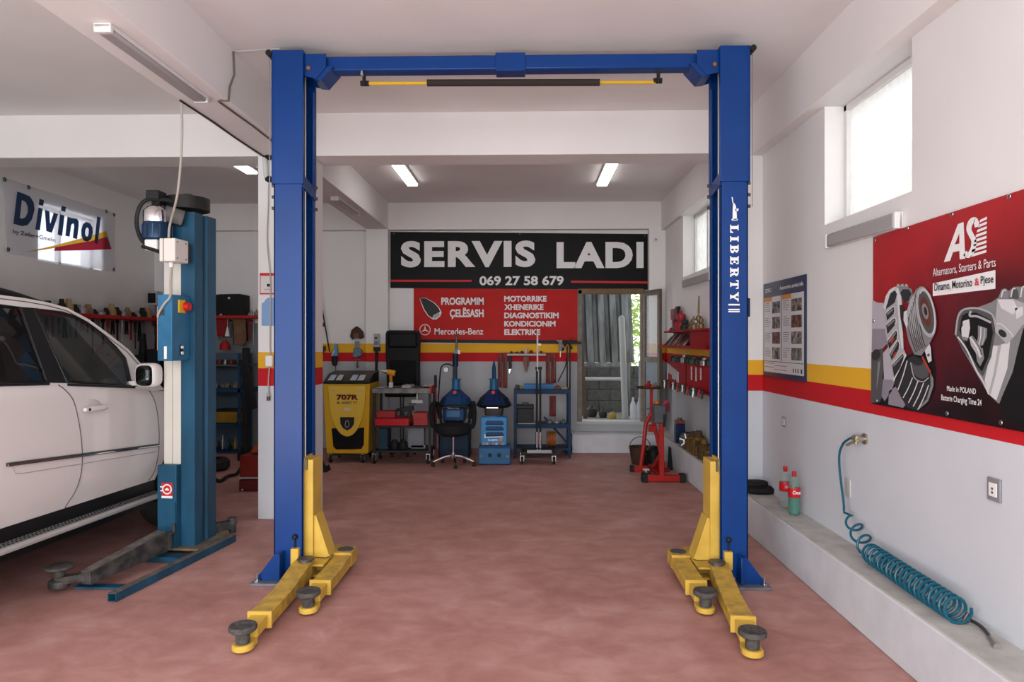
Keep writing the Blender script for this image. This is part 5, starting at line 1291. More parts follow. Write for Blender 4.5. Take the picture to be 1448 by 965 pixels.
def tool_cart():
    Y, Yb = 9.2, 9.68
    t = thing('tool_cart', (cx(568, Y), Y + .24, 0), 'dark steel tool cart with open shelves and a red drawer under its cluttered top', 'cart')
    cm = mat('cart_grey', (.022, .022, .023), .5, var=.3, scale=10)
    m = MB(); pb(m, 526, 549.5, 609, 556.5, Y, Yb); m.build('top_tray', mat('cart_top', (.16, .155, .15), .5, .4, var=.5, scale=14), t, bevel=.004)
    for x in (527, 605.5):
        for yy in (Y + .01, Yb - .05):
            a = cx(x, Y); MB().span((a, yy, .13), (a + .035, yy + .035, cz(556, Y))).build('leg', cm, t)
    for y in (603, 638): m = MB(); pb(m, 527, y, 609, y + 2.5, Y, Yb); m.build('shelf', cm, t, bevel=.003)
    m = MB(); pb(m, 607.5, 547, 610, 557, Y - .01, Yb); m.build('side_handle', red_paint, t, bevel=.006)
    m = MB(); pb(m, 530, 592.5, 578, 602.5, Y - .03, Y + .38); d = m.build('drawer', mat('drawer_red', (.40, .008, .014), .35), t, bevel=.004)
    for x in (528.5, 605):
        for yy in (Y + .03, Yb - .06): caster(t, cx(x, Y), yy, .06)
    zs = cz(603, Y); zb = cz(638, Y); zt = cz(549.5, Y)
    zd = cz(592.5, Y - .03) + .002
    tag(MB().span((cx(532.5, Y), Y + .02, zd), (cx(558, Y), Y + .2, zd + .09)).build('red_case', mat('case_red', (.30, .02, .02), .45), bevel=.004), 'small red plastic case resting on the red cart drawer', 'case')
    tag(pb(MB(), 584, 584, 604.5, 593.5, Y + .02, Y + .25).span((cx(584, Y), Y + .03, zs), (cx(604.5, Y), Y + .25, cz(593.4, Y))).build('parts_box', mat('box_red2', (.34, .03, .03), .5), bevel=.004), 'red open box on the cart shelf beside the handle end', 'box')
    tag(pb(MB(), 577, 604.8, 599.5, 633.5, Y + .16, Y + .3).span((cx(578, Y), Y + .16, zb), (cx(599, Y), Y + .3, cz(633, Y))).build('grey_carton', mat('carton_grey', (.20, .21, .23), .6, var=.2), bevel=.004), 'pale grey carton standing on the lower cart shelf', 'box')
    tag(pb(MB(), 535, 606, 548, 636, Y + .1, Y + .35).span((cx(536, Y), Y + .11, zb), (cx(547, Y), Y + .34, cz(635, Y))).build('blue_bin', mat('bin_teal', (.012, .04, .07), .5), bevel=.006), 'dark blue bin on the lower cart shelf beside the yellow machine', 'bin')
    for x, l in ((555.5, 'round black pot on the lower cart shelf beside the blue bin'), (568, 'round black pot on the lower cart shelf beside the grey carton')):
        tag(MB().lathe([(0, 0), (.05, 0), (.06, .03), (.058, .09), (.03, .12), (.028, .13), (0, .13)], (cx(x, Y), Y + .12, cz(637.8, Y))).build('black_pot', black_plastic), l, 'pot')
    # power tool, white grinder case
    q = V((cx(573.5, Y), Y + .12, zd))
    tag(MB().beam(q + V((-.07, 0, .10)), q + V((.09, 0, .13)), .06, .07).beam(q + V((.03, 0, .0)), q + V((.04, 0, .11)), .05, .05).cyl(q + V((-.15, 0, .10)), q + V((-.07, 0, .10)), .02).build('impact_wrench', black_plastic, bevel=.008), 'black impact wrench lying on the middle cart shelf', 'power tool')
    q = V((cx(586.5, Y), Y + .20, cz(570, Y)))
    g = thing('angle_grinder', (q.x, q.y, q.z - .03), 'white grinder hanging under the cart top', 'power tool')
    MB().beam(q + V((-.08, 0, 0)), q + V((.08, 0, -.005)), .05, .05).build('body', mat('grinder_white', (.5, .5, .5), .4), g, bevel=.01); MB().cyl(q + V((-.07, -.0, -.03)), q + V((-.07, 0, -.045)), .05).build('disc', dark_steel, g); MB().cyl(q + V((0, 0, .02)), (q.x, q.y, cz(557.2, Y - .03)), .008).build('hook', steel, g)
    # drill standing on top
    q = V((cx(551, Y), Y + .1, zt))
    d = thing('drill', q, 'orange and silver cordless drill standing on the cart top', 'drill')
    MB().beam(q + V((0, 0, 0)), q + V((.0, 0, .075)), .055, .05).build('battery', mat('battery_white', (.45, .45, .45), .4), d, bevel=.006)
    MB().beam(q + V((0, 0, .07)), q + V((-.005, 0, .19)), .04, .045).build('grip', mat('drill_orange', (.42, .16, .01), .4), d, bevel=.01)
    MB().cyl(q + V((.055, 0, .195)), q + V((-.05, 0, .215)), .042, .038, 16).build('motor_housing', mat('drill_yellow', (.60, .27, .012), .35), d, bevel=.01)
    MB().cyl(q + V((-.05, 0, .215)), q + V((-.12, 0, .228)), .034, .02, 14).cyl(q + V((-.12, 0, .228)), q + V((-.155, 0, .235)), .008).build('chuck', steel, d)
    # flat clutter on top, each its own
    rnd = random.Random(11)
    for k, (x0, x1, c, nm, lb_) in enumerate(((531, 543, (.40, .39, .36), 'paper_sheet', 'pale folded paper on the cart top beside the drill'), (556, 566, (.10, .10, .10), 'spanner', 'dark spanner lying on the cart top behind the drill'), (567, 580, (.28, .28, .28), 'socket_tray', 'grey socket tray in the middle of the cart top'), (583, 594, (.05, .05, .05), 'pliers', 'black pliers lying on the cart top'), (595, 606, (.5, .5, .5), 'rag', 'white rag lying at the handle end of the cart top'))):
        a = V((cx(x0, Y), Y + .16, zt + .012)); b_ = V((cx(x1, Y), Y + .24, zt + .012))
        m = MB()
        if nm == 'pliers': m.beam(a, (a + b_) / 2 + V((0, 0, 0)), .012, .014).beam(a + V((0, .05, 0)), (a + b_) / 2, .012, .014).beam((a + b_) / 2, b_, .02, .014)
        elif nm == 'spanner': m.beam(a, b_, .014, .01).cyl(a - V((0, 0, .006)), a + V((0, 0, .006)), .02).cyl(b_ - V((0, 0, .006)), b_ + V((0, 0, .006)), .02)
        elif nm == 'rag':
            vs = []; n = 8
            for i in range(n + 1):
                for j in range(n + 1): vs.append(V((a.x + (b_.x - a.x) * i / n, Y + .06 + .3 * j / n, zt + .006 + .02 * rnd.random())))
            m.faces(vs, [(i * (n + 1) + j, i * (n + 1) + j + 1, (i + 1) * (n + 1) + j + 1, (i + 1) * (n + 1) + j) for i in range(n) for j in range(n)])
        else: m.span((a.x, Y + .05, zt), (b_.x, Y + .36, zt + (.006 if nm == 'paper_sheet' else .035)))
        tag(m.build(nm, mat('clutter_%d' % k, c, .5), bevel=.002), lb_, {'paper_sheet': 'paper', 'spanner': 'tool', 'socket_tray': 'tray', 'pliers': 'tool', 'rag': 'cloth'}[nm])


tool_cart()


def high_back_chair():
    Y = 9.95
    t = thing('office_chair', (cx(569, Y), Y + .05, 0), 'black high-back leather chair standing behind the tool cart', 'chair')
    lea = mat('black_leather', (.006, .006, .006), .45, bump=.15, scale=12, spec=.12)
    P = lambda x, y: V((cx(x, Y), Y, cz(y, Y)))
    b = MB().prism([P(547, 550), P(546, 515), P(545, 498), P(545, 472), P(547, 468), P(552, 467), P(587, 467.5), P(592, 469), P(593.5, 474), P(593, 500), P(592.5, 520), P(593, 550)], (0, .12, 0))
    bk = b.build('backrest', lea, t, bevel=.03)
    MB().span((cx(549, Y), Y - .03, cz(492, Y)), (cx(590, Y), Y + .02, cz(471, Y))).build('head_cushion', lea, bk, bevel=.025)
    MB().span((cx(551, Y), Y - .02, cz(545, Y)), (cx(588, Y), Y + .02, cz(510, Y))).build('back_cushion', mat('chair_mesh', (.009, .009, .009), .8, spec=.1), bk, bevel=.02)
    MB().span((cx(547, Y), Y - .20, .86), (cx(592, Y), Y + .10, .97)).build('seat', lea, t, bevel=.035)
    MB().cyl((cx(569, Y), Y - .03, .12), (cx(569, Y), Y - .03, .88), .03).build('gas_column', dark_steel, t)
    m = MB()
    for k in range(5):
        a = pi / 2 + 2 * pi * k / 5; c = V((cx(569, Y), Y - .03, .11)); m.beam(c, c + V((cos(a) * .19, sin(a) * .19, -.045)), .045, .035)
        m.cyl(c + V((cos(a) * .19 - .012, sin(a) * .19, -.08)), c + V((cos(a) * .19 + .012, sin(a) * .19, -.08)), .03)
    m.build('star_base', black_plastic, t)


high_back_chair()

machine_blue = mat('machine_blue', (.005, .045, .14), .45, var=.2, scale=5)
machine_blue_lit = mat('machine_blue_lit_tone', (.018, .12, .27), .35, var=.15, scale=5)  # lit copy of the machine blue, brightness put into the colour
dark_blue = mat('dark_machine_blue', (.004, .018, .045), .5)


def drainer(Y, xc, label, lower, tall):
    """Blue bell-shaped workshop machine: neck, red knob, skirt, round tray, body."""
    X = cx(xc, Y); t = thing('oil_drainer', (X, Y, 0), label, 'machine')
    zn, zk, zr = cz(537.5, Y), cz(551, Y), cz(573, Y)
    MB().lathe([(.062, zk - .01), (.058, zn), (.072, zn + .004), (.072, zn + .016), (0, zn + .016)], (X, Y, 0)).build('neck', machine_blue_lit, t)
    MB().lathe([(.065, zk), (.12, zk - .05), (.20, zk - .12), (.245, zr + .02), (.25, zr)], (X, Y, 0), seg=8).build('skirt', dark_blue if lower else machine_blue, t, smooth=20)
    MB().prism([(X - .08, Y - .12, zk - .02), (X + .06, Y - .12, zk - .02), (X + .11, Y - .26, zr + .02), (X - .14, Y - .26, zr + .02)], (0, .06, 0)).build('skirt_panel', machine_blue if not lower else mat('navy_panel', (.006, .018, .09), .35), t)
    MB().cyl((X, Y - .17, zk - .03), (X, Y - .20, zk - .03), .026, seg=16).build('red_knob', mat('knob_red', (.5, .01, .01), .4), t)
    MB().lathe([(0, zr - .02), (.22, zr - .03), (.25, zr - .01), (.258, zr + .01), (.245, zr + .012), (.2, zr), (0, zr)], (X, Y, 0), seg=28).build('round_tray', black_plastic, t)
    MB().span((X - .09, Y - .285, zr - .022), (X + .07, Y - .262, zr - .008)).build('chrome_catch', chrome, t)
    if tall:
        u = MB().span((X - .045, Y - .05, cz(537, Y)), (X + .015, Y + .03, cz(517, Y))).cyl((X - .01, Y, cz(519, Y)), (X - .01, Y, cz(501, Y)), .042, seg=14).build('pump', dark_blue, t, bevel=.006)
        MB().cyl((X, Y, cz(503, Y)), (X + .01, Y, cz(474, Y)), .02, .012).ball((X + .01, Y, cz(474, Y)), .022, 10).span((X - .025, Y - .03, cz(500, Y)), (X + .055, Y + .02, cz(494, Y))).build('pump_handle', dark_steel, u)
        MB().cyl((X + .045, Y - .03, cz(501, Y)), (X + .045, Y - .03, cz(495, Y)), .018).build('cap_ring', white_plastic, u)
        g = MB().cyl((cx(631.5, Y), Y - .05, cz(523, Y)), (cx(631.5, Y), Y - .08, cz(523, Y)), .042, seg=20).build('gauge_body', black_plastic, t)
        MB().cyl((cx(631.5, Y), Y - .08, cz(523, Y)), (cx(631.5, Y), Y - .084, cz(523, Y)), .036, seg=20).build('gauge_dial', white_plastic, g)
        MB().sweep(spline([(X - .02, Y - .04, cz(519, Y)), (cx(634, Y), Y - .05, cz(515, Y)), (cx(625, Y), Y - .05, cz(519, Y)), (cx(622.5, Y), Y - .05, cz(535, Y)), (cx(621.5, Y), Y - .06, cz(552, Y)), (cx(621, Y), Y - .08, cz(566, Y)), (cx(624, Y), Y - .10, cz(574, Y))]), .010, 8).build('hose', rubber, t)
        P = lambda x, y: (cx(x, Y - .2), Y - .2, cz(y, Y - .2))
        b = MB().span(P(626.5, 597), (cx(657, Y - .2), Y + .2, cz(577, Y - .2))).build('body', machine_blue, t, bevel=.02)
        MB().span((cx(634, Y), Y - .205, cz(590, Y - .2)), (cx(652, Y), Y - .198, cz(581, Y - .2))).build('name_plate', mat('plate_pale_blue', (.04, .15, .33), .4), b)
        MB().span((cx(622, Y), Y - .16, .0), (cx(665, Y), Y + .2, cz(602, Y))).build('lower_body', dark_blue, t, bevel=.02)
        MB().span((cx(630, Y), Y - .1, cz(604, Y)), (cx(655, Y), Y + .18, cz(590, Y))).build('middle', black_plastic, t)
    else:
        MB().lathe([(.03, zn + .01), (.028, cz(520, Y)), (.004, cz(509, Y)), (0, cz(508.5, Y))], (X, Y, 0), seg=10).build('spout', machine_blue, t)
        MB().lathe([(.13, cz(588, Y)), (.14, cz(580, Y)), (.15, cz(576, Y)), (0, cz(575, Y))], (X, Y, 0), seg=24).build('drum', mat('drum_grey', (.12, .105, .095), .5), t)
        MB().cyl((X - .10, Y, .05), (X - .10, Y, cz(584, Y)), .02).cyl((X + .10, Y, .05), (X + .10, Y, cz(584, Y)), .02).cyl((X, Y + .12, .05), (X, Y + .12, cz(584, Y)), .03).build('post', dark_steel, t)
        MB().lathe([(0, 0), (.21, 0), (.21, .05), (0, .06)], (X, Y + .04, 0)).build('base', dark_blue, t)
    return t


drainer(9.86, 645, 'blue workshop drainer with hand pump and round dial, behind the star-base chair', False, True)
drainer(9.86, 698.5, 'blue spouted drainer with a black dome, above the bright blue welder', True, False)


def welder():
    Y = 9.18
    t = thing('welding_machine', (cx(698, Y), Y + .12, 0), 'bright blue louvred welding machine on a wider blue base', 'machine')
    wb = mat('welder_blue', (.025, .22, .50), .35, var=.1, scale=4)
    P = lambda x, y, d=0.0: V((cx(x, Y), Y - d, cz(y, Y)))
    m = MB().prism([P(680, 630.5), P(716.5, 630.5), P(717, 592), P(714, 590.5), P(682, 590.5), P(680, 592)], (0, .2, 0)); b = m.build('body', wb, t, bevel=.008)
    for y0 in (595.5, 603.5, 611.5):
        m = MB().prism([P(687, y0 + 5.5), P(712, y0 + 5.5), P(712.5, y0 + 3), P(710, y0), P(689, y0), P(686.5, y0 + 3)], (0, -.014, 0)); m.build('louvre', machine_blue, b, bevel=.004)
        MB().span((cx(688, Y), Y - .016, cz(y0 + 5.4, Y)), (cx(711, Y), Y - .013, cz(y0 + 4.3, Y))).build('slot', slot_black, b)
    m = MB()
    m.flat([P(685, 620, .002), P(711, 618.5, .002), P(711, 617.3, .002), P(686.5, 618.8, .002), P(686.5, 614.5, .002), P(685, 614.5, .002)])
    m.build('white_rule', white_ink, b, smooth=0, norm=False)
    lettering('M-200FD', white_ink, b, P(690, 624.2, .001), (1, 0, 0), (0, 0, 1), cx(704, Y) - cx(690, Y), .028, .02)
    MB().flat([P(706, 624, .002), P(710, 624, .002), P(710.5, 619, .002), P(706, 619.5, .002)]).build('orange_mark', mat('ink_orange2', (.60, .22, .05), .5), b, smooth=0, norm=False)
    for k in range(7):
        x = 684.5 + k * 4.4
        MB().cyl(P(x, 628, 0), P(x, 628, .014), .014 if k % 2 else .017, seg=12).build('socket_ring', mat('socket_%d' % (k % 3), ((.55, .22, .08), (.5, .42, .38), (.30, .10, .06))[k % 3], .5), b)
    m = MB().span((cx(677, Y), Y - .03, .012), (cx(722, Y), Y + .26, cz(631, Y))); bs = m.build('base_box', machine_blue_lit, t, bevel=.012)
    m = MB().prism([P(678, 631.5, .035), P(681, 630.5, .035), P(718, 630.5, .035), P(721, 631.5, .035), P(721, 634, .035), P(678, 634, .035)], (0, .03, 0)); m.build('base_lip', machine_blue, t, bevel=.004)
    for x in (693, 706): MB().cyl(P(x, 643.5, .03), P(x, 643.5, .055), .026, seg=18).build('base_knob', black_plastic, bs, bevel=.004)
    for x in (681, 718): MB().cyl(P(x, 645, .03), P(x, 645, .045), .022, seg=14).build('base_plug', dark_steel, bs)


welder()


def star_chair():
    Y = 9.12
    X = cx(641, Y)
    t = thing('swivel_chair', (X, Y, 0), 'black swivel chair on a chrome star base before the tall blue drainer', 'chair')
    fab = mat('black_fabric', (.010, .010, .011), .8)
    zs = cz(617, Y); zt = cz(600, Y)
    MB().lathe([(0, zs), (.16, zs + .005), (.235, zs + .05), (.25, zs + .10), (.235, zt - .01), (.15, zt), (0, zt)], (X, Y, 0), seg=28).build('seat', fab, t)
    for s in (-1, 1):
        a = MB().sweep(spline([(X + s * .20, Y - .02, zt - .05), (X + s * .265, Y - .03, zt - .02), (X + s * .285, Y - .04, zt + .12), (X + s * .28, Y - .05, zt + .24), (X + s * .26, Y + .10, zt + .27), (X + s * .235, Y + .20, zt + .22), (X + s * .20, Y + .22, zt + .05)]), .032, 8).build('armrest', fab, t)
    MB().sweep(spline([(X - .19, Y + .22, zt - .02), (X - .21, Y + .25, zt + .15), (X - .14, Y + .27, zt + .20), (X, Y + .28, zt + .20), (X + .14, Y + .27, zt + .20), (X + .21, Y + .25, zt + .15), (X + .19, Y + .22, zt - .02)]), .018, 8).build('back_frame', black_plastic, t)
    MB().cyl((X, Y, .14), (X, Y, zs + .01), .016, seg=14).cyl((X, Y, .10), (X, Y, .17), .03, seg=16).build('column', chrome, t)
    for k, (dx, dy) in enumerate(((-.26, -.10), (.055, -.24), (.28, -.05), (.13, .22), (-.17, .20))):
        e = V((X + dx, Y + dy, .065)); l = MB().sweep([(X, Y, .135), (X + dx * .4, Y + dy * .4, .125), (X + dx * .8, Y + dy * .8, .085), e], [.022, .02, .016, .013], 8).build('star_leg', chrome, t)
        MB().cyl(e + V((-.022, 0, -.04)), e + V((.022, 0, -.04)), .025, seg=14).cyl(e + V((0, 0, -.04)), e, .008).build('wheel', rubber, l)


star_chair()


def blue_rack():
    Yf, Yb = 9.72, 10.08
    t = thing('shelf_rack', (cx(767, Yf), 9.9, 0), 'dark blue steel rack with two shelves below the hanging red tool strips', 'rack')
    bm_ = mat('rack_blue', (.006, .032, .085), .45, var=.2, scale=6, spec=.15)
    for y in (551.5, 600): m = MB(); pb(m, 727, y, 807, y + 6, Yf, Yb); m.build('shelf', bm_, t, bevel=.004)
    m = MB(); pb(m, 727, 634, 807, 637, Yf, Yb); m.build('shelf', bm_, t)
    for x in (726.5, 803.5):
        for yy in (Yf - .005, Yb - .035): a = cx(x, Yf); MB().span((a, yy, 0), (a + .038, yy + .038, cz(551, Yf))).build('leg', bm_, t)
    MB().beam((cx(806, Yf), Yb - .02, .15), (cx(770, Yf), Yb - .02, .55), .012, .03).build('brace', bm_, t)
    zt, z2, z3 = cz(551.5, Yf), cz(600, Yf), cz(634, Yf)
    y = Yf + .14; zt += .002
    b = MB(); a = V((cx(740.5, Yf), y, zt)); e = V((cx(783, Yf), y, zt)); b.span((a.x, y - .08, zt), (e.x, y + .08, zt + .02)); b.span((a.x, y - .08, zt + .02), (e.x, y - .065, zt + .075)); b.span((a.x, y + .065, zt + .02), (e.x, y + .08, zt + .075)); b.span((a.x, y - .065, zt + .02), (a.x + .012, y + .065, zt + .075)); b.span((e.x - .012, y - .065, zt + .02), (e.x, y + .065, zt + .075))
    tr = tag(b.build('socket_tray', mat('tray_blue', (.015, .13, .32), .4), bevel=.004), 'long bright blue tray on the top shelf of the dark blue rack', 'tray')
    for k, (x, w_, h, c, nm, lb_) in enumerate(((731.5, .06, .06, (.05, .05, .05), 'grease_tin', 'small dark tin on the rack top beside the blue tray'), (737, .04, .05, (.25, .2, .12), 'brass_tin', 'small brass-coloured tin touching the blue tray'), (789, .10, .055, (.13, .05, .03), 'rusty_part', 'rusty brown lump on the rack top beyond the blue tray'), (799, .09, .04, (.30, .24, .13), 'wood_block', 'tan wood block at the end of the rack top'))):
        X = cx(x, Yf)
        m = MB().lathe([(0, 0), (w_ / 2, 0), (w_ / 2, h * .85), (w_ * .42, h), (0, h)], (X, y, zt)) if 'tin' in nm else MB().prism([(X - w_ / 2, y - .06, zt), (X + w_ / 2, y - .06, zt), (X + w_ * .4, y - .06, zt + h * .8), (X - w_ * .1, y - .06, zt + h), (X - w_ * .45, y - .06, zt + h * .6)], (0, .1, 0))
        tag(m.build(nm, mat('rack_item_%d' % k, c, .6)), lb_, {'grease_tin': 'tin', 'brass_tin': 'tin', 'rusty_part': 'part', 'wood_block': 'block'}[nm])
    bx = thing('tool_box', (cx(742.5, Yf), Yf + .16, z2 + .012), 'black tool box on the middle shelf of the dark blue rack', 'box')
    m = MB(); pb(m, 731, 578, 754.5, 598.3, Yf + .04, Yf + .28); m.build('body', black_plastic, bx, bevel=.01); m = MB(); pb(m, 730.5, 574, 755, 578, Yf + .035, Yf + .285); m.build('lid', mat('lid_black', (.02, .02, .021), .5), bx, bevel=.008)
    MB().sweep([(cx(739, Yf), Yf + .16, cz(574, Yf)), (cx(739, Yf), Yf + .16, cz(571.5, Yf)), (cx(747, Yf), Yf + .16, cz(571.5, Yf)), (cx(747, Yf), Yf + .16, cz(574, Yf))], .008, 6).build('handle', black_plastic, bx)
    tag(MB().span((cx(732, Yf), Yf + .0, z2 + .002), (cx(757, Yf), Yf + .30, z2 + .012)).build('white_board', mat('board_cream', (.40, .37, .31), .6)), 'cream flat board under the black tool box', 'board')
    for k, (x, r, c, lb_) in enumerate(((778, .045, (.16, .15, .14), 'grey casting on the middle rack shelf beside the trolley posts'), (788, .055, (.20, .19, .18), 'largest grey casting in the middle of the shelf'), (797.5, .042, (.10, .10, .10), 'dark small casting at the end of the middle rack shelf'))):
        m = MB().lathe([(0, 0), (r, 0), (r * .95, r * .6), (r * .5, r * .9), (r * .45, r * 1.3), (0, r * 1.3)], (cx(x, Yf), Yf + .12, z2 + .002), seg=14).beam((cx(x, Yf) - r, Yf + .1, z2 + r * .55), (cx(x, Yf) + r * 1.0, Yf + .13, z2 + r * .6), .02, .02)
        tag(m.build('metal_casting', mat('cast_%d' % k, c, .5, .3)), lb_, 'part')
    cl = MB(); c = V((cx(781, Yf), Yf + .12, z3 + .115))
    for k in range(5): cl.sweep([c + V((-.06 + k * .028, .0, 0)) + V((0, .085 * cos(2 * pi * i / 18), .10 * sin(2 * pi * i / 18))) for i in range(18)], .013, 6, closed=True)
    tag(cl.build('copper_coil', mat('copper_orange', (.34, .11, .03), .4)), 'orange copper coil standing on the bottom shelf of the rack', 'coil')


blue_rack()


def trolley_stand():
    Y = 9.35
    t = thing('trolley_stand', (cx(760, Y), Y, 0), 'black twin-post stand on a low wheeled base with a tall white rod', 'stand')
    MB().span((cx(737, Y), Y - .14, .13), (cx(786, Y), Y + .16, .175)).build('base', black_plastic, t, bevel=.01)
    MB().span((cx(745, Y), Y - .148, .155), (cx(780, Y), Y - .10, .20)).build('tray_edge', mat('tray_steel', (.20, .21, .21), .35, .7), t, bevel=.004)
    for x in (759.2, 764):
        p = MB().cyl((cx(x, Y), Y, .17), (cx(x, Y), Y, cz(520, Y)), .014, seg=12).build('post', black_plastic, t)
        MB().cyl((cx(x, Y), Y, .18), (cx(x, Y), Y, cz(611, Y)), .019, seg=12).build('chrome_sleeve', chrome, p)
    MB().span((cx(757, Y), Y - .03, cz(523, Y)), (cx(766.5, Y), Y + .03, cz(519, Y))).build('top_clamp', black_plastic, t, bevel=.004)
    MB().cyl((cx(760, Y), Y - .02, cz(525, Y)), (cx(760, Y), Y - .02, cz(468, Y)), .011, seg=10).build('white_rod', mat('rod_white', (.62, .60, .60), .35), t)
    MB().span((cx(760, Y), Y - .045, cz(489, Y)), (cx(765, Y), Y - .015, cz(486, Y))).build('rod_clip', white_plastic, t)
    for x in (738.5, 783):
        for yy in (Y - .10, Y + .12): caster(t, cx(x, Y), yy, .05)


trolley_stand()


def tall_stand():
    Y = 10.32
    X = cx(804, Y)
    t = thing('support_stand', (X, Y, 0), 'tall thin black stand with clamp arms at its head beside the yard doorway', 'stand')
    MB().span((X - .032, Y - .02, .07), (X - .010, Y + .02, cz(490, Y))).build('post', black_plastic, t); MB().span((X + .010, Y - .02, .07), (X + .032, Y + .02, cz(490, Y))).build('post', black_plastic, t)
    h = MB().span((cx(788, Y), Y - .03, cz(487, Y)), (cx(822, Y), Y + .02, cz(483.5, Y))).beam((X - .10, Y - .04, cz(496, Y)), (X - .03, Y - .02, cz(484, Y)), .03, .03).beam((X + .05, Y - .04, cz(494, Y)), (X, Y - .02, cz(484, Y)), .03, .03).beam((X, Y - .02, cz(486, Y)), (X + .05, Y - .02, cz(478, Y)), .02, .02)
    h.build('clamp_head', black_plastic, t, bevel=.004)
    MB().span((X - .15, Y - .05, cz(497, Y)), (X - .10, Y - .01, cz(481, Y))).beam((X - .18, Y - .04, cz(481, Y)), (X - .06, Y - .04, cz(492, Y)), .02, .02).build('clamp_jaw', dark_steel, t)
    MB().cyl((X - .125, Y - .03, cz(505, Y)), (X - .125, Y - .03, cz(494, Y)), .008).build('hanging_pin', steel, t)
    MB().cyl((X - .02, Y, .055), (X + .03, Y, .055), .055, seg=18).build('wheel', rubber, t, bevel=.004)
    MB().span((X - .10, Y - .15, .05), (X + .04, Y + .14, .085)).build('foot', black_plastic, t)
    MB().sweep(spline([(X - .03, Y - .03, cz(505, Y)), (X - .05, Y - .05, cz(518, Y)), (X - .12, Y - .04, cz(532, Y)), (X - .16, Y - .03, cz(540, Y))]), .008, 6).build('hose', rubber, t)
    MB().sweep(spline([(X + .03, Y - .02, cz(612, Y)), (X + .07, Y - .06, cz(622, Y)), (X + .06, Y - .09, .10), (X + .03, Y - .10, .05)]), .008, 6).build('hose', rubber, t)


tall_stand()


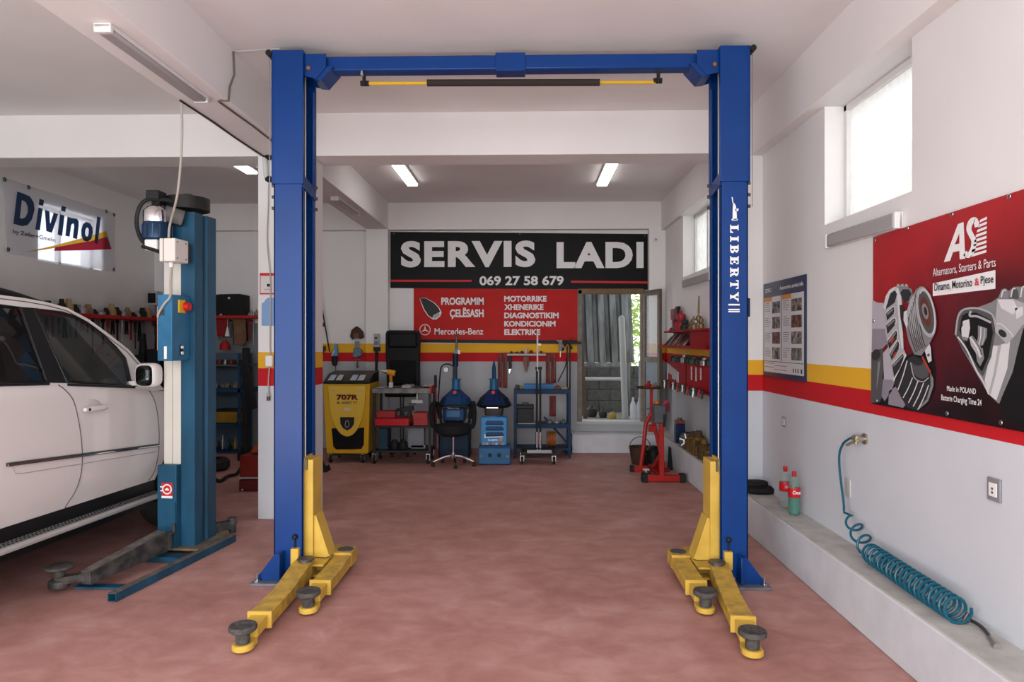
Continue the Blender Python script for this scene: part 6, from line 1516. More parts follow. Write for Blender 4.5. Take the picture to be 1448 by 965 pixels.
def wall_tools():
    Y = Y_BACK - .012
    red1 = mat('strip_red', (.22, .014, .014), .45, var=.4, scale=16); brass = mat('brass', (.45, .32, .14), .35, .8)
    defs = [(704, 500, 710, 548, 'long red tool strip hung on the back wall above the second drainer, nearer the chair'), (710.8, 500, 717.3, 549, 'long red tool strip hung just beside the white shelf'), (771.7, 499, 778, 548, 'red tool strip hanging at the far end of the white shelf'), (779, 499, 786, 542, 'short red tool strip hanging nearest the tall black stand'), (777, 560, 786, 589, 'low red tool strip seen through the rack below its top shelf')]
    for k, (x0, y0, x1, y1, lb_) in enumerate(defs):
        t = thing('tool_strip', (cx((x0 + x1) / 2, Y), Y, cz(y1, Y)), lb_, 'tool strip', 'red tool strips on the back wall')
        MB().span((cx(x0, Y), Y - .02, cz(y1, Y)), (cx(x1, Y), Y, cz(y0, Y))).build('strip', red1, t, bevel=.003)
        for q in range(2):
            xx = cx(x0 + (x1 - x0) * (.3 + .45 * q), Y); MB().cyl((xx, Y - .03, cz(y0 + 5 + q * 6, Y)), (xx, Y - .03, cz(y0 + (y1 - y0) * (.6 + .25 * q), Y)), .009, .005, 8).build('bit', brass if q else dark_steel, t)
    tag(MB().span((cx(717.5, Y), Y - .16, cz(503, Y)), (cx(771.5, Y), Y, cz(500.3, Y))).build('narrow_shelf', mat('shelf_white', (.45, .44, .45), .5), bevel=.003), 'narrow white shelf on the back wall between the red tool strips', 'shelf')
    zs = cz(500.3, Y - .16)
    for k, (x, h, r, c, lb_) in enumerate(((723, .035, .02, (.03, .03, .03), 'tiny dark pot at the start of the white shelf'), (731, .03, .03, (.08, .05, .03), 'low brown pot on the white shelf'), (738, .04, .025, (.03, .03, .035), 'tiny dark pot beside the white bottle'), (743.5, .085, .018, (.55, .55, .55), 'small white bottle in the middle of the white shelf'), (751, .05, .03, (.10, .03, .02), 'reddish pot beside the white bottle'), (765, .04, .025, (.06, .05, .05), 'dark pot at the end of the white shelf'))):
        tag(MB().lathe([(0, 0), (r, 0), (r, h * .7), (r * .5, h * .85), (r * .5, h), (0, h)], (cx(x, Y - .1), Y - .09, zs + .0), seg=12).build('shelf_pot', mat('pot_%d' % k, c, .5)), lb_, 'pot', None)
    t = thing('hand_drill', (cx(744, Y), Y - .03, cz(528, Y)), 'brown hand tool hanging under the middle of the white shelf', 'tool')
    MB().prism([(cx(740, Y), Y - .05, cz(504, Y)), (cx(748, Y), Y - .05, cz(504, Y)), (cx(748, Y), Y - .05, cz(512, Y)), (cx(744.5, Y), Y - .05, cz(527, Y)), (cx(742, Y), Y - .05, cz(524, Y)), (cx(740, Y), Y - .05, cz(512, Y))], (0, .03, 0)).build('blade', mat('tool_brown', (.13, .05, .03), .5, .3), t, bevel=.003)
    MB().cyl((cx(746, Y), Y - .04, cz(505, Y)), (cx(746, Y), Y - .04, cz(518, Y)), .012).build('grip', red1, t)
    t = thing('hand_saw', (cx(721, Y), Y - .03, cz(530, Y)), 'black narrow tool with a pale tip hanging from the start of the white shelf', 'tool')
    MB().span((cx(719, Y), Y - .04, cz(522, Y)), (cx(723.5, Y), Y - .01, cz(503.5, Y))).build('grip', black_plastic, t, bevel=.004); MB().prism([(cx(719.5, Y), Y - .03, cz(522, Y)), (cx(723, Y), Y - .03, cz(522, Y)), (cx(720, Y), Y - .03, cz(529, Y))], (0, .01, 0)).build('tip', steel, t)
    # further along: torque wrench, spray gun, hood
    Y2 = 10.46 - .012
    t = thing('torque_wrench', (cx(533, Y2), Y2, cz(548, Y2)), 'long black torque wrench with a pale head hung on the wall pillar', 'tool')
    MB().cyl((cx(532.5, Y2), Y2 - .03, cz(548, Y2)), (cx(533, Y2), Y2 - .03, cz(494, Y2)), .018, .022, 10).build('shaft', black_plastic, t)
    MB().span((cx(529, Y2), Y2 - .05, cz(497, Y2)), (cx(538, Y2), Y2, cz(491, Y2))).build('collar', black_plastic, t, bevel=.006)
    h = MB().span((cx(529, Y2), Y2 - .03, cz(491, Y2)), (cx(537.5, Y2), Y2, cz(472, Y2))).build('head', mat('head_grey', (.38, .38, .39), .5), t, bevel=.004)
    MB().span((cx(530.5, Y2), Y2 - .034, cz(479.5, Y2)), (cx(534, Y2), Y2 - .03, cz(477, Y2))).build('eye', black_plastic, h); MB().span((cx(530, Y2), Y2 - .034, cz(488, Y2)), (cx(536, Y2), Y2 - .03, cz(483, Y2))).build('label_patch', mat('patch_violet', (.20, .18, .32), .5), h)
    Y3 = Y_BACK - .012
    t = thing('spray_gun', (cx(475, Y3), Y3 - .04, cz(518, Y3)), 'light blue spray gun with black cup hung on the wall above the yellow machine', 'tool')
    lbm = mat('gun_blue', (.10, .30, .50), .4)
    MB().prism([(cx(470, Y3), Y3 - .06, cz(504, Y3)), (cx(479, Y3), Y3 - .06, cz(504, Y3)), (cx(478.5, Y3), Y3 - .06, cz(496, Y3)), (cx(477.5, Y3), Y3 - .06, cz(487, Y3)), (cx(475, Y3), Y3 - .06, cz(485.5, Y3)), (cx(473.5, Y3), Y3 - .06, cz(492, Y3))], (0, .05, 0)).build('body', lbm, t, bevel=.006)
    MB().lathe([(.035, cz(504, Y3)), (.045, cz(508, Y3)), (.04, cz(516, Y3)), (.015, cz(518, Y3)), (0, cz(518.5, Y3))], (cx(474.5, Y3), Y3 - .05, 0), seg=14).build('cup', black_plastic, t)
    MB().cyl((cx(471, Y3), Y3 - .07, cz(503, Y3)), (cx(475, Y3), Y3 - .07, cz(496, Y3)), .009).build('stripe', white_plastic, t)
    MB().cyl((cx(475, Y3), Y3 - .03, cz(518, Y3)), (cx(475, Y3), Y3 - .03, cz(538, Y3)), .004).build('cord', rubber, t)
    t = thing('welding_hood', (cx(505.5, Y3), Y3 - .08, cz(482, Y3)), 'brown leather welding hood hung on the wall above the yellow machine', 'hood')
    P = lambda x, y, d: V((cx(x, Y3), Y3 - d, cz(y, Y3)))
    MB().prism([P(497, 476, .1), P(499, 467, .1), P(502.5, 464, .1), P(506, 461.5, .1), P(510, 464.5, .1), P(514, 469, .1), P(515.5, 477, .1), P(511, 480, .1), P(508, 474, .1), P(503, 474, .1), P(500, 481, .1)], (0, .09, 0)).build('cape', mat('leather_brown', (.085, .04, .024), .7, var=.4, scale=12), t, bevel=.01)
    MB().span(P(502, 479, .11), P(510, 472, .02)).build('visor', mat('visor_brown', (.13, .065, .04), .5), t, bevel=.006)
    t = thing('tool_holster', (cx(505.5, Y3), Y3 - .05, cz(506, Y3)), 'pale blue tool with a ribbed shank hanging below the brown hood', 'tool')
    pale = mat('tool_pale_blue', (.20, .30, .36), .5, var=.4, scale=25)
    MB().span(P(503, 493, .06), P(508.5, 482.5, .02)).build('shank', pale, t, bevel=.005)
    MB().prism([P(500, 504, .07), P(506, 506, .07), P(513, 502, .07), P(513, 495, .07), P(508, 492, .07), P(502, 493, .07)], (0, .05, 0)).build('guard', mat('tool_steel_blue', (.14, .24, .32), .5, var=.5, scale=25), t, bevel=.006)
    tag(MB().cyl(P(506.5, 509, .05), P(506.5, 519, .05), .010).ball(P(506.5, 519, .05), .018, 10).beam(P(503, 509, .05), P(510, 509, .05), .015, .015).build('hook_tool', dark_steel), 'small dark hook hanging on the grey wall right above the yellow machine top', 'tool')
    tag(MB().cyl(P(447, 372, .10), P(468, 498, .07), .011, seg=8).build('pole', mat('pole_dark', (.03, .025, .02), .6)), 'thin dark pole leaning on the wall beside the blue post', 'pole')
    tag(MB().prism([P(447, 462, .05), P(459, 462, .05), P(459, 456, .05), P(456, 459, .05), P(447, 451, .05)], (0, .05, 0)).build('corner_bracket', mat('bracket_brown', (.10, .05, .03), .7), bevel=.004), 'brown wooden bracket on the wall beside the leaning pole', 'bracket')
    tag(MB().prism([P(447, 480, .06), P(452, 482, .06), P(453, 500, .06), P(451, 516, .06), P(447, 516, .06)], (0, .05, 0)).build('red_hose_reel', mat('reel_red', (.15, .01, .012), .5), bevel=.01), 'dark red tool holder on the wall close to the blue post', 'holder')
    tag(MB().prism([P(455, 500, .03), P(458, 489, .03), P(461, 490, .03), P(461.5, 496, .03), P(459, 497, .03), P(457, 502, .03)], (0, .025, 0)).build('hand_axe', mat('axe_brown', (.05, .03, .02), .6), bevel=.004), 'small dark hand tool on the yellow stripe beside the spray gun', 'tool')
    # long red bar standing against the cart end
    Y4 = 9.45
    t = thing('pry_bar', (cx(615, Y4), Y4, 0), 'long dark red bar with a black grip leaning at the cart end', 'tool')
    MB().cyl((cx(617, Y4), Y4, .0), (cx(616, Y4), Y4, cz(548, Y4)), .012, seg=10).build('bar', mat('bar_red', (.20, .012, .02), .4), t); MB().cyl((cx(616, Y4), Y4, cz(549, Y4)), (cx(615.8, Y4), Y4, cz(531, Y4)), .020, seg=12).build('grip', black_plastic, t, bevel=.004)
    # dark clutter at the foot of the wall by the blue post
    Yc = 8.6
    tag(MB().prism([(cx(447, Yc), Yc, .0), (cx(462, Yc), Yc, .0), (cx(459, Yc), Yc, .07), (cx(455, Yc), Yc, .05), (cx(450, Yc), Yc, .12), (cx(446, Yc), Yc, .16)], (0, .2, 0)).build('rag_heap', mat('rag_dark', (.02, .018, .018), .9), bevel=.015), 'crumpled dark rag on the floor by the yellow machine', 'rag')


wall_tools()

# ------------------------------------------------------------------ stands, bins and parts along the side wall at the back


def engine_stand():
    Y = 8.12
    red = mat('stand_red', (.40, .018, .014), .38, var=.2, scale=8)
    t = thing('engine_stand', (cx(936, Y), Y, 0), 'red engine stand with a T-shaped foot and black end caps', 'stand')
    b = MB().span((cx(908, Y), Y - .04, .01), (cx(968, Y), Y + .04, .085)).build('foot_bar', red, t, bevel=.006)
    for x0, x1 in ((907, 915.5), (960.5, 969)): MB().span((cx(x0, Y), Y - .05, .0), (cx(x1, Y), Y + .05, .10)).build('end_cap', rubber, t, bevel=.008)
    MB().span((cx(932, Y), Y - .035, .08), (cx(938.5, Y), Y + .035, cz(598, Y))).build('upright', red, t, bevel=.005)
    MB().beam((cx(936, Y), Y + .03, .30), (cx(936, Y), Y + .55, .06), .06, .06).beam((cx(936, Y), Y + .02, .05), (cx(936, Y), Y + .75, .05), .06, .06).build('rear_bar', red, t, bevel=.004)
    h = MB().span((cx(924, Y), Y - .06, cz(598, Y)), (cx(941, Y), Y + .12, cz(572, Y))).build('gear_head', mat('head_slate', (.10, .11, .12), .5, var=.3), t, bevel=.02)
    MB().lathe([(.035, 0), (.03, .03), (.0, .04)], (cx(929, Y), Y, cz(571, Y))).build('orange_cap', mat('cap_orange', (.50, .12, .015), .4), h)
    MB().beam((cx(937, Y), Y, cz(577, Y)), (cx(943, Y), Y, cz(566, Y)), .03, .03).build('crank', mat('crank_red', (.45, .02, .06), .4), h, bevel=.006)
    MB().span((cx(939.5, Y), Y - .02, cz(582, Y)), (cx(947, Y), Y + .08, cz(571, Y))).build('side_plate', mat('plate_wine', (.14, .012, .03), .5), h, bevel=.006)
    MB().beam((cx(938, Y), Y - .05, cz(603, Y)), (cx(938, Y), Y - .05, cz(585, Y)), .03, .03).build('lever', black_plastic, h)
    # tray stand behind
    Y = 8.75
    t = thing('tray_stand', (cx(920, Y), Y, 0), 'red stand on splayed legs carrying a flat tray of small parts', 'stand')
    MB().lathe([(0, cz(549.5, Y)), (.16, cz(549.5, Y)), (.18, cz(546.5, Y)), (.172, cz(546.5, Y)), (.15, cz(548.5, Y)), (0, cz(548.5, Y))], (cx(919, Y), Y, 0), seg=8).build('tray', mat('tray_brown', (.07, .035, .02), .6), t, smooth=0)
    MB().span((cx(919, Y), Y - .02, cz(588, Y)), (cx(923, Y), Y + .02, cz(549, Y))).build('post', red, t)
    MB().span((cx(914.5, Y), Y - .015, cz(579, Y)), (cx(921, Y), Y + .015, cz(577, Y))).build('peg', dark_steel, t)
    for pts in ([(921, 584), (913.5, 598), (910, 630), (906, 660)], [(921, 584), (925, 600), (931, 625), (938, 660)]):
        MB().sweep([(cx(x, Y), Y - .0, cz(y, Y)) for x, y in pts], .026, 8).build('leg', red, t)
    MB().span((cx(917, Y), Y - .05, cz(610, Y)), (cx(928, Y), Y + .02, cz(600, Y))).build('clamp', red, t, bevel=.01)
    MB().span((cx(892, Y), Y - .04, .0), (cx(916, Y), Y + .04, .07)).build('foot', red, t, bevel=.005); MB().span((cx(891, Y), Y - .045, .0), (cx(896.5, Y), Y + .045, .08)).build('end_cap', rubber, t, bevel=.006)
    MB().span((cx(928, Y), Y - .03, .0), (cx(946, Y), Y + .03, .05)).build('foot', red, t, bevel=.005)
    zt = cz(548.4, Y)
    for k, (x, r, h, c, lb_) in enumerate(((913, .028, .05, (.30, .02, .02), 'small red cap near the edge of the stand tray'), (917, .035, .09, (.26, .015, .02), 'tallest red part on the stand tray'), (921.5, .03, .05, (.45, .10, .04), 'orange part in the middle of the stand tray'), (926, .028, .07, (.16, .14, .14), 'grey part at the wall end of the stand tray'))):
        tag(MB().lathe([(0, 0), (r, 0), (r, h * .5), (r * .6, h * .6), (r * .6, h), (0, h)], (cx(x, Y), Y - .02, zt), seg=10).build('small_part', mat('small_part_%d' % k, c, .5)), lb_, 'part')
    Y = 9.3
    t = thing('bucket', (cx(905, Y), Y, 0), 'dark brown bucket on the floor below the yard doorway', 'bucket')
    MB().lathe([(0, 0), (.11, 0), (.15, .24), (.14, .24), (.105, .015), (0, .015)], (cx(905, Y), Y, 0), seg=22).build('pail', mat('pail_brown', (.06, .03, .02), .6, var=.4), t); MB().sweep(arc(V((cx(905, Y), Y, .23)), .14, 0, pi, 12), .006, 6).build('handle', dark_steel, t)
    Y = 8.95
    tag(MB().lathe([(0, 0), (.09, 0), (.10, .05), (.10, .22), (.06, .27), (.03, .28), (0, .28)], (cx(927.5, Y), Y + .15, 0)).build('gas_tank', mat('tank_black', (.010, .008, .008), .5)), 'black round tank on the floor behind the tray stand', 'tank')
    Y = 8.3
    j = thing('bottle_jack', (cx(914, Y), Y, 0), 'small dark jack with a pale handle between the red stands', 'jack')
    MB().cyl((cx(914, Y), Y, .0), (cx(914, Y), Y, .08), .07, .055, 18).build('base', black_plastic, j); MB().cyl((cx(914, Y), Y, .08), (cx(914, Y), Y, .12), .03).build('ram', steel, j); MB().cyl((cx(908, Y), Y - .06, .125), (cx(917, Y), Y - .05, .12), .010).build('handle', mat('handle_cream', (.5, .48, .45), .4), j)
    tag(MB().prism([(1.80, 8.86, .0), (1.87, 8.86, .0), (1.86, 8.93, .28), (1.83, 8.93, .30)], (0, .04, 0)).build('tyre_lever', mat('lever_black', (.008, .008, .008), .5), bevel=.006), 'black wedge leaning against the ledge behind the engine stand', 'tool')
    # on the ledge
    zl = .333
    def led(x, Y): return cx(x, Y)
    Y = 8.75; x = 2.02
    t = thing('oil_can', (1.985, 9.0, zl), 'dark blue can with a reddish top on the wall ledge behind the stands', 'can')
    MB().span((1.925, 8.93, zl), (2.045, 9.07, zl + .26)).build('body', mat('can_blue', (.008, .02, .07), .4), t, bevel=.015); MB().span((1.93, 8.935, zl + .26), (2.04, 9.065, zl + .30)).build('cap_band', mat('band_red', (.25, .05, .03), .5), t)
    MB().cyl((1.985, 9.0, zl + .30), (1.985, 9.0, zl + .33), .03).build('cap', dark_steel, t)
    w_ = thing('alternator', (1.99, 8.55, zl), 'round dark alternator with a finned face on the wall ledge', 'part')
    c = V((1.975, 8.55, zl + .10)); ax = V((-.3, -1, 0)).normalized()
    MB().cyl(c - ax * .07, c + ax * .05, .10, seg=22).build('housing', mat('alt_dark', (.03, .03, .03), .5, .4), w_, bevel=.008); MB().cyl(c + ax * .05, c + ax * .09, .035).build('pulley', steel, w_)
    fm = MB(); u = ax.orthogonal().normalized(); v = ax.cross(u)
    for k in range(6):
        a = 2 * pi * k / 6; fm.beam(c + ax * .055 + (u * cos(a) + v * sin(a)) * .03, c + ax * .055 + (u * cos(a) + v * sin(a)) * .09, .014, .01, up=ax)
    fm.build('fin', mat('fin_pale', (.5, .48, .46), .4, .6), w_)
    ym = [mat('dusty_yellow', (.16, .085, .018), .6, var=.5, scale=14), mat('dusty_brown', (.085, .05, .02), .7, var=.5, scale=14)]
    for k, (y, h, w, lb_) in enumerate(((8.28, .25, .10, 'dusty yellow starter motor standing on the ledge, next to the round alternator'), (8.05, .29, .10, 'tallest dusty yellow motor in the middle of the ledge row'), (7.80, .23, .09, 'dusty brown motor on the ledge between two yellow ones'), (7.56, .18, .08, 'lowest dusty yellow motor at the near end of the ledge row'))):
        t = thing('starter_motor', (2.0, y, zl), lb_, 'part')
        MB().cyl((1.99, y, zl), (1.99, y, zl + h * .75), w * .8, w * .75, 18).build('body', ym[k == 2], t, bevel=.008)
        MB().cyl((1.99, y - .03, zl + h * .75), (1.99, y - .03, zl + h), w * .5, w * .35, 14).span((1.94, y - .08, zl + h * .3), (2.02, y - .05, zl + h * .62)).build('nose', ym[k != 2], t, bevel=.006)
        MB().cyl((1.925, y + .05, zl + .02), (1.925, y + .05, zl + h * .6), w * .3, seg=12).build('solenoid', ym[1], t, bevel=.004)
    tag(MB().prism([(1.93, 7.15, zl), (2.07, 7.2, zl), (2.06, 7.2, zl + .10), (2.02, 7.2, zl + .05), (1.99, 7.18, zl + .15), (1.95, 7.16, zl + .04)], (0, .22, 0)).build('wire_bundle', mat('wire_dark', (.02, .035, .035), .7), bevel=.02), 'dark green crumpled wire bundle on the ledge close to the blue post', 'wire')


engine_stand()


def bin_racks():
    X = X_REAR - .004
    red = mat('bin_red', (.33, .006, .010), .6, var=.15, scale=6, spec=.06); dred = mat('bin_red_dark', (.15, .005, .008), .6, spec=.06)
    rnd = random.Random(21)
    tools = [mat('tool_silver', (.5, .5, .5), .35, .8), mat('tool_dark', (.03, .03, .03), .5), mat('tool_brass', (.20, .14, .07), .45, .6), mat('tool_red', (.35, .02, .03), .4), mat('tool_green', (.05, .10, .05), .5)]
    # upper rack: shelf, tray and back panel
    y0, y1 = 7.35, 9.85
    t = thing('bin_rack', (X, 8.5, 1.57), 'upper red wall rack with a shelf over a sloping tool tray, below the rear window', 'rack')
    MB().span((X - .16, y0, 1.785), (X, y1 - .1, 1.81)).build('shelf', red, t, bevel=.003)
    MB().span((X - .012, y0, 1.57), (X, y1 - .05, 1.80)).build('back_panel', dred, t)
    MB().prism([(X, y0, 1.57), (X - .19, y0, 1.575), (X - .19, y0, 1.615), (X - .185, y0, 1.59), (X, y0, 1.585)], (0, y1 + .15 - y0, 0)).build('tray', red, t)
    MB().span((X - .13, y0, 1.59), (X - .01, y0 + .95, 1.785)).build('end_box', red, t, bevel=.004)
    n = 26
    for k in range(n):
        y = 8.42 + k * .052; p = V((X - .165, y, 1.607)); q = V((X - .05, y + rnd.uniform(.02, .04), 1.61 + rnd.uniform(.10, .16)))
        m = MB().cyl(p, q, .010 + .006 * rnd.random(), .007, 8); m.ball(p, .013, 8)
        tag(m.build('tray_tool', tools[[1, 0, 3, 1, 2, 1][k % 6]]), 'thin tool standing aslant in the sloping tray of the upper red rack', 'tool', 'tools in the sloping red tray')
    # things on the top shelf
    zs = 1.81
    t = thing('air_gun', (X - .06, 9.45, zs), 'red and black double tool high on the wall above the upper rack', 'tool')
    zt = 1.97
    MB().span((X - .07, 9.48, zt), (X - .02, 9.72, zt + .15)).build('body', mat('gun_red', (.30, .012, .03), .4), t, bevel=.008)
    MB().span((X - .08, 9.26, zt - .05), (X - .03, 9.38, zt + .17)).span((X - .075, 9.30, zt + .02), (X - .03, 9.55, zt + .06)).build('body', mat('gun_black', (.015, .012, .013), .5), t, bevel=.008)
    MB().span((X - .06, 9.60, zt - .14), (X - .03, 9.68, zt)).build('trigger_arm', mat('gun_red', (0, 0, 0)), t, bevel=.004)
    MB().cyl((X - .03, 9.48, zs), (X - .03, 9.48, zt), .010).build('support', dark_steel, t)
    for k, (y, r, h, mi, lb_) in enumerate(((9.58, .04, .05, 3, 'low red tool with pale tip at the far end of the upper shelf'), (9.30, .05, .10, 4, 'green-black fitting on the upper shelf under the double tool'), (9.15, .06, .20, 1, 'dark tall fitting on the upper red shelf'), (8.98, .08, .26, 3, 'largest red round tool on the upper red shelf'), (8.78, .06, .16, 1, 'black round fitting beside the largest red tool'), (8.60, .05, .06, 1, 'small black puck in the middle of the upper shelf'), (8.42, .035, .12, 2, 'brass fitting on the upper shelf next to the black puck'), (8.30, .04, .16, 2, 'brass valve on the upper shelf'), (8.18, .03, .13, 0, 'silver fitting among the brass ones on the upper shelf'), (8.07, .04, .19, 2, 'brass fitting with a tall dark neck'), (7.95, .035, .15, 2, 'brass fitting close to the blue post on the upper shelf'))):
        m = MB().lathe([(0, 0), (r, 0), (r, h * .35), (r * .55, h * .45), (r * .8, h * .6), (r * .7, h * .8), (r * .25, h * .85), (r * .2, h), (0, h)], (X - .085, y, zs), seg=12)
        if k == 9: m.cyl((X - .085, y, zs + h), (X - .085, y - .02, zs + h + .2), .014, .008)
        tag(m.build('fitting', tools[mi]), lb_, 'part')
    # lower rack
    t = thing('tool_board', (X, 8.5, 1.08), 'lower red wall panel hung with silver tools, under the sloping tray', 'rack')
    MB().span((X - .10, y0, 1.10), (X, 9.85, 1.385)).build('panel', red, t, bevel=.006)
    MB().span((X - .108, 8.62, 1.10), (X - .10, 8.66, 1.385)).build('joint', dred, t)
    MB().span((X - .135, y0, 1.075), (X, 9.95, 1.105)).build('bottom_rail', dred, t, bevel=.004)
    for k in range(12):
        y = 9.72 - k * .085 if k < 9 else 8.3 - (k - 9) * .22
        L = (.22 if k == 0 else .10 + .05 * rnd.random()); z = 1.345 - .012 * k * (k < 9)
        m = MB().beam((X - .112, y, z), (X - .112, y, z - L), .022, .012, up=(1, 0, 0)).cyl((X - .118, y, z), (X - .104, y, z), .02, seg=10)
        tag(m.build('spanner', tools[0]), 'silver spanner hanging flat on the lower red wall panel', 'tool', 'spanners on the lower red panel')
    for k in range(17):
        y = 9.9 - k * .14
        m = MB().cyl((X - .142, y, 1.10), (X - .15, y, 1.03 - .03 * rnd.random()), .016, .010, 8).ball((X - .142, y, 1.10), .022, 8)
        tag(m.build('screwdriver', tools[[1, 0, 1, 3][k % 4]]), 'short tool hung in the bottom rail of the lower red panel', 'tool', 'tools in the bottom rail of the red panel')
    for k, (y, h, w) in enumerate([(9.62 - i * .17, .07 + .04 * rnd.random(), .05) for i in range(12)]):
        m = MB().lathe([(0, 0), (w, 0), (w, h * .6), (w * .6, h * .75), (w * .5, h), (0, h)], (X - .05, y, 1.385), seg=12)
        tag(m.build('stubby_can', tools[[1, 4, 1, 1, 0, 1][k % 6]]), 'dark stubby can in the row on top of the lower red panel', 'can', 'stubby cans on the lower red panel')


bin_racks()


# ------------------------------------------------------------------ the other bay: shelves and tools behind the car


def far_bay():
    red = mat('shelf_red', (.40, .014, .014), .4); bm_ = mat('rack_navy', (.010, .045, .10), .45)
    tools = [mat('bay_steel', (.30, .30, .30), .4, .7), mat('bay_black', (.012, .012, .012), .6), mat('bay_tan', (.22, .13, .06), .7, var=.3), mat('bay_red', (.26, .015, .015), .5), mat('bay_wood', (.30, .20, .09), .6), mat('bay_blue', (.03, .08, .14), .5)]
    rnd = random.Random(31)
    Yb = Y_BACK - .002
    # back shelf
    x0, x1 = cx(192, 10.35), cx(445, 10.35); zs = cz(446, 10.35)
    tag(MB().span((x0, 10.33, zs - .045), (x1, Yb, zs)).build('red_shelf', red, bevel=.004), 'long red shelf across the back wall behind the lift post', 'shelf')
    t = thing('speaker_case', (cx(324, 10.4), 10.45, zs), 'big black case with one bright stud on the red back shelf', 'case')
    b = MB().prism([(cx(297, 10.38), 10.38, zs), (cx(347, 10.38), 10.38, zs), (cx(347, 10.38), 10.38, cz(417, 10.38)), (cx(338, 10.38), 10.38, cz(415, 10.38)), (cx(310, 10.38), 10.38, cz(415.5, 10.38)), (cx(297, 10.38), 10.38, cz(417.5, 10.38))], (0, .17, 0)).build('shell', mat('case_black', (.008, .008, .008), .6), t, bevel=.01)
    MB().cyl((cx(324, 10.38), 10.38, cz(421, 10.38)), (cx(324, 10.38), 10.37, cz(421, 10.38)), .018, seg=10).build('stud', steel, t)
    t = thing('old_monitor', (cx(211, 10.45), 10.5, zs), 'old pale-framed monitor with a black screen at the wall corner', 'monitor')
    MB().span((cx(201, 10.42), 10.42, cz(431, 10.42)), (cx(222, 10.42), 10.57, cz(411, 10.42))).build('case', mat('monitor_case', (.42, .42, .42), .5), t, bevel=.012)
    MB().span((cx(203.5, 10.42), 10.412, cz(428, 10.42)), (cx(220, 10.42), 10.42, cz(414, 10.42))).build('screen', mat('screen_black', (.006, .006, .007), .2), t); MB().span((cx(205, 10.45), 10.44, zs), (cx(219, 10.45), 10.56, cz(430.5, 10.42))).build('stand', mat('monitor_base', (.25, .25, .25), .5), t, bevel=.01)
    for k, (x, r, h, mi) in enumerate(((349, .018, .05, 4), (352.5, .015, .09, 0), (356, .018, .06, 0), (360, .022, .10, 4), (365, .02, .05, 0), (300, .02, .04, 0), (313, .02, .03, 0))):
        tag(MB().lathe([(0, 0), (r, 0), (r, h * .6), (r * .5, h * .8), (r * .5, h), (0, h)], (cx(x, 10.37), 10.358 if k > 4 else 10.45, zs), seg=10).build('small_tin', tools[mi]), 'small tin or fitting on the red back shelf around the black case', 'tin', 'small tins on the red back shelf')
    # hanging tools under the shelf (back wall)
    zh = zs - .05
    def hang(x, L, w, mi, nm, y=10.52):
        X = cx(x, y); m = MB()
        if nm == 'pliers': m.beam((X - .012, y, zh), (X - .03, y, zh - L), .016, .02).beam((X + .012, y, zh), (X + .03, y, zh - L), .016, .02).cyl((X, y - .02, zh - .06), (X, y + .02, zh - .06), .022)
        elif nm == 'hammer': m.cyl((X, y, zh), (X, y, zh - L), .014).cyl((X - .045, y, zh - .028), (X + .045, y, zh - .028), .020)
        elif nm == 'spanner': m.beam((X, y, zh), (X, y, zh - L), w, .014).cyl((X, y - .01, zh - .01), (X, y + .01, zh - .01), w * .9).cyl((X, y - .01, zh - L), (X, y + .01, zh - L), w * .9)
        else: m.cyl((X, y, zh), (X, y, zh - L * .45), .020, .016, 10).cyl((X, y, zh - L * .45), (X, y, zh - L), .008, .006, 8)
        tag(m.build(nm, tools[mi]), 'hand tool hanging in the dark row under the red back shelf', 'tool', 'hand tools under the red back shelf')
    for k in range(30):
        x = 196 + k * 5.6
        if 296 < x < 300: continue
        hang(x, rnd.uniform(.22, .42), .018, [1, 0, 4, 1, 3, 0][k % 6], ['spanner', 'screwdriver', 'pliers', 'hammer', 'screwdriver'][k % 5], 10.572 if k % 2 else 10.50)
    yy = 10.40
    tag(MB().prism([(cx(305, yy), yy, zh), (cx(323, yy), yy, zh), (cx(321, yy), yy, cz(474, yy)), (cx(307, yy), yy, cz(476, yy))], (0, .03, 0)).build('red_board', mat('board_red', (.22, .008, .01), .6), bevel=.004), 'dark red board hanging under the red shelf below the black case', 'board')
    tag(MB().prism([(cx(329, yy), yy, zh), (cx(347, yy), yy, zh), (cx(348, yy), yy, cz(480, yy)), (cx(344, yy), yy, cz(489, yy)), (cx(331, yy), yy, cz(488, yy))], (0, .03, 0)).build('leather_apron', mat('apron_tan', (.20, .105, .06), .7, var=.5, scale=6), bevel=.008), 'tan leather apron hanging under the red shelf', 'apron')
    tag(MB().prism([(cx(320, yy), yy - .06, cz(476, yy)), (cx(326, yy), yy - .06, cz(476, yy)), (cx(324.5, yy), yy - .06, cz(464, yy)), (cx(323.5, yy), yy - .06, cz(462, yy))], (0, .04, 0)).cyl((cx(323.6, yy), yy - .04, cz(463, yy)), (cx(323.6, yy), yy - .04, zh + .0), .003).build('white_funnel', white_plastic, bevel=.008), 'small white funnel hanging between the red board and the tan apron', 'funnel')
    tag(MB().lathe([(.0, 0), (.075, .0), (.07, .08), (.03, .15), (0, .15)], (cx(320, yy), yy - .05, cz(495, yy)), seg=14).build('red_beacon', mat('cap_red', (.35, .012, .015), .5)), 'red beacon hung below the white funnel', 'beacon')
    # blue shelf unit
    Yf = 10.02
    t = thing('shelf_unit', (cx(318, Yf), 10.25, 0), 'dark blue shelf unit full of small parts behind the lift post', 'shelf unit')
    for y, th in ((516, 2), (550, 5.5), (600, 4.5), (639, 4)):
        m = MB(); pb(m, 270, y, 352 if y < 600 else 338, y + th, Yf, 10.45); m.build('shelf', bm_ if y > 520 else mat('shelf_grey', (.10, .10, .105), .5), t)
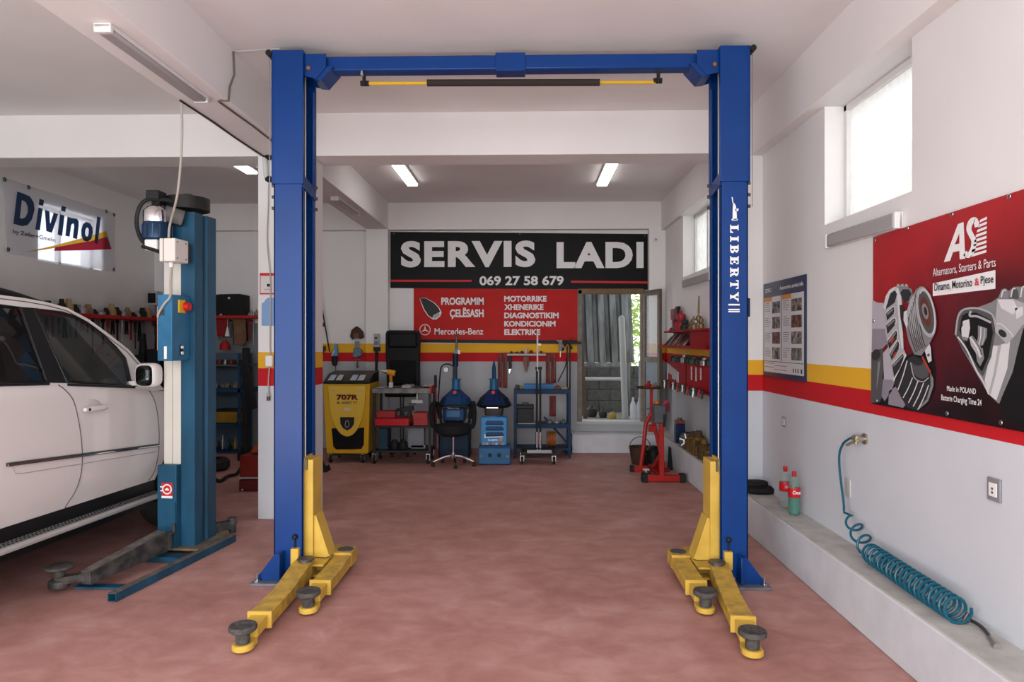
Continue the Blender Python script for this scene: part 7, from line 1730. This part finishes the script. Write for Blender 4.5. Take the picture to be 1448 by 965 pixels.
    for x in (270, 336): a = cx(x, Yf); MB().span((a, Yf, 0), (a + .04, Yf + .04, cz(500, Yf))).build('upright', bm_, t); MB().span((a, 10.4, 0), (a + .04, 10.44, cz(500, Yf))).build('upright', bm_, t)
    MB().span((cx(270, Yf), 10.44, .1), (cx(340, Yf), 10.455, cz(500, Yf))).build('back_sheet', mat('sheet_blue_grey', (.08, .12, .16), .6), t)
    z2 = cz(550, Yf); z1 = cz(516, Yf); z3 = cz(600, Yf); z4 = cz(639, Yf)
    for k in range(16):
        x = 298 + k * 3.2; r = .013 + .003 * rnd.random(); h = .04 + .05 * rnd.random()
        tag(MB().lathe([(0, 0), (r, 0), (r, h * .6), (r * .5, h * .7), (r * .5, h), (0, h)], (cx(x, Yf), Yf + .12, z2), seg=10).build('bolt_jar', tools[[4, 0, 1, 2, 0][k % 5]]), 'small jar in the row on the second blue shelf', 'jar', 'jars on the second blue shelf')
    for k in range(8):
        x = 298 + k * 4.2
        tag(MB().lathe([(0, 0), (.03, 0), (.03, .05), (.02, .07), (0, .07)], (cx(x, Yf), Yf + .1, z1), seg=10).build('oil_tin', tools[[0, 1, 3, 1][k % 4]]), 'small tin in the row on the grey upper shelf', 'tin', 'tins on the grey upper shelf')
    t = thing('yellow_crate', (cx(318, Yf), Yf + .15, z3), 'mustard yellow crate with dark tools on the third blue shelf', 'crate')
    m = MB(); a = cx(304, Yf); b_ = cx(334, Yf); zt = cz(584, Yf)
    m.span((a, Yf + .03, z3), (b_, Yf + .3, z3 + .02)); m.span((a, Yf + .03, z3), (b_, Yf + .045, zt)); m.span((a, Yf + .285, z3), (b_, Yf + .3, zt)); m.span((a, Yf + .03, z3), (a + .015, Yf + .3, zt)); m.span((b_ - .015, Yf + .03, z3), (b_, Yf + .3, zt))
    m.build('tub', mat('crate_yellow', (.33, .19, .02), .5, var=.3), t, bevel=.004); MB().span((cx(302, Yf), Yf + .02, zt), (cx(336, Yf), Yf + .31, zt + .03)).build('lid', black_plastic, t, bevel=.006)
    for k, (x, h, mi) in enumerate(((304, .12, 1), (309, .20, 0), (314, .26, 5), (320, .10, 1), (327, .17, 4), (332, .20, 4))):
        tag(MB().lathe([(0, 0), (.023, 0), (.023, h * .6), (.012, h * .75), (.012, h), (0, h)], (cx(x, Yf), Yf + .14, z4 + .002), seg=12).build('oil_bottle', tools[mi]), 'oil bottle in the row on the bottom blue shelf', 'bottle', 'oil bottles on the bottom blue shelf')
    # tall dark thing beside the unit, red tool chest, bags
    Yt = 9.5
    t = thing('engine_hoist', (cx(348, Yt), Yt + .2, 0), 'tall dark folded hoist standing between the blue shelves and the pillar', 'hoist')
    MB().span((cx(342, Yt), Yt, .0), (cx(350, Yt), Yt + .1, cz(492, Yt))).build('mast', tools[1], t, bevel=.008)
    MB().beam((cx(346, Yt), Yt - .05, cz(508, Yt)), (cx(356, Yt), Yt + .05, cz(580, Yt)), .10, .10).build('boom', mat('hoist_black', (.012, .014, .018), .5), t, bevel=.008); MB().span((cx(340, Yt), Yt - .1, 0), (cx(358, Yt), Yt + .5, .10)).build('leg', tools[1], t)
    Yc = 7.5
    t = thing('tool_chest', (cx(350, Yc), Yc + .25, 0), 'dark red metal tool chest on the floor against the pillar', 'chest')
    m = MB(); pb(m, 337.5, 679, 372, 713, Yc, Yc + .5); m.build('lower_case', mat('chest_wine', (.10, .008, .008), .4), t, bevel=.012)
    m = MB(); pb(m, 338.5, 645, 372, 678, Yc + .03, Yc + .48); m.build('upper_case', mat('chest_red', (.17, .012, .008), .4), t, bevel=.012)
    MB().span((cx(337.5, Yc), Yc - .005, cz(679.5, Yc)), (cx(372, Yc), Yc + .01, cz(677, Yc))).build('edge_trim', steel, t)
    m = MB().cyl((cx(343, Yc), Yc - .01, cz(695, Yc)), (cx(343, Yc), Yc + .0, cz(695, Yc)), .012); m.build('lock', steel, t)
    tag(MB().prism([(cx(346, Yc), Yc + .1, cz(644.8, Yc)), (cx(372, Yc), Yc + .1, cz(644.8, Yc)), (cx(372, Yc), Yc + .1, cz(630, Yc)), (cx(360, Yc), Yc + .1, cz(626, Yc)), (cx(352, Yc), Yc + .1, cz(637, Yc))], (0, .3, 0)).build('orange_bag', mat('bag_orange', (.30, .06, .015), .6, var=.3), bevel=.03), 'orange tool bag lying on the dark red chest', 'bag')
    hs = spline([at_z(298, 672, .02), at_z(310, 681, .02), at_z(322, 674, .02), at_z(334, 671, .02), at_z(340, 663, .04)])
    tag(MB().sweep(hs, .022, 8).build('floor_hose', rubber), 'black hose lying on the floor behind the lift post', 'hose')
    tag(MB().lathe([(.0, 0), (.16, .0), (.20, .04), (.20, .11), (.16, .15), (.10, .15), (.10, .0)], at_z(302, 665, 0), seg=24).build('spare_tyre', rubber), 'black tyre lying flat on the floor behind the lift post', 'tyre')
    # side wall of the bay: shelf with clutter and hanging tools
    XS = X_LEFT
    ya, yb = 7.6, 10.3; zq = 2.02
    tag(MB().span((XS, ya, zq - .05), (XS + .26, yb, zq)).build('red_shelf', red, bevel=.004), 'red shelf along the far side wall behind the white car', 'shelf')
    for k in range(18):
        y = 8.0 + k * .125; r = .04 + .03 * rnd.random(); h = .06 + .12 * rnd.random()
        tag(MB().lathe([(0, 0), (r, 0), (r, h * .5), (r * .6, h * .7), (r * .5, h), (0, h)], (XS + .15, y, zq), seg=10).build('grease_can', tools[[1, 0, 1, 4, 1, 0, 2][k % 7]]), 'grimy can in the crowded row on the far side-wall shelf', 'can', 'cans on the far side-wall shelf')
    for k in range(22):
        y = 7.9 + k * .11; L = rnd.uniform(.2, .5); m = MB()
        if k % 3 == 0: m.beam((XS + .05, y, zq - .06), (XS + .05, y, zq - L), .03, .012, up=(1, 0, 0)).cyl((XS + .04, y, zq - .07), (XS + .06, y, zq - .07), .03)
        elif k % 3 == 1: m.cyl((XS + .05, y, zq - .06), (XS + .05, y, zq - .06 - L * .4), .020, .016, 10).cyl((XS + .05, y, zq - .06 - L * .4), (XS + .05, y, zq - .06 - L), .008)
        else: m.beam((XS + .05, y - .012, zq - .06), (XS + .05, y - .03, zq - L), .02, .014).beam((XS + .05, y + .012, zq - .06), (XS + .05, y + .03, zq - L), .02, .014)
        tag(m.build('hanging_tool', tools[[1, 0, 1, 3, 1][k % 5]]), 'hand tool hanging under the far side-wall shelf', 'tool', 'hand tools under the far side-wall shelf')
    tag(MB().span((cx(297, Yb), Yb - .03, cz(373, Yb)), (cx(303.5, Yb), Yb, cz(327, Yb))).build('hanging_board', mat('frame_dark', (.03, .02, .018), .5), bevel=.004), 'narrow dark board hung high on the back wall behind the lift post', 'board')
    # dark bench and machines in the corner behind the car
    t = thing('work_bench', (-5.5, 10.2, 0), 'dark cluttered work bench in the corner behind the white car', 'bench')
    MB().span((-5.85, 9.7, .95), (-5.08, 10.5, 1.0)).build('top', mat('bench_top', (.03, .026, .022), .7), t)
    for x, y in ((-5.8, 9.75), (-5.16, 9.75), (-5.8, 10.42), (-5.16, 10.42)): MB().span((x, y, 0), (x + .06, y + .06, .95)).build('leg', tools[1], t)
    for k, (x, w, h, mi, lb_) in enumerate(((-5.72, .20, .78, 1, 'black boxy machine on the work bench next to the side wall'), (-5.48, .20, .92, 1, 'tallest black machine on the work bench'), (-5.23, .20, .70, 3, 'dark red machine at the lift post end of the work bench'))):
        tag(MB().span((x - w / 2, 9.85, 1.0), (x + w / 2, 10.15, 1.0 + h * .6)).cyl((x, 10.0, 1.0 + h * .6), (x, 10.0, 1.0 + h), w * .3, w * .2, 14).build('bench_machine', tools[mi], bevel=.01), lb_, 'machine')


far_bay()

# ------------------------------------------------------------------ things on the side wall and its ledge
X = X_RIGHT
# spiral air hose from the wall tap down on to the ledge
tp_ = at_x(1224, 621, X)
brass_dull = mat('brass_dull', (.42, .38, .30), .35, .85)
t = thing('air_tap', (X, tp_.y, tp_.z), 'small brass air tap on the side wall feeding the blue spiral hose', 'tap')
b = MB().cyl((X, tp_.y, tp_.z), (X - .012, tp_.y, tp_.z), .035, seg=18).cyl((X - .012, tp_.y, tp_.z), (X - .05, tp_.y, tp_.z), .018, seg=12).cyl((X - .035, tp_.y - .015, tp_.z), (X - .05, tp_.y + .07, tp_.z - .004), .016, .013, 12)
for k in range(3): b.cyl((X - .045, tp_.y + .005 + k * .02, tp_.z - .001), (X - .045, tp_.y + .014 + k * .02, tp_.z - .001), .022, seg=6)
b.build('valve', brass_dull, t)
MB().beam((X - .045, tp_.y + .01, tp_.z - .01), (X - .07, tp_.y + .10, tp_.z - .055), .022, .012).cyl((X - .045, tp_.y + .03, tp_.z - .012), (X - .045, tp_.y + .03, tp_.z - .035), .012).build('lever', mat('lever_brass', (.40, .33, .18), .4, .7), t)
hose = mat('hose_teal', (.003, .085, .135), .3)
xh = 2.075
lead = [at_x(1202, 620.3, xh + .003), at_x(1199, 622, xh), at_x(1193, 627, xh), at_x(1187.5, 640, xh), at_x(1187, 660, xh), at_x(1190, 688, xh), at_x(1193, 712, xh), at_x(1193.5, 725, xh)]
lead = spline(lead, 6)
# helix axis: loose turns off the wall, then tight turns lying on the ledge
ax = [at_x(1200, 733, 2.075), at_x(1210, 748, 2.07), at_x(1220, 765, 2.065), at_x(1232, 783, 2.055), V((2.045, 4.08, .400)), V((2.03, 3.62, .398)), V((2.025, 3.25, .396))]
turns_at = [0, 1.0, 2.0, 3.0, 4.2, 13.5, 22.0]
rad_at = [.026, .046, .050, .053, .055, .057, .056]
hel = []; steps = 16
for i in range(len(ax) - 1):
    n = int((turns_at[i + 1] - turns_at[i]) * steps)
    for k in range(n):
        u = k / n; c = ax[i].lerp(ax[i + 1], u); a = -2 * pi * (turns_at[i] + (turns_at[i + 1] - turns_at[i]) * u) + 2.4; r = rad_at[i] + (rad_at[i + 1] - rad_at[i]) * u
        d = (ax[i + 1] - ax[i]).normalized(); s = d.cross(V((0, 0, 1))).normalized(); w = s.cross(d)
        hel.append(c + s * r * cos(a) + w * r * sin(a))
tail = spline([hel[-1], at_z(1362, 880, .345), at_z(1372, 878, .35), at_z(1384, 884, .35), at_z(1394, 893, .348), at_z(1402, 904, .345)], 6)
HS = thing('spiral_hose', (2.05, 3.8, .333), 'teal blue spiral air hose hanging from the wall tap and coiled along the ledge', 'hose')
MB().sweep(lead + hel, .0078, 7).build('hose', hose, HS)
MB().sweep(tail[2:], .0085, 8).build('spring_guard', mat('spring_dark', (.09, .085, .08), .4, .7), HS)
e0 = tail[-1]; d = (tail[-1] - tail[-3]).normalized()
MB().cyl(e0 - d * .01, e0 + d * .05, .013, seg=12).cyl(e0 + d * .05, e0 + d * .08, .016, .014, 12).build('coupling', mat('coupling_steel', (.40, .38, .34), .35, .8), HS)


# sockets and plates
def plate(name, px, py, w, h, label, frame, inner, cat='socket'):
    p = at_x(px, py, X)
    t = thing(name, (X, p.y, p.z), label, cat)
    MB().span((X - .012, p.y - w / 2, p.z - h / 2), (X, p.y + w / 2, p.z + h / 2)).build('frame', frame, t, bevel=.004)
    if inner: MB().span((X - .016, p.y - w * .30, p.z - h * .30), (X - .011, p.y + w * .30, p.z + h * .30)).build('insert', inner, t, bevel=.003); MB().cyl((X - .0175, p.y, p.z + h * .05), (X - .015, p.y, p.z + h * .05), .006, seg=10).cyl((X - .0175, p.y, p.z - h * .12), (X - .015, p.y, p.z - h * .12), .006, seg=10).build('pin_hole', dark_steel, t)


plate('power_socket', 1408, 693, .088, .105, 'grey framed wall socket with a white insert, above the hose end', mat('socket_grey', (.23, .23, .24), .35), white_plastic)
plate('light_switch', 1110, 597, .085, .085, 'small grey switch plate on the wall above the two bottles', mat('switch_grey', (.30, .30, .31), .4), white_plastic, 'switch')
plate('blank_plate', 1200.5, 690, .075, .125, 'plain grey blank plate beside the straight part of the spiral hose', mat('blank_grey', (.46, .45, .45), .45), None, 'cover plate')


# the two drink bottles
def bottle(px, py, label, h, fill):
    p = at_z(px, py, .333); p = V((min(p.x, 2.085), p.y, .334))
    t = thing('drink_bottle', p, label, 'bottle')
    k = h / .33
    prof = [(0, .006), (.022, .0), (.036, .004), (.043, .03), (.041, .06), (.044, .10), (.044, .135), (.0435, .205), (.040, .225), (.030, .262), (.017, .290), (.013, .300), (.013, .312)]
    pet = glass('pet_%s' % fill, (.22, .42, .36) if fill else (.30, .40, .39), .26 if fill else .22, .06)
    MB().lathe([(r * k, z * k) for r, z in prof], p, seg=26).build('shell', pet, t, smooth=60)
    MB().lathe([(.0445 * k, .137 * k), (.0452 * k, .14 * k), (.0452 * k, .203 * k), (.0442 * k, .206 * k)], p, seg=26).build('label_band', mat('label_red', (.55, .014, .02), .35), t)
    lettering('Coca', white_ink, t, p + V((-.030 * k, -.047 * k, .165 * k)), (1, 0, 0), (0, 0, 1), .058 * k, .026 * k, .03, .3) if fill else lettering('Coca', white_ink, t, p + V((-.020 * k, -.047 * k, .165 * k)), (1, 0, 0), (0, 0, 1), .040 * k, .022 * k, .03, .3)
    MB().lathe([(.0155 * k, .300 * k), (.0165 * k, .302 * k), (.0165 * k, .325 * k), (.014 * k, .329 * k), (0, .329 * k)], p, seg=16).build('cap', mat('cap_red2', (.50, .012, .018), .35), t)
    MB().lathe([(.0165 * k, .288 * k), (.018 * k, .29 * k), (.018 * k, .294 * k), (.0165 * k, .296 * k)], p, seg=16).build('neck_ring', mat('cap_red2', (0, 0, 0)), t)
    if fill: MB().lathe([(0, .008), (.034 * k, .008 * k), (.040 * k, .03 * k), (.0385 * k, .06 * k), (.041 * k, .10 * k), (.041 * k, .128 * k), (0, .128 * k)], p, seg=22).build('liquid', glass('green_water', (.03, .25, .17), .5, .1), t, smooth=60)


bottle(1123, 728.5, 'greenish half-full drink bottle with a red label, standing in front on the ledge', .335, 1)
bottle(1110.5, 719, 'clear empty drink bottle with a red label, standing behind the greenish one', .335, 0)
p = at_z(1066, 690, .333)
t = thing('work_gloves', (p.x - .02, p.y, .334), 'black rolled gloves lying on the ledge right behind the blue post', 'gloves')
MB().faces(*pillow((2.03, 6.05, .365), .13, .10, .032)).build('lower_glove', mat('glove_black', (.012, .011, .011), .8, bump=.4, scale=20), t, smooth=60)
MB().faces(*pillow((2.01, 6.07, .415), .10, .07, .028)).build('upper_glove', mat('glove_black', (0, 0, 0)), t, smooth=60)


# ------------------------------------------------------------------ lamps
tube_on = emit('tube_light', (1.0, .985, .96), 6.5)
lamp_body = mat('lamp_body', (.72, .71, .70), .4)
diff_off = mat('diffuser_off', (.36, .34, .34), .35)


def lit_lamp(x, y0, y1, label):
    t = thing('ceiling_light', (x, (y0 + y1) / 2, Z_CEIL - .001), label, 'ceiling light', 'lit ceiling lights')
    MB().span((x - .075, y0, Z_CEIL - .035), (x + .075, y1, Z_CEIL - .001)).build('tray', lamp_body, t, bevel=.006)
    MB().span((x - .068, y0 + .02, Z_CEIL - .062), (x + .068, y1 - .02, Z_CEIL - .035)).build('diffuser', tube_on, t, bevel=.01)


L1 = at_z(584, 264, 3.74); L2 = at_z(851, 264, 3.74)
lit_lamp(L1.x, L1.y - 1.42, L1.y, 'lit ceiling strip light over the yellow machine side of the back bay')
lit_lamp(L2.x, L2.y - 1.42, L2.y, 'lit ceiling strip light on the yard doorway side of the back bay')
lit_lamp(-3.42, 6.95, 8.40, 'lit ceiling strip light in the far bay over the white car')


def off_lamp(a, b_, up, label, w=.095):
    """Unlit strip lamp from a to b_, hanging below/along `up` (pointing out of the surface)."""
    a = V(a); b_ = V(b_); up = V(up); d = (b_ - a).normalized(); m = (a + b_) / 2
    t = thing('strip_light', m, label, 'strip light')
    MB().beam(a + up * .012, b_ + up * .012, w, .024, up=up).build('tray', lamp_body, t, bevel=.003)
    D = MB().beam(a + d * .03 + up * .034, b_ - d * .03 + up * .034, w * .94, .026, up=up).build('diffuser', diff_off, t, bevel=.012)
    for e, s in ((a, 1), (b_, -1)): MB().beam(e + up * .0255, e + d * s * .03 + up * .0255, w * 1.02, .047, up=up).build('end_cap', lamp_body, t, bevel=.006)
    side = d.cross(up).normalized()
    MB().beam(a + d * .05 + up * .02 + side * w * .5, b_ - d * .05 + up * .02 + side * w * .5, .004, .010, up=up).build('shadow_gap', mat('gap_dark', (.06, .045, .035), .8), D)


a = at_z(147, 46, 3.34); b_ = at_z(292, 148, 3.34)
off_lamp((a.x - .012, a.y, 3.394), (b_.x - .03, b_.y, 3.394), (0, 0, -1), 'unlit strip light under the long beam in front of the blue post')
a = at_z(473, 284, 3.34); b_ = at_z(504, 306, 3.34)
off_lamp((a.x, a.y, 3.394), (b_.x, b_.y, 3.394), (0, 0, -1), 'unlit strip light under the long beam in the back bay')
a = at_x(1268, 311, X - .04); b_ = at_x(1167, 342, X - .04)
off_lamp((X - .001, a.y, a.z), (X - .001, b_.y, b_.z), (-1, 0, 0), 'unlit strip light on the side wall under the big window')
a = at_x(1004, 390, X_REAR - .04); b_ = at_x(964, 402, X_REAR - .04)
off_lamp((X_REAR - .001, a.y, a.z), (X_REAR - .001, b_.y, b_.z), (-1, 0, 0), 'unlit strip light under the rear side window')

# ------------------------------------------------------------------ cables and the bits on the bay pillar
cg = mat('cable_white', (.52, .48, .46), .6); cd = mat('cable_dark', (.05, .04, .035), .7)
zb = 3.388
q = [at_z(258, 142, zb), at_z(300, 168, zb), at_z(362, 217, zb)]
tag(MB().sweep([V((-2.485, at_z(258, 142, zb).y, zb)), V((-2.47, 5.3, zb)), V((-2.475, 5.7, zb)), V((-2.46, 6.31, zb))], .008, 6).build('beam_cable', cd), 'dark cable run along the outer edge under the long beam', 'cable')
q0 = at_z(311, 150, zb)
tag(MB().sweep([V((-2.147, 4.92, 3.78)), V((-2.148, 4.94, 3.62)), V((-2.146, 4.86, 3.50)), V((-2.147, 4.84, 3.392)), V((-2.19, 4.82, zb)), V((-2.22, 4.84, zb)), V((-2.20, 5.4, zb)), V((-2.20, 6.31, zb))], .008, 6).build('beam_cable', mat('cable_taupe', (.16, .13, .115), .7)), 'taupe cable climbing the long beam to the ceiling near the blue post', 'cable')
tag(MB().sweep([V((-2.147, 4.93, 3.785)), V((-2.0, 4.93, 3.792)), V((-1.80, 4.90, 3.79)), V((-1.79, 4.88, 3.72))], .006, 6).build('ceiling_cable', cg), 'thin pale cable from the long beam across the ceiling to the post top', 'cable')
Yp = Y_BEAM - .001
PP = lambda x, y, d=.0: V((cx(x, Yp), Yp - d, cz(y, Yp)))
t = thing('notice', PP(377, 415), 'white notice with a red top edge on the bay pillar', 'notice')
s_ = MB().span((cx(368, Yp), Yp - .008, cz(414, Yp)), (cx(392, Yp), Yp, cz(385, Yp))).build('board', mat('notice_white', (.66, .63, .63), .5), t)
for nm, m_, r in (('red_edge', ink_red, (368, 389.5, 392, 385.5)), ('red_edge', ink_red, (368, 416, 392, 414.3)), ('red_edge', ink_red, (368, 414.5, 368.9, 385.5)), ('ink_block', ink_black, (378, 405, 383, 401)), ('ink_line', grey_plastic, (374, 410, 385, 408))):
    MB().flat([PP(r[0], r[1], .0095), PP(r[2], r[1], .0095), PP(r[2], r[3], .0095), PP(r[0], r[3], .0095)]).build(nm, m_, t, smooth=0, norm=False)
tag(MB().prism([PP(370.5, 460.5), PP(392, 460.5), PP(392, 421), PP(379, 421), PP(375.5, 424), PP(374, 427), PP(370.5, 429)], (0, -.012, 0)).build('blue_plate', mat('plate_sky_blue', (.22, .36, .62), .4), bevel=.003), 'light blue shaped plate on the bay pillar below the notice', 'plate')
t = thing('extension_lead', PP(383, 520), 'white cable with a white plug hanging down the bay pillar', 'cable')
MB().sweep(spline([PP(381, 258, .02), PP(380.5, 290, .02), PP(379, 335, .02), PP(381.5, 365, .03), PP(384, 392, .03), PP(384, 440, .03), PP(383.5, 480, .03), PP(384, 505, .03)]), .006, 6).build('lead', mat('lead_grey', (.40, .38, .36), .6), t)
MB().span((cx(378, Yp), Yp - .06, cz(519, Yp)), (cx(388, Yp), Yp - .012, cz(503, Yp))).build('plug', white_plastic, t, bevel=.01)
MB().sweep(spline([PP(383, 519, .035), PP(381.5, 540, .035), PP(382, 562, .035)]), .006, 6).cyl(PP(381.5, 556, .035), PP(381.5, 561, .035), .014).build('lower_lead', mat('lead_grey', (0, 0, 0)), t)
MB().cyl(PP(381.5, 561, .035), PP(381.5, 567, .035), .016, seg=12).build('end_fitting', mat('fitting_brown', (.12, .085, .05), .5, .5), t)
t = thing('junction_tube', PP(379, 257), 'white tube with black connectors at the top of the bay pillar', 'fitting')
MB().sweep(spline([PP(376, 222, .03), PP(377, 235, .03), PP(378, 248, .03), PP(382, 255, .03)]), .022, 10).build('tube', mat('tube_white', (.60, .62, .60), .4), t)
for y in (221, 253): MB().ball(PP(383, y, .04), .032, 12).cyl(PP(378, y, .04), PP(386, y, .04), .018).build('connector', black_plastic, t)
t = thing('lamp_connector', at_y(347, 240, 6.75), 'small black hanging connector beside the far bay lamp', 'fitting') if False else None
# little hook plate on the corner pillar and the emergency puck
q = at_y(927, 339, 10.455)
t = thing('wall_sensor', (q.x, 10.459, q.z), 'small white round sensor on the corner pillar beside the black sign', 'sensor')
MB().cyl((q.x, 10.459, q.z), (q.x, 10.42, q.z), .035, .03, 16).build('housing', white_plastic, t); MB().cyl((q.x, 10.42, q.z - .005), (q.x, 10.415, q.z - .005), .012, seg=10).build('eye', dark_steel, t)
